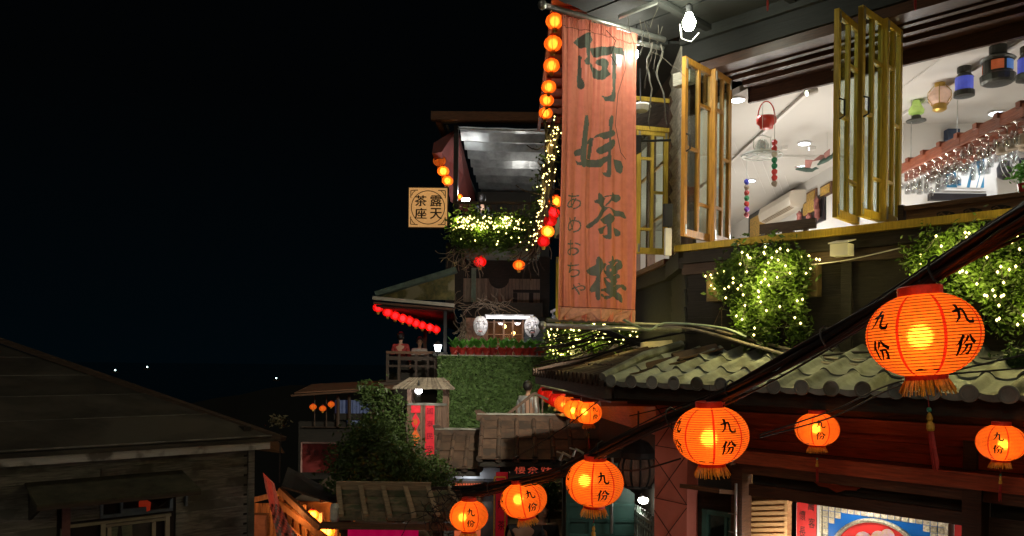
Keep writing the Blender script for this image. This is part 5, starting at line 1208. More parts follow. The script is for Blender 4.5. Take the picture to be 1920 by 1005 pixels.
# wall and doorway below
G = front(14.9); GW = thing('gate_wall', G(0, 0, -3.3), 'dark plastered gate wall with an orange lit lattice window', 'wall')
DG = mat('dark_grey_plaster', (.11, .11, .115), .8, .3, 4)
s_ = lambda x: G.s(x)
z_ = lambda y: G.hit(900, y)[1]
back(G, s_(828), s_(948), -.2, 0, -3.3, z_(868), DG, GW, 'wall')
back(G, s_(845), s_(940), .0, .05, z_(897), z_(876), mat('pale_grey_band', (.45, .46, .48), .7, .1, 5), GW, 'pale_band')
piece('jamb', G, s_(945), s_(957), -.2, .1, -3.3, z_(862), W_BLACK, GW); piece('jamb', G, s_(1058), s_(1070), -.2, .1, -3.3, z_(862), W_BLACK, GW); back(G, s_(1070), s_(1235), -.5, -.3, -3.3, z_(850), W_BLACK, GW, 'side_wall')
OW = glow('orange_lit_paper', (1, .16, .05), .36, (.6, .18, .09))
x0, x1, za, zb_ = s_(856), s_(905), -3.3, z_(905)
back(G, x0, x1, .01, .03, za, zb_, OW, GW, 'lit_panel')
for k in range(11): piece('lattice_bar', G, x0 + (x1 - x0) * k / 10 - .008, x0 + (x1 - x0) * k / 10 + .008, .03, .045, z_(930), zb_, W_RED, GW)
piece('panel_frame', G, x0 - .05, x1 + .05, .03, .07, zb_, zb_ + .04, W_DARK, GW); piece('panel_rail', G, x0, x1, .03, .06, z_(938), z_(931), W_DARK, GW)
mb = MB(); mb.box(G, s_(875), s_(892), .1, .3, z_(888), z_(878)); FLD = tag(mb.build('flood_fitting', IRON), 'small black square floodlight on the pale band under the short tiled roof', 'lamp')
lamp(G(s_(883), .22, z_(889)), 5, (.9, .95, 1), .06, 'band_light')
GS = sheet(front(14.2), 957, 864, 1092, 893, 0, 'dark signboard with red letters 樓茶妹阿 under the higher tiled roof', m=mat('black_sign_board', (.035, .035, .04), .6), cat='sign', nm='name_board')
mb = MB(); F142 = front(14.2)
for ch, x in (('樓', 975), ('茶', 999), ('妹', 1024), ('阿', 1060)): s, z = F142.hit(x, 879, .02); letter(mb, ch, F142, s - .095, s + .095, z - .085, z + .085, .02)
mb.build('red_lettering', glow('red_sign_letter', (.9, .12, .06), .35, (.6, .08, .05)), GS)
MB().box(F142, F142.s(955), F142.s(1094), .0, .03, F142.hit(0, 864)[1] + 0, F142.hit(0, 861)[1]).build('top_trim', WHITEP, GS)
VS = sheet(front(13.6), 930, 885, 951, 1010, 0, 'tall red signboard with gold edging and the letter 茶 beside the alley', m=glow('deep_red_board', (.7, .01, .03), .09, (.5, .01, .02)), cat='sign', nm='red_sign')  # plain board given faint emission to look lit
F136 = front(13.6); s0, s1 = F136.s(930), F136.s(951); zt_ = F136.hit(0, 885)[1]
for (a, b, c, d) in ((s0 - .01, s0 + .012, -3.4, zt_), (s1 - .012, s1 + .01, -3.4, zt_), (s0, s1, zt_ - .01, zt_ + .012)): piece('gold_edge', F136, a, b, .013, .022, c, d, GOLD, VS)
mb = MB()
for ch, y in (('茶', 985), ('妹', 945), ('阿', 912)): s, z = F136.hit(940, y, .02); letter(mb, ch, F136, s - .06, s + .06, z - .08, z + .08, .02)
mb.build('lettering', INK, VS)
# inside the alley entrance: shrub, step, person
rnd = random.Random(77)
AL = thing('alley_shrub', P(1030, 960, 16), 'dim shrub standing in the alley entrance behind the tilted lantern', 'plant'); mb = MB(); leaves(mb, lambda: P(1025 + rnd.gauss(0, 12), 925 + rnd.gauss(0, 16), 16 + rnd.gauss(0, .2)), 1300, .05, rnd); tag(mb.build('foliage', LEAF_D, AL), kind='stuff')
mb = MB(); mb.tube([P(1030, 995, 16), P(1028, 930, 16)], .03, 6); mb.build('stem', W_DARK, AL)
for k in range(5): 
    b = MB().box(front(16), -.6, 2.4, -.9 - k * .3, -.6 - k * .3, -3.3, -3.3 + .15 * (k + 1)); tag(b.build('stone_step', GROUND), kind='structure')
lamp((.55, 15.3, -1.9), 5, (1, .8, .6), .1, 'alley_fill')  # bare light with no fixture, added inside the alley entrance
# stair rail going up behind the gate roof
STR = thing('stair_rail', P(975, 785, 16.6), 'slanting wooden stair balustrade behind the lantern row', 'railing'); S17 = front(16.8)
MB().beam(P(945, 782, 16.8), P(1002, 737, 16.8), .06, .06).build('hand_rail', W_BROWNV, STR); piece('bottom_rail', S17, S17.s(948), S17.s(1028), -.03, .03, S17.hit(0, 784)[1], S17.hit(0, 780)[1], W_DARK, STR); MB().beam(P(1002, 737, 16.8), P(1030, 750, 16.8), .05, .05).build('hand_rail', W_BROWNV, STR)
for k in range(8): 
    x = 961 + k * 8; y = max(737 if x > 1002 else 782 - (x - 945) * .79, 740) + 2; MB().beam(P(x, y, 16.8), P(x, 782, 16.8), .03, .03).build('baluster', W_BROWNV, STR)
# small lamp, iron lantern and pale railing between shutters and pillar
lc = P(1206, 938, 11); SL = thing('bulkhead_lamp', lc, 'glowing white bulb lamp low between the shutters and the pink pillar', 'lamp'); MB().lathe([(.02, -.05), (.055, -.035), (.075, 0), (.06, .03), (.02, .04)], 14, c=lc).build('lamp_glass', emis('bulkhead_glow', (1, .95, .82), 14), SL); MB().beam(lc + Vector((0, .03, .04)), lc + Vector((.0, .3, .1)), .03, .03).build('bracket', IRON, SL); lamp(lc + Vector((-.05, -.12, 0)), 4, (1, .92, .8), .06, 'bulkhead_light', SL)
rl = thing('pale_railing', P(1205, 1005, 10.6), 'pale green metal railing beside the glowing bulb lamp', 'railing'); PG = mat('pale_green_metal', (.30, .38, .34), .5, .2, 8)
a, b_ = P(1180, 950, 12), P(1224, 982, 10); MB().beam(a, b_, .05, .05).build('top_rail', PG, rl); MB().beam(a - Vector((0, 0, .12)), b_ - Vector((0, 0, .12)), .03, .03).build('mid_rail', PG, rl)
for k in range(11): p = a.lerp(b_, k / 10); MB().beam(p + Vector((0, 0, .1)), p - Vector((0, 0, .8)), .022, .022).build('bar', PG, rl)
MB().beam(P(1186, 925, 11.9), P(1187, 960, 11.9), .05, .05).build('post', PG, rl)
back(front(13.4), 2.0, 3.2, -.1, 0, -3.3, -1.0, mat('beige_plaster', (.26, .22, .18), .8, .2, 4), rl, 'wall_behind')
ic = P(1196, 868, 9.3); IL = thing('iron_lantern', ic, 'big unlit iron lantern with wooden staves hanging beside the pink pillar', 'lantern')
MB().lathe([(.02, .34), (.05, .32), (.03, .28), (.12, .24), (.19, .16), (.215, .13), (.215, .07), (.20, .06)], 20, c=ic).build('iron_hood', IRON, IL); MB().tube([ic + Vector((0, 0, .33)), ic + Vector((0, 0, .6))], .012, 6).build('chain', IRON, IL)
STV = mat('greyish_stave_wood', (.26, .17, .13), .5, .4, 5, 'v', rnd=.3)
for k in range(12):
    a0, a1 = 2 * math.pi * (k + .12) / 12, 2 * math.pi * (k + .82) / 12; mb = MB(); rr2 = [(.19, .06), (.215, -.02), (.215, -.12), (.19, -.20), (.15, -.26)]
    for (r0, h0), (r1, h1) in zip(rr2, rr2[1:]): mb.hexa([ic + Vector((r0 * math.cos(a0), r0 * math.sin(a0), h0)), ic + Vector((r0 * math.cos(a1), r0 * math.sin(a1), h0)), ic + Vector((r0 * .93 * math.cos(a1), r0 * .93 * math.sin(a1), h0)), ic + Vector((r0 * .93 * math.cos(a0), r0 * .93 * math.sin(a0), h0))], [ic + Vector((r1 * math.cos(a0), r1 * math.sin(a0), h1)), ic + Vector((r1 * math.cos(a1), r1 * math.sin(a1), h1)), ic + Vector((r1 * .93 * math.cos(a1), r1 * .93 * math.sin(a1), h1)), ic + Vector((r1 * .93 * math.cos(a0), r1 * .93 * math.sin(a0), h1))])
    mb.build('stave', STV, IL)
    a2 = 2 * math.pi * (k + .97) / 12; MB().tube([ic + Vector((r * 1.02 * math.cos(a2), r * 1.02 * math.sin(a2), h)) for r, h in rr2], .012, 5).build('iron_rib', IRON, IL)
MB().lathe([(.16, -.25), (.17, -.28), (.10, -.31), (.03, -.36)], 16, c=ic).build('iron_base', IRON, IL); MB().beam(ic + Vector((-.12, 0, .12)), ic + Vector((-.42, 0, .10)), .10, .09).build('side_arm', IRON, IL)

# ---------------------------------------------------------------- dark hut, red sign
Hh = front(22.5); HU = thing('dark_hut', P(640, 850, 22.5), 'unlit hut with a low roof and bluish curtain left of the tree', 'building')
MB().beam(P(550, 741, 22), P(745, 728, 22), .5, .05).build('roof_edge', W_BROWN, HU); mb = MB(); mb.hexa([P(552, 738, 22), P(745, 726, 22), P(745, 715, 25), P(585, 722, 25)], [P(552, 736, 22), P(745, 724, 22), P(745, 712, 25), P(585, 720, 25)]); mb.build('roof', W_BROWN, HU)
for x in (590, 612, 634, 655, 700): MB().tube([P(x, 740, 22.4), P(x, 800, 22.4)], .05 if x > 630 else .02, 6).build('post', W_DARK, HU)
CUR = glow('dim_blue_curtain', (.10, .16, .38), .05, (.16, .2, .34)); mb = MB(); n = 60  # curtain's faint glow is emission, no lamp behind it
c0_, c1_ = Hh.s(628), Hh.s(698)
for k in range(n):
    f = lambda q: Hh(c0_ + (c1_ - c0_) * q / n, -.1 + .04 * math.sin(q * 1.1), 0)
    zb2, zt2 = Hh.hit(0, 776)[1], Hh.hit(0, 744)[1]; mb.face([f(k) + Vector((0, 0, zb2)), f(k + 1) + Vector((0, 0, zb2)), f(k + 1) + Vector((0, 0, zt2)), f(k) + Vector((0, 0, zt2))])
mb.build('curtain', CUR, HU); px(Hh, 650, 788, 682, 798, -.12, -.1, CUR, 'curtain', HU); px(Hh, 560, 790, 745, 900, -.3, -.1, W_BLACK, 'lower_wall', HU); px(Hh, 626, 775, 745, 788, -.05, 0, W_BLACK, 'rail', HU); px(Hh, 565, 800, 745, 803, -.05, .05, W_DARK, 'rail', HU)
RS = sheet(front(16), 566, 832, 634, 886, 0, 'dim dark red signboard with a pale edge below the dark hut', '', m=mat('dark_red_board', (.20, .02, .018), .7, .3, 4), cat='sign', nm='red_sign'); F16 = front(16)
px(F16, 566, 829, 634, 832, -.02, .03, mat('pinkish_edge', (.5, .3, .26), .5), 'edge', RS); px(F16, 564, 830, 566, 886, -.02, .03, MATS['pinkish_edge'], 'edge', RS); mb = MB()
for i, ch in enumerate('九份茶坊'): s, z = F16.hit(578 + i * 14.5, 848 + 0, .02); letter(mb, ch, F16, s - .05, s + .05, z - .06, z + .06, .016)
mb.build('lettering', INK, RS)

# ---------------------------------------------------------------- tree
rnd = random.Random(41); TR = thing('bushy_tree', P(740, 960, 14), 'dark bushy tree with small glossy leaves in front of the pavilion', 'tree')
mb = MB(); base = P(745, 990, 14)
limbs = []
for tx, ty in ((700, 800), (650, 850), (760, 790), (810, 860), (730, 830), (690, 900), (790, 905), (640, 905)):
    e = P(tx, ty, 14 + rnd.uniform(-.5, .5)); limbs.append(e); mb.tube([base, base.lerp(e, .4) + Vector((rnd.gauss(0, .1), 0, .15)), base.lerp(e, .75) + Vector((rnd.gauss(0, .08), 0, .08)), e], [.08, .05, .03, .012], 6)
mb.build('trunk', W_DARK, TR)
outl = [(655, 800), (690, 765), (715, 760), (735, 805), (775, 815), (800, 845), (830, 870), (842, 895), (835, 920), (800, 935), (720, 935), (640, 928), (612, 915), (628, 880), (618, 850)]
def inp(x, y, poly=outl):
    c = False
    for (xa, ya), (xb, yb) in zip(poly, poly[1:] + poly[:1]):
        if (ya > y) != (yb > y) and x < xa + (y - ya) * (xb - xa) / (yb - ya): c = not c
    return c
cl = []
while len(cl) < 130:
    x, y = rnd.uniform(612, 842), rnd.uniform(760, 936)
    if inp(x, y): cl.append((P(x, y, 14 + rnd.uniform(-.7, .5) + (.5 if y < 800 else 0)), rnd.uniform(.06, .15)))
def fn():
    c, r = rnd.choice(cl); return c + Vector((rnd.gauss(0, r), rnd.gauss(0, r), rnd.gauss(0, r * .7)))
mb = MB(); leaves(mb, fn, 11500, .044, rnd); tag(mb.build('foliage', leafmat('tree_leaf', (.06, .10, .025)), TR), kind='stuff')
for (xa, ya, xb, yb, n, lab) in ((700, 830, 683, 722, 420, 'tall leafy shoot rising at the left above the bushy tree'), (716, 820, 712, 722, 700, 'tall leafy shoot just left of the balcony corner'), (748, 840, 745, 745, 560, 'leafy shoot against the left post of the pavilion')):
    root = thing('leafy_shoot', P(xa, ya, 14.4), lab, 'plant', 'leafy shoots above the bushy tree'); mb = MB(); a, b_ = P(xa, ya, 14.4), P(xb, yb, 14.4); m1 = a.lerp(b_, .5) + Vector((.04, 0, 0)); mb.tube([a, m1, b_], [.018, .014, .006], 5); mb.build('stem', W_DARK, root)
    low = 0 if n > 500 else .65
    def f2(): t = rnd.uniform(low, 1); r = .10 * (1.15 - t * .5); return a.lerp(b_, t) + Vector((rnd.gauss(0, r), rnd.gauss(0, r), rnd.gauss(0, .06)))
    mb = MB(); leaves(mb, f2, n, .045, rnd); tag(mb.build('foliage', MATS['tree_leaf'], root), kind='stuff')
mb = MB(); leaves(mb, lambda: P(rnd.gauss(522, 9), rnd.gauss(790, 5) - 0, 30), 120, .10, rnd); tag(mb.build('distant_shrub', mat('pale_lit_leaf', (.3, .26, .14), .8)), 'small pale shrub coloured as if lit beyond the corner of the left house roof', 'plant')  # light on the shrub is put into its pale leaf colour

# ---------------------------------------------------------------- low gate roof with battens in the foreground middle
zr, ze, Yr, Ye = -1.66, -1.87, 9.9, 9.15
x0, x1 = P(634, 930, Yr).x, P(800, 930, Yr).x
LG = thing('low_gate_roof', ((x0 + x1) / 2, Ye, ze), 'low mossy gate roof with five sloping battens and a magenta curtain below', 'roof'); MOSS = mat('mossy_dark_tile', (.15, .12, .075), .95, .5, 9, bump=.8, wear=(.07, .08, .04)); LGW = mat('old_tan_timber', (.32, .24, .15), .8, .4, 5, 'h')
wd = (x1 - x0 + .45) / 5.6
for i in range(6):
    for r in range(4):
        a = Vector((x0 + i * wd + .045 * r, Yr + (Ye - Yr) * r / 4, zr + (ze - zr) * r / 4)); b_ = Vector((a.x - .0 + .05, Yr + (Ye - Yr) * (r + 1.1) / 4, zr + (ze - zr) * (r + 1.1) / 4 + .015)); m_ = MB(); x_ = Vector((wd - .02, 0, 0)); m_.hexa([a, a + x_, b_ + x_, b_], [a + Vector((0, 0, .03)), a + x_ + Vector((0, 0, .03)), b_ + x_ + Vector((0, 0, .03)), b_ + Vector((0, 0, .03))]); m_.build('pan_tile', MOSS, LG)
for i in range(7): a = Vector((x0 + i * wd, Yr, zr + .05)); b_ = Vector((x0 + i * wd + .20, Ye, ze + .05)); MB().beam(a, b_, .055, .07).build('batten', LGW, LG)
back(WORLD, x0 - .02, x1 + .05, -Yr - .06, -Yr + .02, zr + .02, zr + .12, LGW, LG, 'ridge'); piece('eave_beam', WORLD, x0 - .02, x1 + .55, -Ye, -Ye + .08, ze - .08, ze - .01, W_BROWN, LG)
mb = MB(); n = 40; mx0, mx1 = P(652, 992, 9.35).x, P(785, 992, 9.35).x
for k in range(n):
    f = lambda q: Vector((mx0 + (mx1 - mx0) * q / n, 9.35 + .008 * math.sin(q * .9), 0)); mb.face([f(k) + Vector((0, 0, -2.6)), f(k + 1) + Vector((0, 0, -2.6)), f(k + 1) + Vector((0, 0, -1.955)), f(k) + Vector((0, 0, -1.975))])
b = mb.build('magenta_curtain', glow('lit_magenta_cloth', (.75, .0, .09), .30, (.5, .01, .09)), LG)  # cloth is no lamp, its lit look is put in as emission
for x in (640, 812): piece('post', WORLD, P(x, 990, 9.5).x, P(x, 990, 9.5).x + .12, -9.6, -9.48, -3.4, ze - .02, W_DARK, LG)
mb = MB(); rnd = random.Random(51)
for k in range(26): mb.tube(vine(P(rnd.uniform(800, 850), rnd.uniform(925, 985), 9.0), (rnd.gauss(0, .7), 0, rnd.gauss(-.3, .6)), 7, .06, .01), .006, 3)
tag(mb.build('cable_tangle', CABLE), 'tangle of thin cables at the right end of the low mossy roof', 'cables')

# ---------------------------------------------------------------- left house
ang = math.degrees(math.atan2(2.1, 2.41)); pB = P(505, 829, 11.2); H = Fr(pB.x, pB.y, ang); zE_ = -1.19
HS = thing('clapboard_house', H(-4, -.3, -6), 'old grey clapboard house with a low hipped roof in the dark left foreground', 'building')
ROOFM = mat('tarred_roof_sheet', (.05, .044, .032), .85, .5, 1.6, bump=.5, wear=(.075, .068, .05)); tn = .285
def RP_(s, d): return H(s, -d, zE_ + tn * d)
ap = RP_(-6.6, 4.6); strips_ = 5
# hip runs from the eave corner up and back
hx = lambda d: .12 - d * .573
for k in range(strips_):
    d0, d1 = 4.8 * k / strips_, 4.8 * (k + 1) / strips_ + .03
    mb = MB(); a, b_, c_, d_ = RP_(-10, d0), RP_(hx(d0), d0), RP_(hx(d1), d1), RP_(-10, d1); lift = Vector((0, 0, .012 * (strips_ - k))); mb.hexa([a + lift, b_ + lift, c_ + lift, d_ + lift], [p + lift + Vector((0, 0, .014)) for p in (a, b_, c_, d_)]); mb.build('roof_sheet', ROOFM, HS)
    MB().beam(a + lift + Vector((0, 0, .02)), b_ + lift + Vector((0, 0, .02)), .02, .018).build('sheet_lap', W_GREY, HS)
MB().beam(RP_(.16, -.1) + Vector((0, 0, .06)), RP_(hx(4.9), 4.9) + Vector((0, 0, .09)), .13, .06).build('hip_cap', W_DARK, HS)
for s in (-4.75, -7.6): MB().beam(RP_(s, -.05) + Vector((0, 0, .09)), RP_(s - .9, 4.3) + Vector((0, 0, .10)), .06, .05).build('roof_batten', W_DARK, HS)
mb = MB(); rq = [RP_(.12, 0), RP_(.7, 1.0) - Vector((0, 0, .6)), RP_(hx(4.8) + 2.6, 5.4) - Vector((0, 0, 1.9)), RP_(hx(4.8), 4.8)]; mb.hexa(rq, [p + Vector((0, 0, .02)) for p in rq]); mb.build('rear_roof', ROOFM, HS)
PEEL = mat('peeling_white_paint', (.46, .45, .41), .8, .2, 5, 'h', wear=(.13, .12, .10), rnd=.05)
piece('fascia_board', H, -10, -4.55, .0, .03, zE_ - .10, zE_ - .005, PEEL, HS); piece('fascia_board', H, -4.54, .0, .002, .032, zE_ - .10, zE_ - .005, PEEL, HS)
piece('roof_edge', H, -10, .1, -.05, .05, zE_ + .0, zE_ + .05, ROOFM, HS)
MB().tube([P(526, 812, 11.3), P(524, 905, 11.3)], .012, 5).build('drain_wire', IRON, HS)
oW = -.22; sW = H.s(466, oW, 900)
back(H, -10, sW, oW - .15, oW - .02, -6, zE_ - .05, W_BLACK, HS, 'wall_core')
wx0, wx1 = H.s(112, oW, 980), H.s(325, oW, 980); wzt = H.hit(220, 925, oW)[1]
npl = 22; hh = .135
for k in range(npl):
    z1 = zE_ - .10 - k * hh; z0 = z1 - hh
    if z1 > wzt - .0 and z0 > wzt - .1: segs = [(-10, -5.6), (-5.59, -2.1), (-2.09, sW)] if k % 2 else [(-10, -3.7), (-3.69, sW)]
    else: segs = [(-10, wx0 - .03), (wx1 + .03, sW)]
    for a, b_ in segs: piece('clapboard', H, a, b_ - .004, oW - .02, oW + .004, z0, z1 + .015, W_GREY, HS, tilt=.14)
piece('corner_board', H, sW - .02, sW + .07, oW - .1, oW + .04, -6, zE_ - .1, W_GREY, HS)
back(Fr(*H(sW + .03, oW, 0).xy, ang + 90), 0, 4, -.1, 0, -6, zE_ + .2, W_BLACK, HS, 'side_wall')
# mossy window awning
az0, az1 = H.hit(220, 897, oW)[1], H.hit(220, 940, oW + .75)[1]
sA0, sA1 = H.s(66, oW + .6, 930), H.s(372, oW + .6, 900)
AW = mat('mossy_awning', (.055, .052, .030), .95, .5, 5, bump=.6)
mb = MB(); mb.hexa([H(sA0, oW + .7, az1), H(sA1, oW + .7, az1), H(sA1, oW, az0), H(sA0 + .0, oW, az0)], [H(sA0, oW + .7, az1 + .04), H(sA1, oW + .7, az1 + .04), H(sA1, oW, az0 + .04), H(sA0, oW, az0 + .04)]); mb.build('awning', AW, HS)
piece('awning_edge', H, sA0, sA1, oW + .66, oW + .70, az1 - .03, az1 + .015, W_DARK, HS)
for s in (sA0 + .04, sA1 - .3): mb = MB(); mb.prism([H(s, oW, az0), H(s, oW + .68, az1), H(s, oW, az1 - .25)], H.ax * .03); mb.build('awning_bracket', W_BLACK, HS)
# windows
WIN = place('window', None, Matrix.Translation(H(wx0, oW, wzt)), HS); WIN2 = place('upper_window', None, Matrix.Translation(H(wx0, oW, wzt)), HS)
BLUEF = mat('faded_blue_frame', (.17, .22, .27), .6, .3, 6); CREAM = mat('cream_window_frame', (.46, .40, .28), .55, .2, 5)
def hp_(x0, y0, x1, y1, o0, o1, m, nm):
    s0, z1 = H.hit(x0, y0, oW + o1); s1, z0 = H.hit(x1, y1, oW + o1); z1b = H.hit(x1, y0, oW)[1]; return piece(nm, H, s0, s1, oW + o0, oW + o1, z0, z1, m, HS)
back(H, wx0, wx1, oW - .019, oW - .01, -6, wzt + .05, mat('dark_room', (.02, .012, .010), .8), HS, 'dark_interior')  # dark sheet stands in for the unlit room behind the window
zA_ = H.hit(220, 937, oW)[1]; zB_ = H.hit(220, 968, oW)[1]
s1_, s2_, s3_, s4_ = H.s(130, oW, 960), H.s(186, oW, 955), H.s(216, oW, 950), H.s(322, oW, 950)
piece('louvre_panel', H, s1_, s2_, oW, oW + .03, zB_, zA_ + .02, W_GREY, HS)
for k in range(7): piece('louvre_slat', H, s1_ + .02, s2_ - .02, oW + .03, oW + .045, zB_ + .02 + k * .035, zB_ + .035 + k * .035, W_GREY, HS)
for (a, b_, c_, d_) in ((s2_, s4_, zB_ - .0, zB_ + .04), (s2_, s4_, zA_ + .02, zA_ + .05), (s2_, s2_ + .035, zB_ + .04, zA_ + .02), (s4_ - .04, s4_, zB_ + .04, zA_ + .02), (s3_ + .05, s3_ + .08, zB_ + .04, zA_ + .02), (s3_ + .85, s3_ + .88, zB_ + .04, zA_ + .02)): piece('blue_frame', H, a, b_, oW, oW + .05, c_, d_, BLUEF, WIN2)
piece('lower_blue_rail', H, s3_ + .05, s4_ - .3, oW + .01, oW + .055, zB_ + .04, zB_ + .09, BLUEF, WIN2)
rs = H.s(268, oW, 940); b = MB().lathe([(.01, -.10), (.09, -.06), (.10, .04), (.01, .09)], 14, c=H(rs, oW - .005 + .02, (zA_ + zB_) / 2 + .0), ax=Matrix.Diagonal((1, .15, 1))); tag(b.build('red_lamp_shade', glow('dull_red_shade', (.8, .06, .02), .13, (.5, .04, .02))), 'dull red glowing shade seen through the upper window of the clapboard house', 'lamp')  # flattened glowing red shade set in the window
piece('post', H, s1_ - .09, s1_, oW, oW + .06, zB_ - .2, zA_ + .02, mat('faded_pink_post', (.30, .14, .13), .8), HS)
zC_ = zB_ - .03
for (a, b_, c_, d_) in ((H.s(115, oW, 980), s4_ - .02, zC_ - .04, zC_), (H.s(188, oW, 990), H.s(193, oW, 990) + .02, -6, zC_ - .04), (H.s(308, oW, 990), H.s(316, oW, 990), -6, zC_ - .04), (H.s(112, oW, 990), H.s(117, oW, 990), -6, zC_ - .04), (H.s(200, oW, 990), H.s(207, oW, 990), -6, zC_ - .09), (H.s(283, oW, 990), H.s(290, oW, 990), -6, zC_ - .09), (H.s(193, oW, 990), H.s(308, oW, 990), zC_ - .085, zC_ - .05)): piece('window_frame', H, a, b_, oW + .01, oW + .05, c_, d_, CREAM, WIN)
piece('pane', H, H.s(207, oW, 990), H.s(283, oW, 990), oW + .0, oW + .006, -3.2, zC_ - .09, PANE, WIN)
mb = MB(); mb.prism([H(H.s(207, oW, 990), oW - .005, zC_ - .1), H(H.s(222, oW, 990), oW - .005, zC_ - .1), H(H.s(215, oW, 990), oW - .005, zC_ - .5), H(H.s(207, oW, 990), oW - .005, zC_ - .6)], H.out * .003); mb.prism([H(H.s(228, oW, 990), oW - .005, zC_ - .1), H(H.s(248, oW, 990), oW - .005, zC_ - .1), H(H.s(250, oW, 990), oW - .005, zC_ - .6), H(H.s(236, oW, 990), oW - .005, zC_ - .6)], H.out * .003); mb.build('curtain', W_PALE, WIN)

# ---------------------------------------------------------------- warm hut, sagging banner and goods at the bottom
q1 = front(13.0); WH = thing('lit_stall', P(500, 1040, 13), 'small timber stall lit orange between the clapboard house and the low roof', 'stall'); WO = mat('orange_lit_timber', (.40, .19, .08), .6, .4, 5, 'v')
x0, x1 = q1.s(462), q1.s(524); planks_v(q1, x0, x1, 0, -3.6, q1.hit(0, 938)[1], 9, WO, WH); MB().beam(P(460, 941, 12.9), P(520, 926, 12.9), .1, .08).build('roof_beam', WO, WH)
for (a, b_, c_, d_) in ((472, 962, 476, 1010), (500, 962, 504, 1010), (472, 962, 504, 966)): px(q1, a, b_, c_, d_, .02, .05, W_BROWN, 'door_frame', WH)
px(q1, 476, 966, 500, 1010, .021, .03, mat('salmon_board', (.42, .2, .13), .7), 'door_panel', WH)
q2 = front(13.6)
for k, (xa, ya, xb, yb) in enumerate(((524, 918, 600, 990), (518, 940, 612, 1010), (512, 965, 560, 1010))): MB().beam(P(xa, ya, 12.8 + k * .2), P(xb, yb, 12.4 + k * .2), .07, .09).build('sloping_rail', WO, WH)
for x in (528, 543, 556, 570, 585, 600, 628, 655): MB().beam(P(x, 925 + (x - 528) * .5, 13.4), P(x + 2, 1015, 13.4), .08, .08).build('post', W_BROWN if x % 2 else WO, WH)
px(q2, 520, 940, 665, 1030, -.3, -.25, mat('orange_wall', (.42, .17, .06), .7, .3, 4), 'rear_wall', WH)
mb = MB(); mb.hexa([P(528, 915, 12.6), P(628, 945, 12.6), P(640, 935, 14.5), P(540, 880, 14.5)], [P(528, 911, 12.6), P(628, 941, 12.6), P(640, 930, 14.5), P(540, 875, 14.5)]); mb.build('tarpaulin_roof', mat('black_tarpaulin', (.012, .012, .012), .8), WH)
small(586, 966, 24, .34, False, 'bright orange shade at the top of the lit stall', 'glowing lanterns inside the lit stall', 420, 12.9); small(611, 996, 34, .46, False, 'large blazing lantern at the bottom of the lit stall', 'glowing lanterns inside the lit stall', 520, 12.9)
lamp(P(560, 960, 12.6), 12, (1, .42, .12), .1, 'stall_light'); lamp(P(500, 965, 12.2), 5, (1, .5, .25), .1, 'stall_light'); lamp(P(600, 975, 13.2), 14, (1, .5, .15), .1, 'stall_light')
mb = MB(); mb.lathe([(.01, .10), (.05, .09), (.07, .05), (.07, -.10), (.055, -.13), (.01, -.14)], 14, c=P(628, 958, 9.3), ax=Matrix.Diagonal((.8, .8, .9))); tag(mb.build('white_canister', mat('dull_white_plastic', (.45, .44, .38), .5)), 'white rounded canister at the left end of the low mossy roof', 'canister')
for k in range(3):
    c = P(640 + k * 9, 975 + k * 12, 12.4); b = MB().lathe([(.02, -.12), (.12, -.08), (.14, .02), (.02, .14)], 10, c=c); tag(b.build('cloth_bundle', W_BLACK), ['upper', 'middle', 'lower'][k] + ' dark bundle hanging right of the lit stall', 'bundle', 'dark bundles beside the lit stall')
SAIL = glow('lit_red_white_fabric', (1, .16, .08), .10, (.6, .14, .12)); mb = MB(); n = 24  # fabric made to look lit by its own emission
Lc = [(493, 886), (498, 915), (505, 945), (512, 975), (520, 1010)]; Rc = [(494, 887), (514, 906), (524, 945), (540, 980), (562, 1010)]
def itp(L_, t): t *= len(L_) - 1; i = min(int(t), len(L_) - 2); f = t - i; return L_[i][0] * (1 - f) + L_[i + 1][0] * f, L_[i][1] * (1 - f) + L_[i + 1][1] * f
for i in range(n):
    for j in range(8):
        q = []
        for a, b_ in ((i, j), (i + 1, j), (i + 1, j + 1), (i, j + 1)): l = itp(Lc, a / n); r = itp(Rc, a / n); f = b_ / 8; q.append(P(l[0] + (r[0] - l[0]) * f, l[1] + (r[1] - l[1]) * f, 10.8 + .12 * math.sin(b_ * 1.3 + a * .4)))
        mb.cur = 1 if (i > 11 and (i + j) % 3) else 0; mb.face(q)
PLS = mat('crumpled_clear_plastic', (.55, .42, .38), .2, .4, 14, bump=.8, spec=1)
tag(mb.build('sagging_banner', [SAIL, PLS], smooth=True), 'narrow red and silvery banner sagging beside the corner of the clapboard house', 'banner')
# ---------------------------------------------------------------- overhead cables
def curve_pts(pts, n=10):
    out = []
    for i in range(len(pts) - 1):
        p0 = pts[max(i - 1, 0)]; p1 = pts[i]; p2 = pts[i + 1]; p3 = pts[min(i + 2, len(pts) - 1)]
        for k in range(n):
            t = k / n; out.append(.5 * ((2 * p1) + (p2 - p0) * t + (2 * p0 - 5 * p1 + 4 * p2 - p3) * t * t + (3 * p1 - p0 - 3 * p2 + p3) * t ** 3))
    return out + [pts[-1]]
main = [P(1990, 350, 3.0), P(1920, 400, 3.2), P(1700, 543, 3.95), P(1500, 664, 4.6), P(1333, 752, 5.4), P(1230, 795, 6.05), P(1115, 850, 6.85), P(1040, 884, 7.7), P(975, 903, 8.5), P(900, 920, 9.0), P(840, 925, 9.9), P(700, 928, 11.8), P(600, 940, 13)]
base = curve_pts([Vector(p) for p in main], 8); rnd = random.Random(61); N_ = len(base)
BU = thing('cable_bundle', base[N_ // 2], 'thick sagging bundle of black and reddish cables crossing the right half', 'cables')
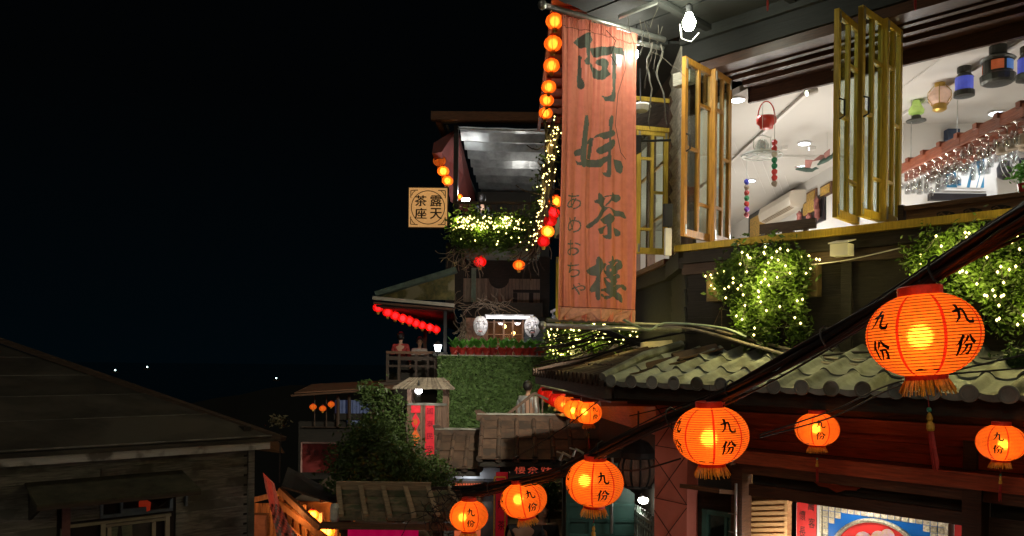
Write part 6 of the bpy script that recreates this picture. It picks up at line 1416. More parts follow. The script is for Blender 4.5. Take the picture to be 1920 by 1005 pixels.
specs = [(.05, .030, .021, 0), (.045, .052, .012, 0), (.03, .015, .019, 0), (.02, -.012, .014, 1), (.0, -.03, .012, 1), (.01, .035, .016, 0), (-.02, -.045, .010, 1), (.03, .062, .006, 0), (-.01, .01, .018, 0), (.005, -.06, .007, 1), (.04, .0, .015, 0)]
for k, (dx, dz, r, red) in enumerate(specs):
    ph = rnd.uniform(0, 6); pts = []
    for i, p in enumerate(base):
        t = i / N_; sp_ = 1.0 if t < .55 else .75; pts.append(p + Vector((dx * sp_ + .012 * math.sin(t * 30 + ph), .012 * math.cos(t * 24 + ph), dz * sp_ + .014 * math.sin(t * 26 + ph * 1.7) - (.03 * math.sin(t * 9 + ph) if t > .5 else 0))))
    MB().tube(pts, r * .92, 8).build('cable', CABLE_RED if red else CABLE, BU, smooth=True)
for i in (14, 22, 30, 38, 47, 54, 61, 70): 
    p = base[i]; d = (base[i + 1] - p).normalized(); x = d.cross(Vector((0, 0, 1))).normalized(); y = x.cross(d); c = p + Vector((.015, 0, .005))
    MB().tube([c + (x * math.cos(a * .785) * .055 + y * math.sin(a * .785) * .075) for a in range(9)], .006, 5).build('cable_tie', IRON, BU)
ot = [P(1990, 400, 3.2), P(1920, 432, 3.3), P(1800, 490, 3.6), P(1690, 548, 4.0)]
MB().tube(curve_pts([Vector(p) for p in ot]), .010, 8).build('cable', CABLE, BU, smooth=True); MB().tube(curve_pts([Vector(p) + Vector((0, 0, -.022)) for p in ot]), .007, 8).build('cable', CABLE_RED, BU, smooth=True)
for c, px_, nm in ((BIGS[0][1], .5, ''), (BIGS[1][1], .5, ''), (BIGS[2][1], .5, ''), (BIGS[3][1], .5, ''), (BIGS[4][1], .5, '')): pass
b = MB().beam(P(1296, 778, 5.15), P(1284, 782, 5.15), .04, .09); 
def wire(pts, r, label, m=CABLE, grp='thin wires strung across the view', n=10, sag=0):
    mb = MB(); mb.tube(curve_pts([Vector(p) for p in pts], n), r, 6); return tag(mb.build('wire', m), label, 'wire', grp)
wire([P(1920, 690, 4.6), P(1690, 715, 5.2), P(1560, 770, 6.0), P(1425, 815, 6.6)], .006, 'upper thin wire passing the small lantern under the tiled eave', CABLE)
wire([P(1920, 665, 4.6), P(1690, 722, 5.3), P(1560, 782, 6.1), P(1425, 820, 6.6)], .006, 'lower thin wire passing the small lantern under the tiled eave', CABLE)
wire([P(1276, 860, 6.4), P(1190, 882, 6.9), P(1120, 873, 7.3)], .008, 'black wire crossing in front of the iron lantern', CABLE)
wire([P(1130, 745, 9.5), P(1060, 800, 10.5), P(960, 862, 12)], .008, 'thin taut wire slanting in front of the higher gate roof', CABLE)
wire([P(1180, 780, 8.6), P(1330, 745, 7.9), P(1405, 722, 7.6)], .006, 'fine wire under the left end of the tiled eave', CABLE)
# cables lying along the top of the tiled eave
def oncable(pts, r, label, m): wire([A(A.s(x, o_, y), o_, A.hit(x, y, o_)[1]) for x, y, o_ in pts], r, label, m, 'cables lying along the top of the tiled roof', 8)
GC = mat('grey_green_cable', (.20, .26, .22), .5, .2, 10); BC_ = mat('brownish_cable', (.20, .17, .13), .5, .3, 10)
oncable([(1240, 612, .2), (1300, 610, .25), (1420, 640, .3), (1480, 655, .3), (1560, 672, .35), (1700, 680, .35), (1960, 700, .4)], .016, 'brownish cable along the top of the roof tiles, nearest the wall', BC_)
oncable([(1200, 618, .3), (1290, 616, .3), (1420, 650, .36), (1540, 680, .42), (1700, 688, .45), (1960, 705, .5)], .018, 'thick pale brown cable just below the wall on the roof tiles', BC_)
oncable([(1180, 645, .3), (1290, 622, .3), (1390, 622, .25), (1420, 645, .3), (1500, 668, .4), (1640, 660, .25), (1960, 680, .3)], .014, 'black cable looping over the roof tiles', CABLE)
wire([P(1170, 600, 8.0), P(1215, 618, 8.2), P(1250, 606, 8.4), P(1350, 614, 8.2), P(1400, 632, 8.0)], .013, 'grey green cable bowed behind the lower banner pole', GC, 'cables lying along the top of the tiled roof')
wire([A(A.s(1530, .05, 525), .15, .93), A(A.s(1600, .05, 525), .15, .95), A(A.s(1700, .05, 520), .15, 1.02)], .005, 'thin white wire between the two leafy baskets', WHITEP)
mb = MB(); rnd = random.Random(71)
for k in range(14): y = rnd.uniform(640, 700); mb.tube(curve_pts([P(rnd.uniform(1000, 1030), y - 10 + 5, 11 + rnd.random()), P(1080, y - 18, 9.6), P(1130, y - 30 + rnd.uniform(-8, 8), 9.2), P(1200, 640 + rnd.uniform(-8, 10), 8.9)], 5), .010, 4)
tag(mb.build('cable_tangle', CABLE), 'tangle of cables lying over the corner of the tiled roof below the banner', 'cables')
for k, (x, y) in enumerate(((1058, 853), (1082, 846))):
    c = P(x, y, 7.3); root = thing('cable_clip', c, ('left' if k == 0 else 'right') + ' metal clip standing on the cable bundle left of the third lantern', 'clip', 'metal clips on the cable bundle'); MB().tube([c + Vector((-.04, 0, -.05)), c + Vector((-.01, 0, .02)), c + Vector((.06, 0, -.02))], .014, 6).build('clip_body', STEEL, root); MB().tube([c + Vector((-.07, 0, .03)), c + Vector((.05, 0, -.01))], .008, 5).build('bolt', STEEL, root)
# wire the side-eave lantern row hangs from
wire([p + Vector((0, 0, .3)) for p in (ROWP[0], ROWP[2], ROWP[4], ROWP[6], ROWP[8])], .01, 'wire carrying the row of lanterns under the side eave')
for k, (x, y, z_) in enumerate(((1439, 10, 7.4), (1716, 8, 6.6))):
    c = P(x, y, z_); mb = MB(); mb.tube([c + Vector((0, 0, .2)), c, c - Vector((0, 0, .05))], [.004, .012, .006], 5); tag(mb.build('red_tassel', TASSEL), 'red tassel end hanging from the dark soffit ' + ('above the wide window opening' if k == 0 else 'above the middle window leaves'), 'tassel')

# ---------------------------------------------------------------- things inside the upper room
REDP = mat('red_lacquer', (.50, .035, .018), .35, .15, 4, bump=.05)
c = P(1437, 226, 9.6); RBk = thing('red_hanging_pot', c, 'round red lacquer pot with a tall hoop handle hanging in the window', 'pot'); k = .0064
MB().lathe([(.02, -.10), (.075, -.095), (.08, -.06), (.115, -.03), (.118, .02), (.105, .045), (.09, .05), (.08, .045)], 24, c=c).build('pot_body', REDP, RBk, smooth=True)
MB().tube([c + Vector((.10 * math.cos(t), 0, .04 + .19 * math.sin(t))) for t in [math.pi * i / 16 for i in range(17)]], .008, 6).build('hoop_handle', REDP, RBk); MB().tube([c + Vector((0, 0, .23)), c + Vector((0, 0, .40))], .004, 4).build('hook', WHITEP, RBk)
c = P(1429, 292, 9.4); CG = thing('wire_bird_cage', c, 'white wire ring hanger with a small glass lamp on it under the ceiling', 'hanger')
WI = mat('pale_wire', (.55, .58, .52), .4, .2, 10)
for r, z in ((.23, 0), (.20, .02), (.12, .03)): MB().tube([c + Vector((r * math.cos(t), r * math.sin(t), z)) for t in [2 * math.pi * i / 24 for i in range(25)]], .008, 5).build('ring', WI, CG)
for t in range(8): MB().tube([c + Vector((.22 * math.cos(t * .785), .22 * math.sin(t * .785), 0)), c + Vector((.05 * math.cos(t * .785), .05 * math.sin(t * .785), .03))], .005, 4).build('spoke', WI, CG)
MB().lathe([(.05, .03), (.075, .07), (.08, .12), (.05, .18), (.02, .19)], 14, c=c).build('glass_globe', glass('clear_globe', (.85, .9, .88), .6), CG)
for sx in (-.1, .1): MB().tube([c + Vector((sx * .6, 0, .03)), c + Vector((sx, 0, .10)), c + Vector((sx, 0, .21)), c + Vector((0, 0, .24))], .007, 5).build('side_wire', WI, CG)
MB().tube([c + Vector((0, 0, .24)), c + Vector((0, 0, .62))], .003, 4).build('cord', WI, CG)
def chain(px_, y0, y1, Y, cols, label):
    a = P(px_, y0, Y); b_ = P(px_, y1, Y); root = thing('bead_string', b_, label, 'ornament', 'strings of small cloth ornaments'); MB().tube([a + Vector((0, 0, .35)), b_], .003, 4).build('cord', WI, root); n = len(cols)
    for i, cc in enumerate(cols):
        p = a.lerp(b_, (i + .5) / n); m_ = mat('bead_' + '_'.join(str(int(v * 100)) for v in cc), cc, .5); r = .032
        MB().lathe([(.004, .04), (r, .02), (r * 1.1, -.005), (r * .6, -.03), (.004, -.04)], 8, c=p, ax=Matrix.Rotation(random.uniform(-.5, .5), 3, 'Y')).build('bead', m_, root)
chain(1452, 262, 350, 9.2, [(.5, .03, .02), (.5, .03, .02), (.4, .35, .25), (.02, .2, .08), (.02, .2, .08), (.5, .04, .03), (.5, .04, .03), (.35, .28, .2)], 'string of red and green cloth ornaments right of the wire ring hanger')
chain(1400, 336, 408, 10.4, [(.05, .06, .4), (.4, .3, .2), (.5, .05, .03), (.03, .2, .07), (.5, .05, .03), (.2, .05, .35), (.4, .1, .1)], 'string of blue, red and green cloth ornaments low at the left of the room')
def bird(px_, py_, Y, rot, label):
    c = P(px_, py_, Y); root = thing('hanging_bird', c, label, 'ornament', 'painted bird ornaments'); Rm = Matrix.Rotation(rot, 3, 'Y'); mb = MB(); mb.tube([c + Rm @ Vector(v) for v in ((-.15, 0, -.01), (-.08, 0, 0), (0, 0, 0), (.08, 0, .0), (.13, 0, .035), (.17, 0, .03))], [.01, .03, .036, .025, .02, .004], 8); mb.build('body', mat('dark_green_bird', (.05, .09, .07), .5), root, smooth=True)
    for sg in (-1, 1): mb = MB(); mb.prism([c + Rm @ Vector(v) for v in ((-.02, 0, .01), (.05, 0, .02), (.02, sg * .16, .09), (-.1, sg * .2, .07))], (0, 0, .008)); mb.build('wing', mat('pinkish_wing', (.35, .16, .14), .5), root)
    MB().tube([c, c + Vector((0, 0, .35))], .002, 3).build('cord', WI, root)
bird(1512, 318, 11.2, .1, 'painted bird hanging below the ceiling, the lower left of the two'); bird(1551, 298, 10.6, -.5, 'painted bird hanging nearest the middle window leaves, tilted upward')
c = P(1523, 172, 9.3); TL = thing('track_spotlight', c, 'white track spotlight clipped to the ceiling bar', 'lamp'); MB().lathe([(.035, -.06), (.04, -.05), (.04, .05), (.02, .07)], 12, c=c, ax=Matrix.Rotation(R(70), 3, 'Y')).build('head', WHITEP, TL); MB().box(WORLD, c.x - .02, c.x + .02, -c.y - .02, -c.y + .02, c.z, 3.17).build('stem', WHITEP, TL); MB().lathe([(.03, -.005), (.03, .005)], 10, c=c + Vector((-.065, 0, -.02)), ax=Matrix.Rotation(R(70), 3, 'Y')).build('lens', emis('spot_lens', (.9, 1, .7), 6), TL)
# oil lamps along the second bar
def oil(px_, py_, Y, h, kind, label):
    c = P(px_, py_, Y); root = thing('oil_lamp', c - Vector((0, 0, h / 2)), label, 'lamp', 'old oil lamps hung in a row from the ceiling bar')
    def pr(l): return [(r * h, z * h) for r, z in l]
    dk = mat('dark_pewter', (.07, .075, .065), .45, .3, 8, metal=.5); br = mat('brass', (.55, .36, .08), .35, .2, 8, metal=.6)
    def add(l, m, nm, n=18): MB().lathe(pr(l), n, c=c).build(nm, m, root, smooth=False)
    if kind == 'green':
        add([(.10, .30), (.13, .33), (.12, .44), (.05, .5)], dk, 'chimney_cap'); add([(.12, .30), (.16, .15), (.27, -.05), (.25, -.18), (.14, -.24)], glow('green_yellow_glass', (.45, .75, .12), .22, (.45, .6, .2), .2), 'glass_shade'); add([(.13, -.24), (.17, -.28), (.16, -.38), (.34, -.42), (.34, -.46), (.1, -.5)], dk, 'base')
    elif kind == 'gold':
        add([(.16, .30), (.17, .5), (.10, .55)], br, 'top_collar'); add([(.18, .30), (.33, .14), (.37, -.02), (.30, -.2), (.20, -.26)], glow('pink_clear_glass', (1, .62, .4), .22, (.7, .5, .4), .15), 'glass_globe'); add([(.2, -.24), (.22, -.30), (.22, -.45), (.14, -.5)], br, 'oil_fount')
        for k in range(6): t = k * 1.047; MB().tube([c + Vector((r * h * math.cos(t), r * h * math.sin(t), z * h)) for r, z in ((.2, .34), (.40, .1), (.40, -.08), (.23, -.3))], .005, 4).build('cage_wire', br, root)
    else:
        col = ((.10, .14, 1.0), .22, (.12, .16, .6)) if kind == 'blue' else ((.1, .22, .8), .30, (.1, .25, .7))
        if kind == 'blue': add([(.17, .22), (.20, .26), (.20, .42), (.12, .46)], dk, 'chimney_cap'); add([(.26, .10), (.17, .22)], dk, 'shoulder'); add([(.25, .10), (.25, -.30)], glow('blue_glass', *col[:2], col[2], .2), 'glass'); add([(.28, -.30), (.29, -.34), (.29, -.46), (.1, -.48)], dk, 'base')
        else:
            add([(.16, .22), (.19, .26), (.19, .44), (.10, .47)], dk, 'chimney_cap'); add([(.34, .08), (.38, .12), (.30, .18), (.17, .22)], dk, 'hood'); add([(.31, .08), (.31, -.22)], dk, 'body')
            for k, (a, m) in enumerate(((-122, glow('orange_lens', (.8, .16, .05), .18, (.6, .18, .08), .25)), (-62, glow('blue_lens', (.1, .25, .7), .22, (.1, .25, .6), .25)), (30, MATS['blue_lens']), (120, MATS['orange_lens']))):
                mb = MB(); rr3 = .32 * h; n = 6; aa = [R(a - 24 + 48 * i / n) for i in range(n + 1)]
                for i in range(n): mb.hexa([c + Vector((rr3 * math.cos(aa[i]), rr3 * math.sin(aa[i]), -.17 * h)), c + Vector((rr3 * math.cos(aa[i + 1]), rr3 * math.sin(aa[i + 1]), -.17 * h)), c + Vector((rr3 * .96 * math.cos(aa[i + 1]), rr3 * .96 * math.sin(aa[i + 1]), -.17 * h)), c + Vector((rr3 * .96 * math.cos(aa[i]), rr3 * .96 * math.sin(aa[i]), -.17 * h))], [c + Vector((rr3 * math.cos(aa[i]), rr3 * math.sin(aa[i]), .05 * h)), c + Vector((rr3 * math.cos(aa[i + 1]), rr3 * math.sin(aa[i + 1]), .05 * h)), c + Vector((rr3 * .96 * math.cos(aa[i + 1]), rr3 * .96 * math.sin(aa[i + 1]), .05 * h)), c + Vector((rr3 * .96 * math.cos(aa[i]), rr3 * .96 * math.sin(aa[i]), .05 * h))])
                mb.build('lens', m, root)
            add([(.34, -.22), (.38, -.26), (.36, -.40), (.30, -.44), (.1, -.45)], dk, 'base')
    MB().tube([c + Vector((0, 0, .44 * h)), c + Vector((.05 * h, 0, .52 * h)), c + Vector((0, 0, .6 * h)), c + Vector((0, 0, 3.17 - c.z))], .006, 5).build('hook', STEEL, root)
oil(1718, 204, 9.8, .335, 'green', 'oil lamp with green and yellow glass, smallest and leftmost in the row'); oil(1762, 181, 9.2, .34, 'gold', 'brass oil lamp with a round clear globe, second in the row')
oil(1808, 152, 8.7, .36, 'blue', 'pewter lamp with glowing blue glass, third in the row'); oil(1871, 122, 8.1, .43, 'big', 'largest dark ship lantern with orange and blue lenses'); oil(1928, 118, 7.7, .36, 'blue', 'lamp cut off by the right edge of the picture')
# glass rack
GR = thing('glass_rack', (5.1, 8.9, 2.35), 'red brown wooden rack under the ceiling loaded with upturned stemmed glasses', 'rack'); RB = mat('red_brown_varnish', (.24, .065, .03), .35, .4, 5, 'h', rnd=.25)
for x in (4.84, 5.12, 5.40):
    for k in range(10): MB().box(WORLD, x - .02, x + .02, -(6.9 + (k + 1) * .36) + .005, -(6.9 + k * .36), 2.36, 2.47).build('rail_block', RB, GR)
for k in range(10): y = 6.95 + k * .36; MB().box(WORLD, 4.80, 5.46, -y - .035, -y + .035, 2.44, 2.50).build('cross_bar', RB, GR)
for x in (4.84, 5.40):
    for y in (7.2, 9.8): MB().tube([(x, y, 2.5), (x, y, 3.2)], .006, 4).build('hanger', STEEL, GR)
GLS = glass('stem_glass', (.90, .93, .93), .55, .02)
def wine_mesh(h, r, kind):
    pr = [(r * .95, 0), (r * .9, -.004), (.006, -.012), (.005, -h * .45), (.012, -h * .5), (r * .8, -h * .6), (r, -h * .75), (r * .85, -h)] if kind else [(r * .5, 0), (r * .6, -h * .05), (r * .9, -h * .4), (r, -h)]
    mb = MB(); n = 12; base = 0
    for rr4, z in pr:
        for j in range(n): t = 6.2832 * j / n; mb.v.append(Vector((rr4 * math.cos(t), rr4 * math.sin(t), z)))
    for k in range(len(pr) - 1):
        for j in range(n): mb.f.append([k * n + j, k * n + (j + 1) % n, (k + 1) * n + (j + 1) % n, (k + 1) * n + j]); mb.mi.append(0)
    return mb
gm = []
for h, r, kd in ((.20, .042, 1), (.17, .05, 1), (.22, .034, 1), (.13, .04, 0)):
    o_ = wine_mesh(h, r, kd).build('wine_glass', GLS, None, smooth=True, raw=True); gm.append(o_.data); bpy.data.objects.remove(o_)
rnd = random.Random(81); gi = 0
shape_n = ['tall stemmed wine glass', 'wide bowled wine glass', 'slim flute glass', 'small straight tumbler']
for col in range(4):
    for k in range(22):
        y = 7.05 + k * .155; x = 4.90 + col * .15; j = rnd.randrange(4) if k > 3 else 1
        o_ = place('wine_glass', gm[j], Matrix.Translation((x + rnd.uniform(-.01, .01), y, 2.355)) @ Matrix.Rotation(rnd.uniform(-.05, .05), 4, 'X'))
        tag(o_, shape_n[j] + ' upturned in the ' + ['front', 'second', 'third', 'rear'][col] + ' row of the rack, ' + ('near end' if k < 8 else 'middle' if k < 15 else 'far end'), 'glass', 'stemmed glasses hanging in the red brown rack')
CUPM = mat('cream_stoneware', (.55, .47, .36), .5, .2, 8)
for k in range(16):
    x = 4.98 + (k % 3) * .13; y = 7.4 + (k // 3) * .16; r = .058; c = Vector((x, y, 2.19)); mb = MB(); mb.lathe([(r * .5, .06), (r * .85, .045), (r, 0), (r * .95, -.055), (r * .85, -.05)], 12, c=c); root = thing('stoneware_cup', c, 'cream stoneware cup among those bunched below the near end of the glass rack', 'cup', 'cream cups under the near end of the glass rack'); mb.build('cup_body', CUPM, root, smooth=True)
    MB().tube([c + Vector((r, 0, .03)), c + Vector((r + .035, 0, .02)), c + Vector((r + .03, 0, -.03)), c + Vector((r, 0, -.035))], .007, 5).build('handle', CUPM, root)
# carved counter behind the sill
CO = thing('carved_counter', A(A.s(1800, -.3), -.3, ZS), 'dark wooden counter front with carved openings behind the window sill', 'counter'); s0, s1 = A.s(1692, -.2, 400), sR
CW = mat('old_carved_wood', (.16, .085, .04), .5, .4, 5, 'h')
piece('top_moulding', A, s0, s1, -.30, -.20, 1.41, 1.45, CW, CO); piece('carved_board', A, s0 + .02, s1, -.27, -.235, ZS, 1.41, CW, CO)
for k in range(9):
    c_ = s0 + .35 + k * .22; mb = MB(); mb.prism([A(c_ + .075 * math.cos(t) * (1 + .2 * math.cos(3 * t)), -.232, 1.335 + .03 * math.sin(t)) for t in [6.2832 * i / 16 for i in range(16)]], A.out * .004); mb.build('carved_opening', W_BLACK, CO); MB().tube([A(c_ - .05, -.226, 1.335), A(c_ - .02, -.222, 1.35), A(c_ + .02, -.222, 1.32), A(c_ + .05, -.226, 1.34)], .008, 5).build('carved_scroll', CW, CO)  # each opening is a dark raised patch in place of a shaded hole
p0 = A.s(1683, -.1, 400); piece('end_post', A, p0 - .03, p0 + .02, -.26, -.18, ZS, 1.46, W_DARK, CO)
# wall pictures, air conditioner, signboards on the left wall of the room (x = 5.2)
Wl = Fr(5.2, 0, -90)
def wp(x0, y0, x1, y1): a = Wl.hit(x0, (y0 + y1) / 2); b = Wl.hit(x1, (y0 + y1) / 2); za = Wl.hit((x0 + x1) / 2, y0)[1]; zb = Wl.hit((x0 + x1) / 2, y1)[1]; return a[0], b[0], zb, za
def wbox(x0, y0, x1, y1, o0, o1, m, nm, parent): s0, s1, z0, z1 = wp(x0, y0, x1, y1); return piece(nm, Wl, s0, s1, o0, o1, z0, z1, m, parent)
ACU = thing('air_conditioner', (5.1, 15, 2.75), 'cream split air conditioner high on the left inner wall', 'air conditioner'); ACM = mat('cream_plastic', (.66, .60, .50), .45, .05, 3)
mb = MB(); s0, s1 = -16.1, -14.3; mb.prism([Wl(s1, 0, 3.06), Wl(s1, .26, 3.04), Wl(s1, .30, 2.92), Wl(s1, .27, 2.79), Wl(s1, .12, 2.74), Wl(s1, 0, 2.74)], Wl.ax * (s0 - s1)); mb.build('case', ACM, ACU)
for k in range(3): MB().beam(Wl(s0 + .1, .19 + .03 * k, 2.752 + .01 * k), Wl(s1 - .1, .19 + .03 * k, 2.752 + .01 * k), .012, .01).build('vent_blade', mat('tan_vent', (.4, .3, .18), .5), ACU)
GLD = mat('gilded_carving', (.62, .38, .07), .35, .5, 25, metal=.5, bump=.8); BLK = mat('black_lacquer', (.02, .018, .02), .3)
def plaque(x0, y0, x1, y1, label, m_in, m_fr, nm='carved_plaque', cat='plaque'):
    s0, s1, z0, z1 = wp(x0, y0, x1, y1); root = thing(nm, Wl((s0 + s1) / 2, 0, z0), label, cat); piece('board', Wl, s0, s1, 0, .03, z0, z1, m_fr, root); q = (s1 - s0) * .10; h = (z1 - z0) * .16; piece('gilt_relief', Wl, s0 + q, s1 - q, .03, .045, z0 + h, z1 - h, m_in, root); return root, s0, s1, z0, z1
r1, *_ = plaque(1406, 392, 1450, 450, 'black signboard with gilded relief at the far left of the room', GLD, BLK); r2, *_ = plaque(1515, 357, 1533, 382, 'small framed gilt plaque above the black board', GLD, W_BROWN); r3, *_ = plaque(1541, 345, 1561, 368, 'small framed gilt plaque nearest the middle window leaves', GLD, W_BROWN)
r4, s0, s1, z0, z1 = plaque(1505, 372, 1549, 422, 'black board with a gilt framed carving and small red figures', BLK, BLK); r = wbox(1514, 378, 1535, 400, .05, .08, GLD, 'gilt_carving', r4)
for x, y in ((1541, 382), (1542, 400), (1526, 412), (1508, 408)): s, z = Wl.hit(x, y); MB().lathe([(.01, -.12), (.05, -.08), (.04, .02), (.055, .06), (.01, .12)], 8, c=Wl(s, .09, z)).build('small_figure', mat('dull_red_figure', (.35, .12, .1), .5), r4)
TBL = thing('dark_table', A(A.s(1470, -1.2), -1.2, 1.2), 'dark table edge just showing above the window sill', 'table'); q_ = A
for (x0, x1, y0, y1) in ((1424, 1528, 421, 427), (1434, 1441, 427, 448), (1466, 1487, 425, 446), (1506, 1513, 425, 440)): s0, z1 = A.hit(x0, y0, -.35); s1, z0 = A.hit(x1, y1, -.35); piece('table_top' if x1 - x0 > 50 else 'leg', A, s0, s1, -.39, -.35, min(z0, z1 - .02), z1, W_DARK, TBL)
# back wall pictures
Bw = front(10.75); PO = thing('blue_poster', P(1810, 357, 10.7), 'blue and white poster of a glass, a bottle and two arms on the far wall', 'poster'); px(Bw, 1770, 283, 1849, 358, .0, .015, WHITEP, 'frame', PO); px(Bw, 1774, 287, 1845, 352, .016, .02, mat('poster_blue', (.03, .16, .28), .4), 'print', PO); pb = mat('poster_white', (.66, .66, .62), .5, .05); mb = MB()
def pol(pts, o=.024): mb.prism([Bw(*(lambda h: (h[0], o, h[1]))(Bw.hit(x, y, o))) for x, y in pts], Bw.out * .002)
pol([(1788, 300), (1825, 298), (1812, 352), (1795, 352), (1790, 330)]); pol([(1829, 300), (1836, 330), (1830, 352), (1818, 352), (1824, 325)], .026); pol([(1842, 305), (1845, 330), (1838, 352), (1832, 352), (1838, 328)], .028); pol([(1777, 330), (1785, 330), (1784, 340), (1782, 347), (1779, 347)], .030); mb.build('white_shapes', pb, PO)
mb = MB(); pol([(1787, 318), (1791, 318), (1793, 330), (1793, 347), (1785, 347), (1785, 330)], .032); pol([(1795, 336), (1802, 336), (1802, 348), (1795, 348)], .032); mb.build('bottle_print', MATS['poster_blue'], PO)
b = px(Bw, 1778, 241, 1800, 262, .01, .12, mat('navy_box', (.02, .03, .06), .5), 'blue_board', None); tag(b, 'dark blue board partly hidden behind the glass rack', 'board')
b = px(Bw, 1745, 362, 1850, 376, .02, .1, BLK, 'wall_shelf', None); tag(b, 'black shelf with small frames below the blue poster', 'shelf')
b = MB().lathe([(.02, -.13), (.085, -.09), (.095, .03), (.06, .11), (.02, .13)], 16, c=Bw(Bw.s(1868), .15, Bw.hit(0, 305)[1])); tag(b.build('wall_speaker', BLK, smooth=True), 'black rounded speaker on the far wall under the cream cups', 'speaker')
FN = thing('wall_fan', Bw(Bw.s(1900), .2, 2.9), 'grey wall fan behind the cream cups at the right edge', 'fan'); fcn = Bw(Bw.s(1893), .25, Bw.hit(0, 292)[1])
for r in (.30, .24, .17, .10): MB().tube([fcn + Vector((r * math.cos(t), 0, r * math.sin(t))) for t in [6.2832 * i / 28 for i in range(29)]], .005, 4).build('guard_ring', STEEL, FN)
for k in range(3): t = k * 2.094; mb = MB(); mb.prism([fcn + Vector((0, .03, 0)), fcn + Vector((.2 * math.cos(t), .03, .2 * math.sin(t))), fcn + Vector((.2 * math.cos(t + .7), .05, .2 * math.sin(t + .7)))], (0, .006, 0)); mb.build('blade', mat('smoky_blade', (.2, .2, .2), .3), FN)
MB().lathe([(.01, -.05), (.05, -.03), (.05, .03), (.01, .05)], 12, c=fcn).build('hub', BLK, FN)
VP_ = thing('potted_vine', P(1916, 350, 7.1), 'small green pot plant standing on the counter at the right edge', 'plant'); rnd = random.Random(91); mb = MB(); cpl = P(1918, 325, 7.1); leaves(mb, lambda: cpl + Vector((rnd.gauss(0, .05), rnd.gauss(0, .05), rnd.gauss(0, .06))), 160, .03, rnd); tag(mb.build('foliage', LEAF_B, VP_), kind='stuff'); MB().lathe([(.03, -.17), (.045, -.10), (.04, -.09)], 12, c=cpl).build('pot', REDP, VP_)

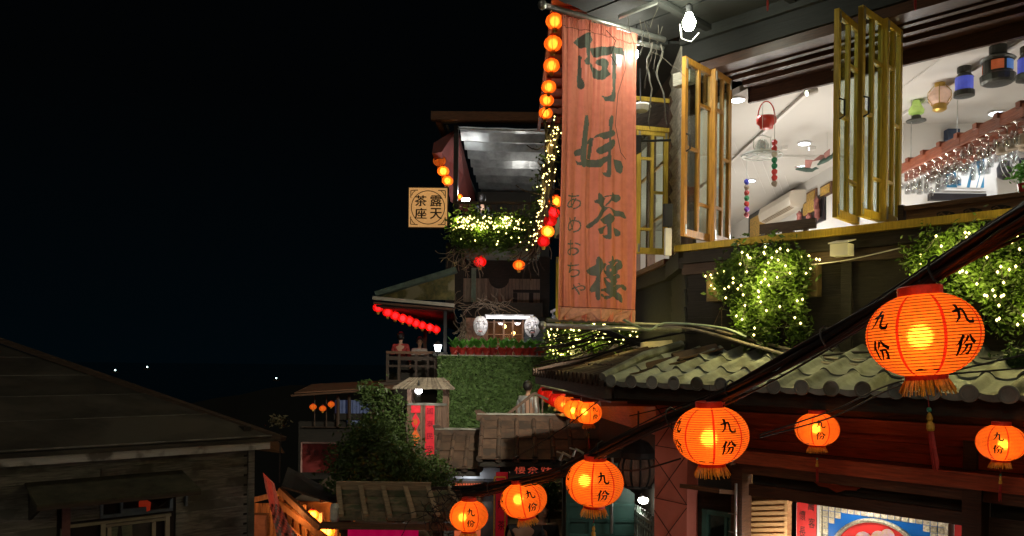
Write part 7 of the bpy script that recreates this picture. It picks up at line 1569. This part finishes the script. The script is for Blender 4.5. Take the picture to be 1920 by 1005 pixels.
# ---------------------------------------------------------------- people
SKIN = mat('skin', (.42, .24, .16), .55, .1, 10, bump=0); HAIR = mat('black_hair', (.015, .012, .011), .5, .3, 40)
def skinned(name, nodes, edges, m, parent, lv=2):
    me = bpy.data.meshes.new(name); me.from_pydata([Vector(n[0]) for n in nodes], edges, []); me.materials.append(m); o_ = place(name, me, Matrix.Identity(4), parent)
    md = o_.modifiers.new('skin', 'SKIN'); md.use_smooth_shade = True
    for i, n in enumerate(nodes): me.skin_vertices[0].data[i].radius = (n[1], n[2] if len(n) > 2 else n[1]); me.skin_vertices[0].data[i].use_root = i == 0
    o_.modifiers.new('sub', 'SUBSURF').levels = lv; o_.modifiers['sub'].render_levels = lv; return o_
def person(p, yaw, label, shirt, trousers, sit=False, arms='down', k=1.0, hair=HAIR, bend=.0, bag=None):
    p = Vector(p); root = thing('person', p, label, 'person'); Rz = Matrix.Rotation(yaw, 3, 'Z')
    def q(x, y, z): return p + Rz @ (Vector((x, y - bend * max(0, z - (.55 if sit else 1.0)), z)) * k)
    h = .45 if sit else .92
    hip, che, nk, hd = (0, 0, h), (0, 0, h + .36), (0, 0, h + .53), (0, -.02, h + .66)
    n = [(q(*hip), .15 * k, .11 * k), (q(0, 0, h + .2), .13 * k, .10 * k), (q(*che), .17 * k, .11 * k), (q(*nk), .055 * k), (q(0, -.01, h + .58), .05 * k), (q(*hd), .085 * k, .10 * k), (q(0, -.02, h + .78), .07 * k, .08 * k)]; e = [(0, 1), (1, 2), (2, 3), (3, 4), (4, 5), (5, 6)]
    sh = [list(n[0]), list(n[1]), list(n[2]), (q(0, 0, h + .50), .07 * k)]; se = [(0, 1), (1, 2), (2, 3)]; tr = [(q(0, 0, h), .155 * k, .12 * k)]; te = []
    for sg in (-1, 1):
        if arms == 'down': el, wr, ha = (sg * .25, .02, h + .17), (sg * .26, -.06, h - .06), (sg * .26, -.08, h - .16)
        else: el, wr, ha = (sg * .24, -.08, h + .17), (sg * .10, -.30, h + .20), (sg * .03, -.38, h + .22)
        s_i = len(n); n += [(q(sg * .19, 0, h + .44), .06 * k), (q(*el), .045 * k), (q(*wr), .03 * k), (q(*ha), .035 * k, .02 * k)]; e += [(2, s_i), (s_i, s_i + 1), (s_i + 1, s_i + 2), (s_i + 2, s_i + 3)]
        for f in range(4): hv = Vector(ha) - Vector(wr); t_ = Vector(ha) + hv * .5 + Vector(((f - 1.5) * .014, 0, 0)); n.append((q(*t_), .009 * k)); e.append((s_i + 3, len(n) - 1))
        n.append((q(ha[0] - sg * .03, ha[1] - .02, ha[2]), .010 * k)); e.append((s_i + 3, len(n) - 1))
        j = len(sh); sh += [(q(sg * .19, 0, h + .44), .078 * k), (q(*el), .060 * k), (q(wr[0], wr[1], wr[2] + .02), .045 * k)]; se += [(2, j), (j, j + 1), (j + 1, j + 2)]
        if sit: L_ = [(sg * .10, -.05, h - .02), (sg * .11, -.42, h), (sg * .11, -.44, .08), (sg * .11, -.56, .04)]
        else: L_ = [(sg * .10, 0, h - .08), (sg * .10, -.02, .48), (sg * .10, .02, .08), (sg * .11, -.13, .04)]
        j = len(n); rr5 = (.09, .06, .04, .035); n += [(q(*v), r * k) for v, r in zip(L_, rr5)]; e += [(0, j), (j, j + 1), (j + 1, j + 2), (j + 2, j + 3)]
        j = len(tr); tr += [(q(*v), (r + .018) * k) for v, r in zip(L_[:3], rr5)]; te += [(0, j), (j, j + 1), (j + 1, j + 2)]
    skinned('body', n, e, SKIN, root); skinned('shirt', [tuple([a[0], a[1] * 1.10] + [v * 1.12 for v in a[2:]]) for a in sh], se, shirt, root); skinned('trousers', tr, te, trousers, root)
    hc = q(0, .012, h + .735); fdir = Rz @ Vector((0, -1, 0)); mb = MB(); R2 = Rz
    for i in range(8):
        for j in range(16):
            c4 = []
            for a, b in ((i, j), (i + 1, j), (i + 1, j + 1), (i, j + 1)):
                th = math.pi * .82 * a / 8; ph = 6.2832 * b / 16; front_ = math.cos(ph - (-math.pi / 2)); thm = th * (1 - .5 * max(0, front_)); c4.append(hc + R2 @ (Vector((math.sin(thm) * math.cos(ph) * .108, math.sin(thm) * math.sin(ph) * .125, math.cos(thm) * .128)) * k))
            mb.face(c4)
    mb.build('hair', hair, root, smooth=True)
    for sg in (-1, 1):
        MB().lathe([(.002, -.008), (.010, 0), (.002, .008)], 8, c=q(sg * .035, -.115, h + .70)).build('eye', INK, root); MB().lathe([(.004, -.03), (.012, 0), (.004, .03)], 8, c=q(sg * .092, 0, h + .69)).build('ear', SKIN, root)
    MB().tube([q(0, -.105, h + .71), q(0, -.135, h + .675), q(0, -.11, h + .665)], [.008, .013, .006], 6).build('nose', SKIN, root); MB().tube([q(-.025, -.108, h + .635), q(0, -.116, h + .632), q(.025, -.108, h + .635)], .005, 5).build('mouth', MATS['dusky_lip'], root)
    return root
RS_ = mat('red_shirt', (.38, .04, .035), .8, .2, 12); GS_ = mat('pale_grey_shirt', (.45, .42, .38), .8, .2, 12); DT = mat('dark_trousers', (.025, .025, .03), .8, .2, 12); BKJ = mat('black_jacket', (.02, .02, .022), .6, .3, 12)
def seat_z(py, Y): return P(750, py, Y).z
person((P(752, 650, 23.4).x, 23.4, P(752, 631, 23.4).z - 1.17), R(172), 'person in a red shirt with short dark hair sitting on the balcony, seen from behind', RS_, DT, sit=True, bend=-.1)
person((P(786, 655, 24.2).x, 24.2, P(786, 640, 24.2).z - 1.17), R(10), 'person in a pale shirt bending forward over the table on the balcony', GS_, DT, sit=True, arms='fwd', bend=.35)
person((P(905, 370, 24.5).x, 24.5, P(905, 371, 24.5).z - 1.2), R(170), 'person with dark hair whose head shows above the roof terrace railing', BKJ, DT, sit=True)
person((P(985, 990, 11).x, 11, -3.7), R(175), 'person in a black jacket standing in the alley below the tilted lantern', BKJ, DT, arms='fwd', bend=.10)
person((P(1016, 990, 11.8).x, 11.8, -3.85), R(20), 'person in dark clothes walking into the alley entrance', BKJ, DT)
person((P(990, 720, 18.3).x, 18.3, P(972, 740, 18.3).z - 1.45), R(150), 'person in a shiny silver jacket on the stairs above the wooden stair rail', mat('silver_jacket', (.45, .45, .43), .35, .4, 14, metal=.3, bump=.5), DT)
for nm, Y, x0, x1, z in (('balcony_floor', 24, 725, 850, P(752, 640, 23.4).z - 1.17), ('stair_landing', 18.3, 955, 1020, P(972, 724, 18.3).z - 1.45)):
    fr = front(Y + .8); b = MB().box(fr, P(x0, 700, Y).x, P(x1, 700, Y).x, 0, 2.2 if 'bal' in nm else .9, z - .08, z - .005); tag(b.build(nm, W_DARK), kind='structure')
b = MB().box(front(25.2), P(890, 400, 24).x, 1.2, 0, 2, P(905, 371, 24.5).z - 1.28, P(905, 371, 24.5).z - 1.205); tag(b.build('terrace_floor', W_DARK), kind='structure')
# ---------------------------------------------------------------- unseen lamps, assumed or added behind the viewer to brighten banner and shop front
def added_lane_lamp(p, power, col, label):
    p = Vector(p); root = thing('added_lane_lamp', (p.x, p.y, -1.7), label, 'lamp'); MB().tube([(p.x, p.y, -1.8), (p.x, p.y, p.z + .1)], .05, 8).build('post', IRON, root); MB().lathe([(.05, .14), (.2, .1), (.22, .04), (.05, .06)], 14, c=p).build('hood', IRON, root)
    MB().lathe([(.02, .03), (.09, 0), (.06, -.05), (.01, -.07)], 12, c=p).build('bulb', emis('added_lane_bulb', tuple(col), 10), root); lamp(p - Vector((0, 0, .13)), power, col, .12, 'added_lane_light', root)
added_lane_lamp((-1.6, -2.0, 2.6), 200, (1.0, .86, .66), 'assumed street lamp added behind the viewer to light the banner')
added_lane_lamp((2.9, -1.6, 1.6), 130, (1.0, .82, .60), 'unseen lamp added behind the viewer on the right to brighten the shop front')

# unseen floodlight added behind the banner to brighten the hedge wall and tree
wf = Vector((1.35, 9.4, 2.5)); WFL = thing('added_floodlight', wf, 'unseen floodlight added behind the banner to brighten the lane', 'lamp')
MB().box(Fr(wf.x, wf.y, 20), -.12, .12, -.06, .06, 2.42, 2.62).build('housing', IRON, WFL); MB().tube([wf + Vector((.05, 0, .05)), wf + Vector((.5, .1, .1))], .015, 6).build('arm', IRON, WFL)
l_ = lamp(wf + Vector((-.05, .12, -.02)), 2900, (1.0, .92, .74), .10, 'added_flood_light', kind='SPOT', spot=R(46))
l_.rotation_mode = 'QUATERNION'; l_.rotation_quaternion = (Vector((-1.5, 17, -1.25)) - wf).to_track_quat('-Z', 'Y')
sp_ = Vector((-2.7, 2.4, .9)); SPL = thing('added_banner_spot', (sp_.x, sp_.y, -1.9), 'unseen spotlight added left of the view to brighten the banner', 'lamp')  # unseen spotlight, added to brighten the banner
MB().tube([(sp_.x, sp_.y, -3.7), (sp_.x, sp_.y, .85)], .04, 8).build('post', IRON, SPL); MB().lathe([(.05, -.12), (.10, -.05), (.11, .06), (.10, .08)], 12, c=sp_ - Vector((.06, .10, .02)), ax=Matrix.Rotation(R(-75), 3, 'X')).build('housing', IRON, SPL)
l_ = lamp(sp_ + Vector((.05, .12, .02)), 820, (1.0, .86, .74), .06, 'added_banner_light', kind='SPOT', spot=R(31))
l_.rotation_mode = 'QUATERNION'; l_.rotation_quaternion = (Vector((.85, 8.05, 1.85)) - sp_).to_track_quat('-Z', 'Y')
for o in (L0, L1, SO, SR_):
    for ch in list(o.children_recursive): bpy.data.objects.remove(ch)
    bpy.data.objects.remove(o)
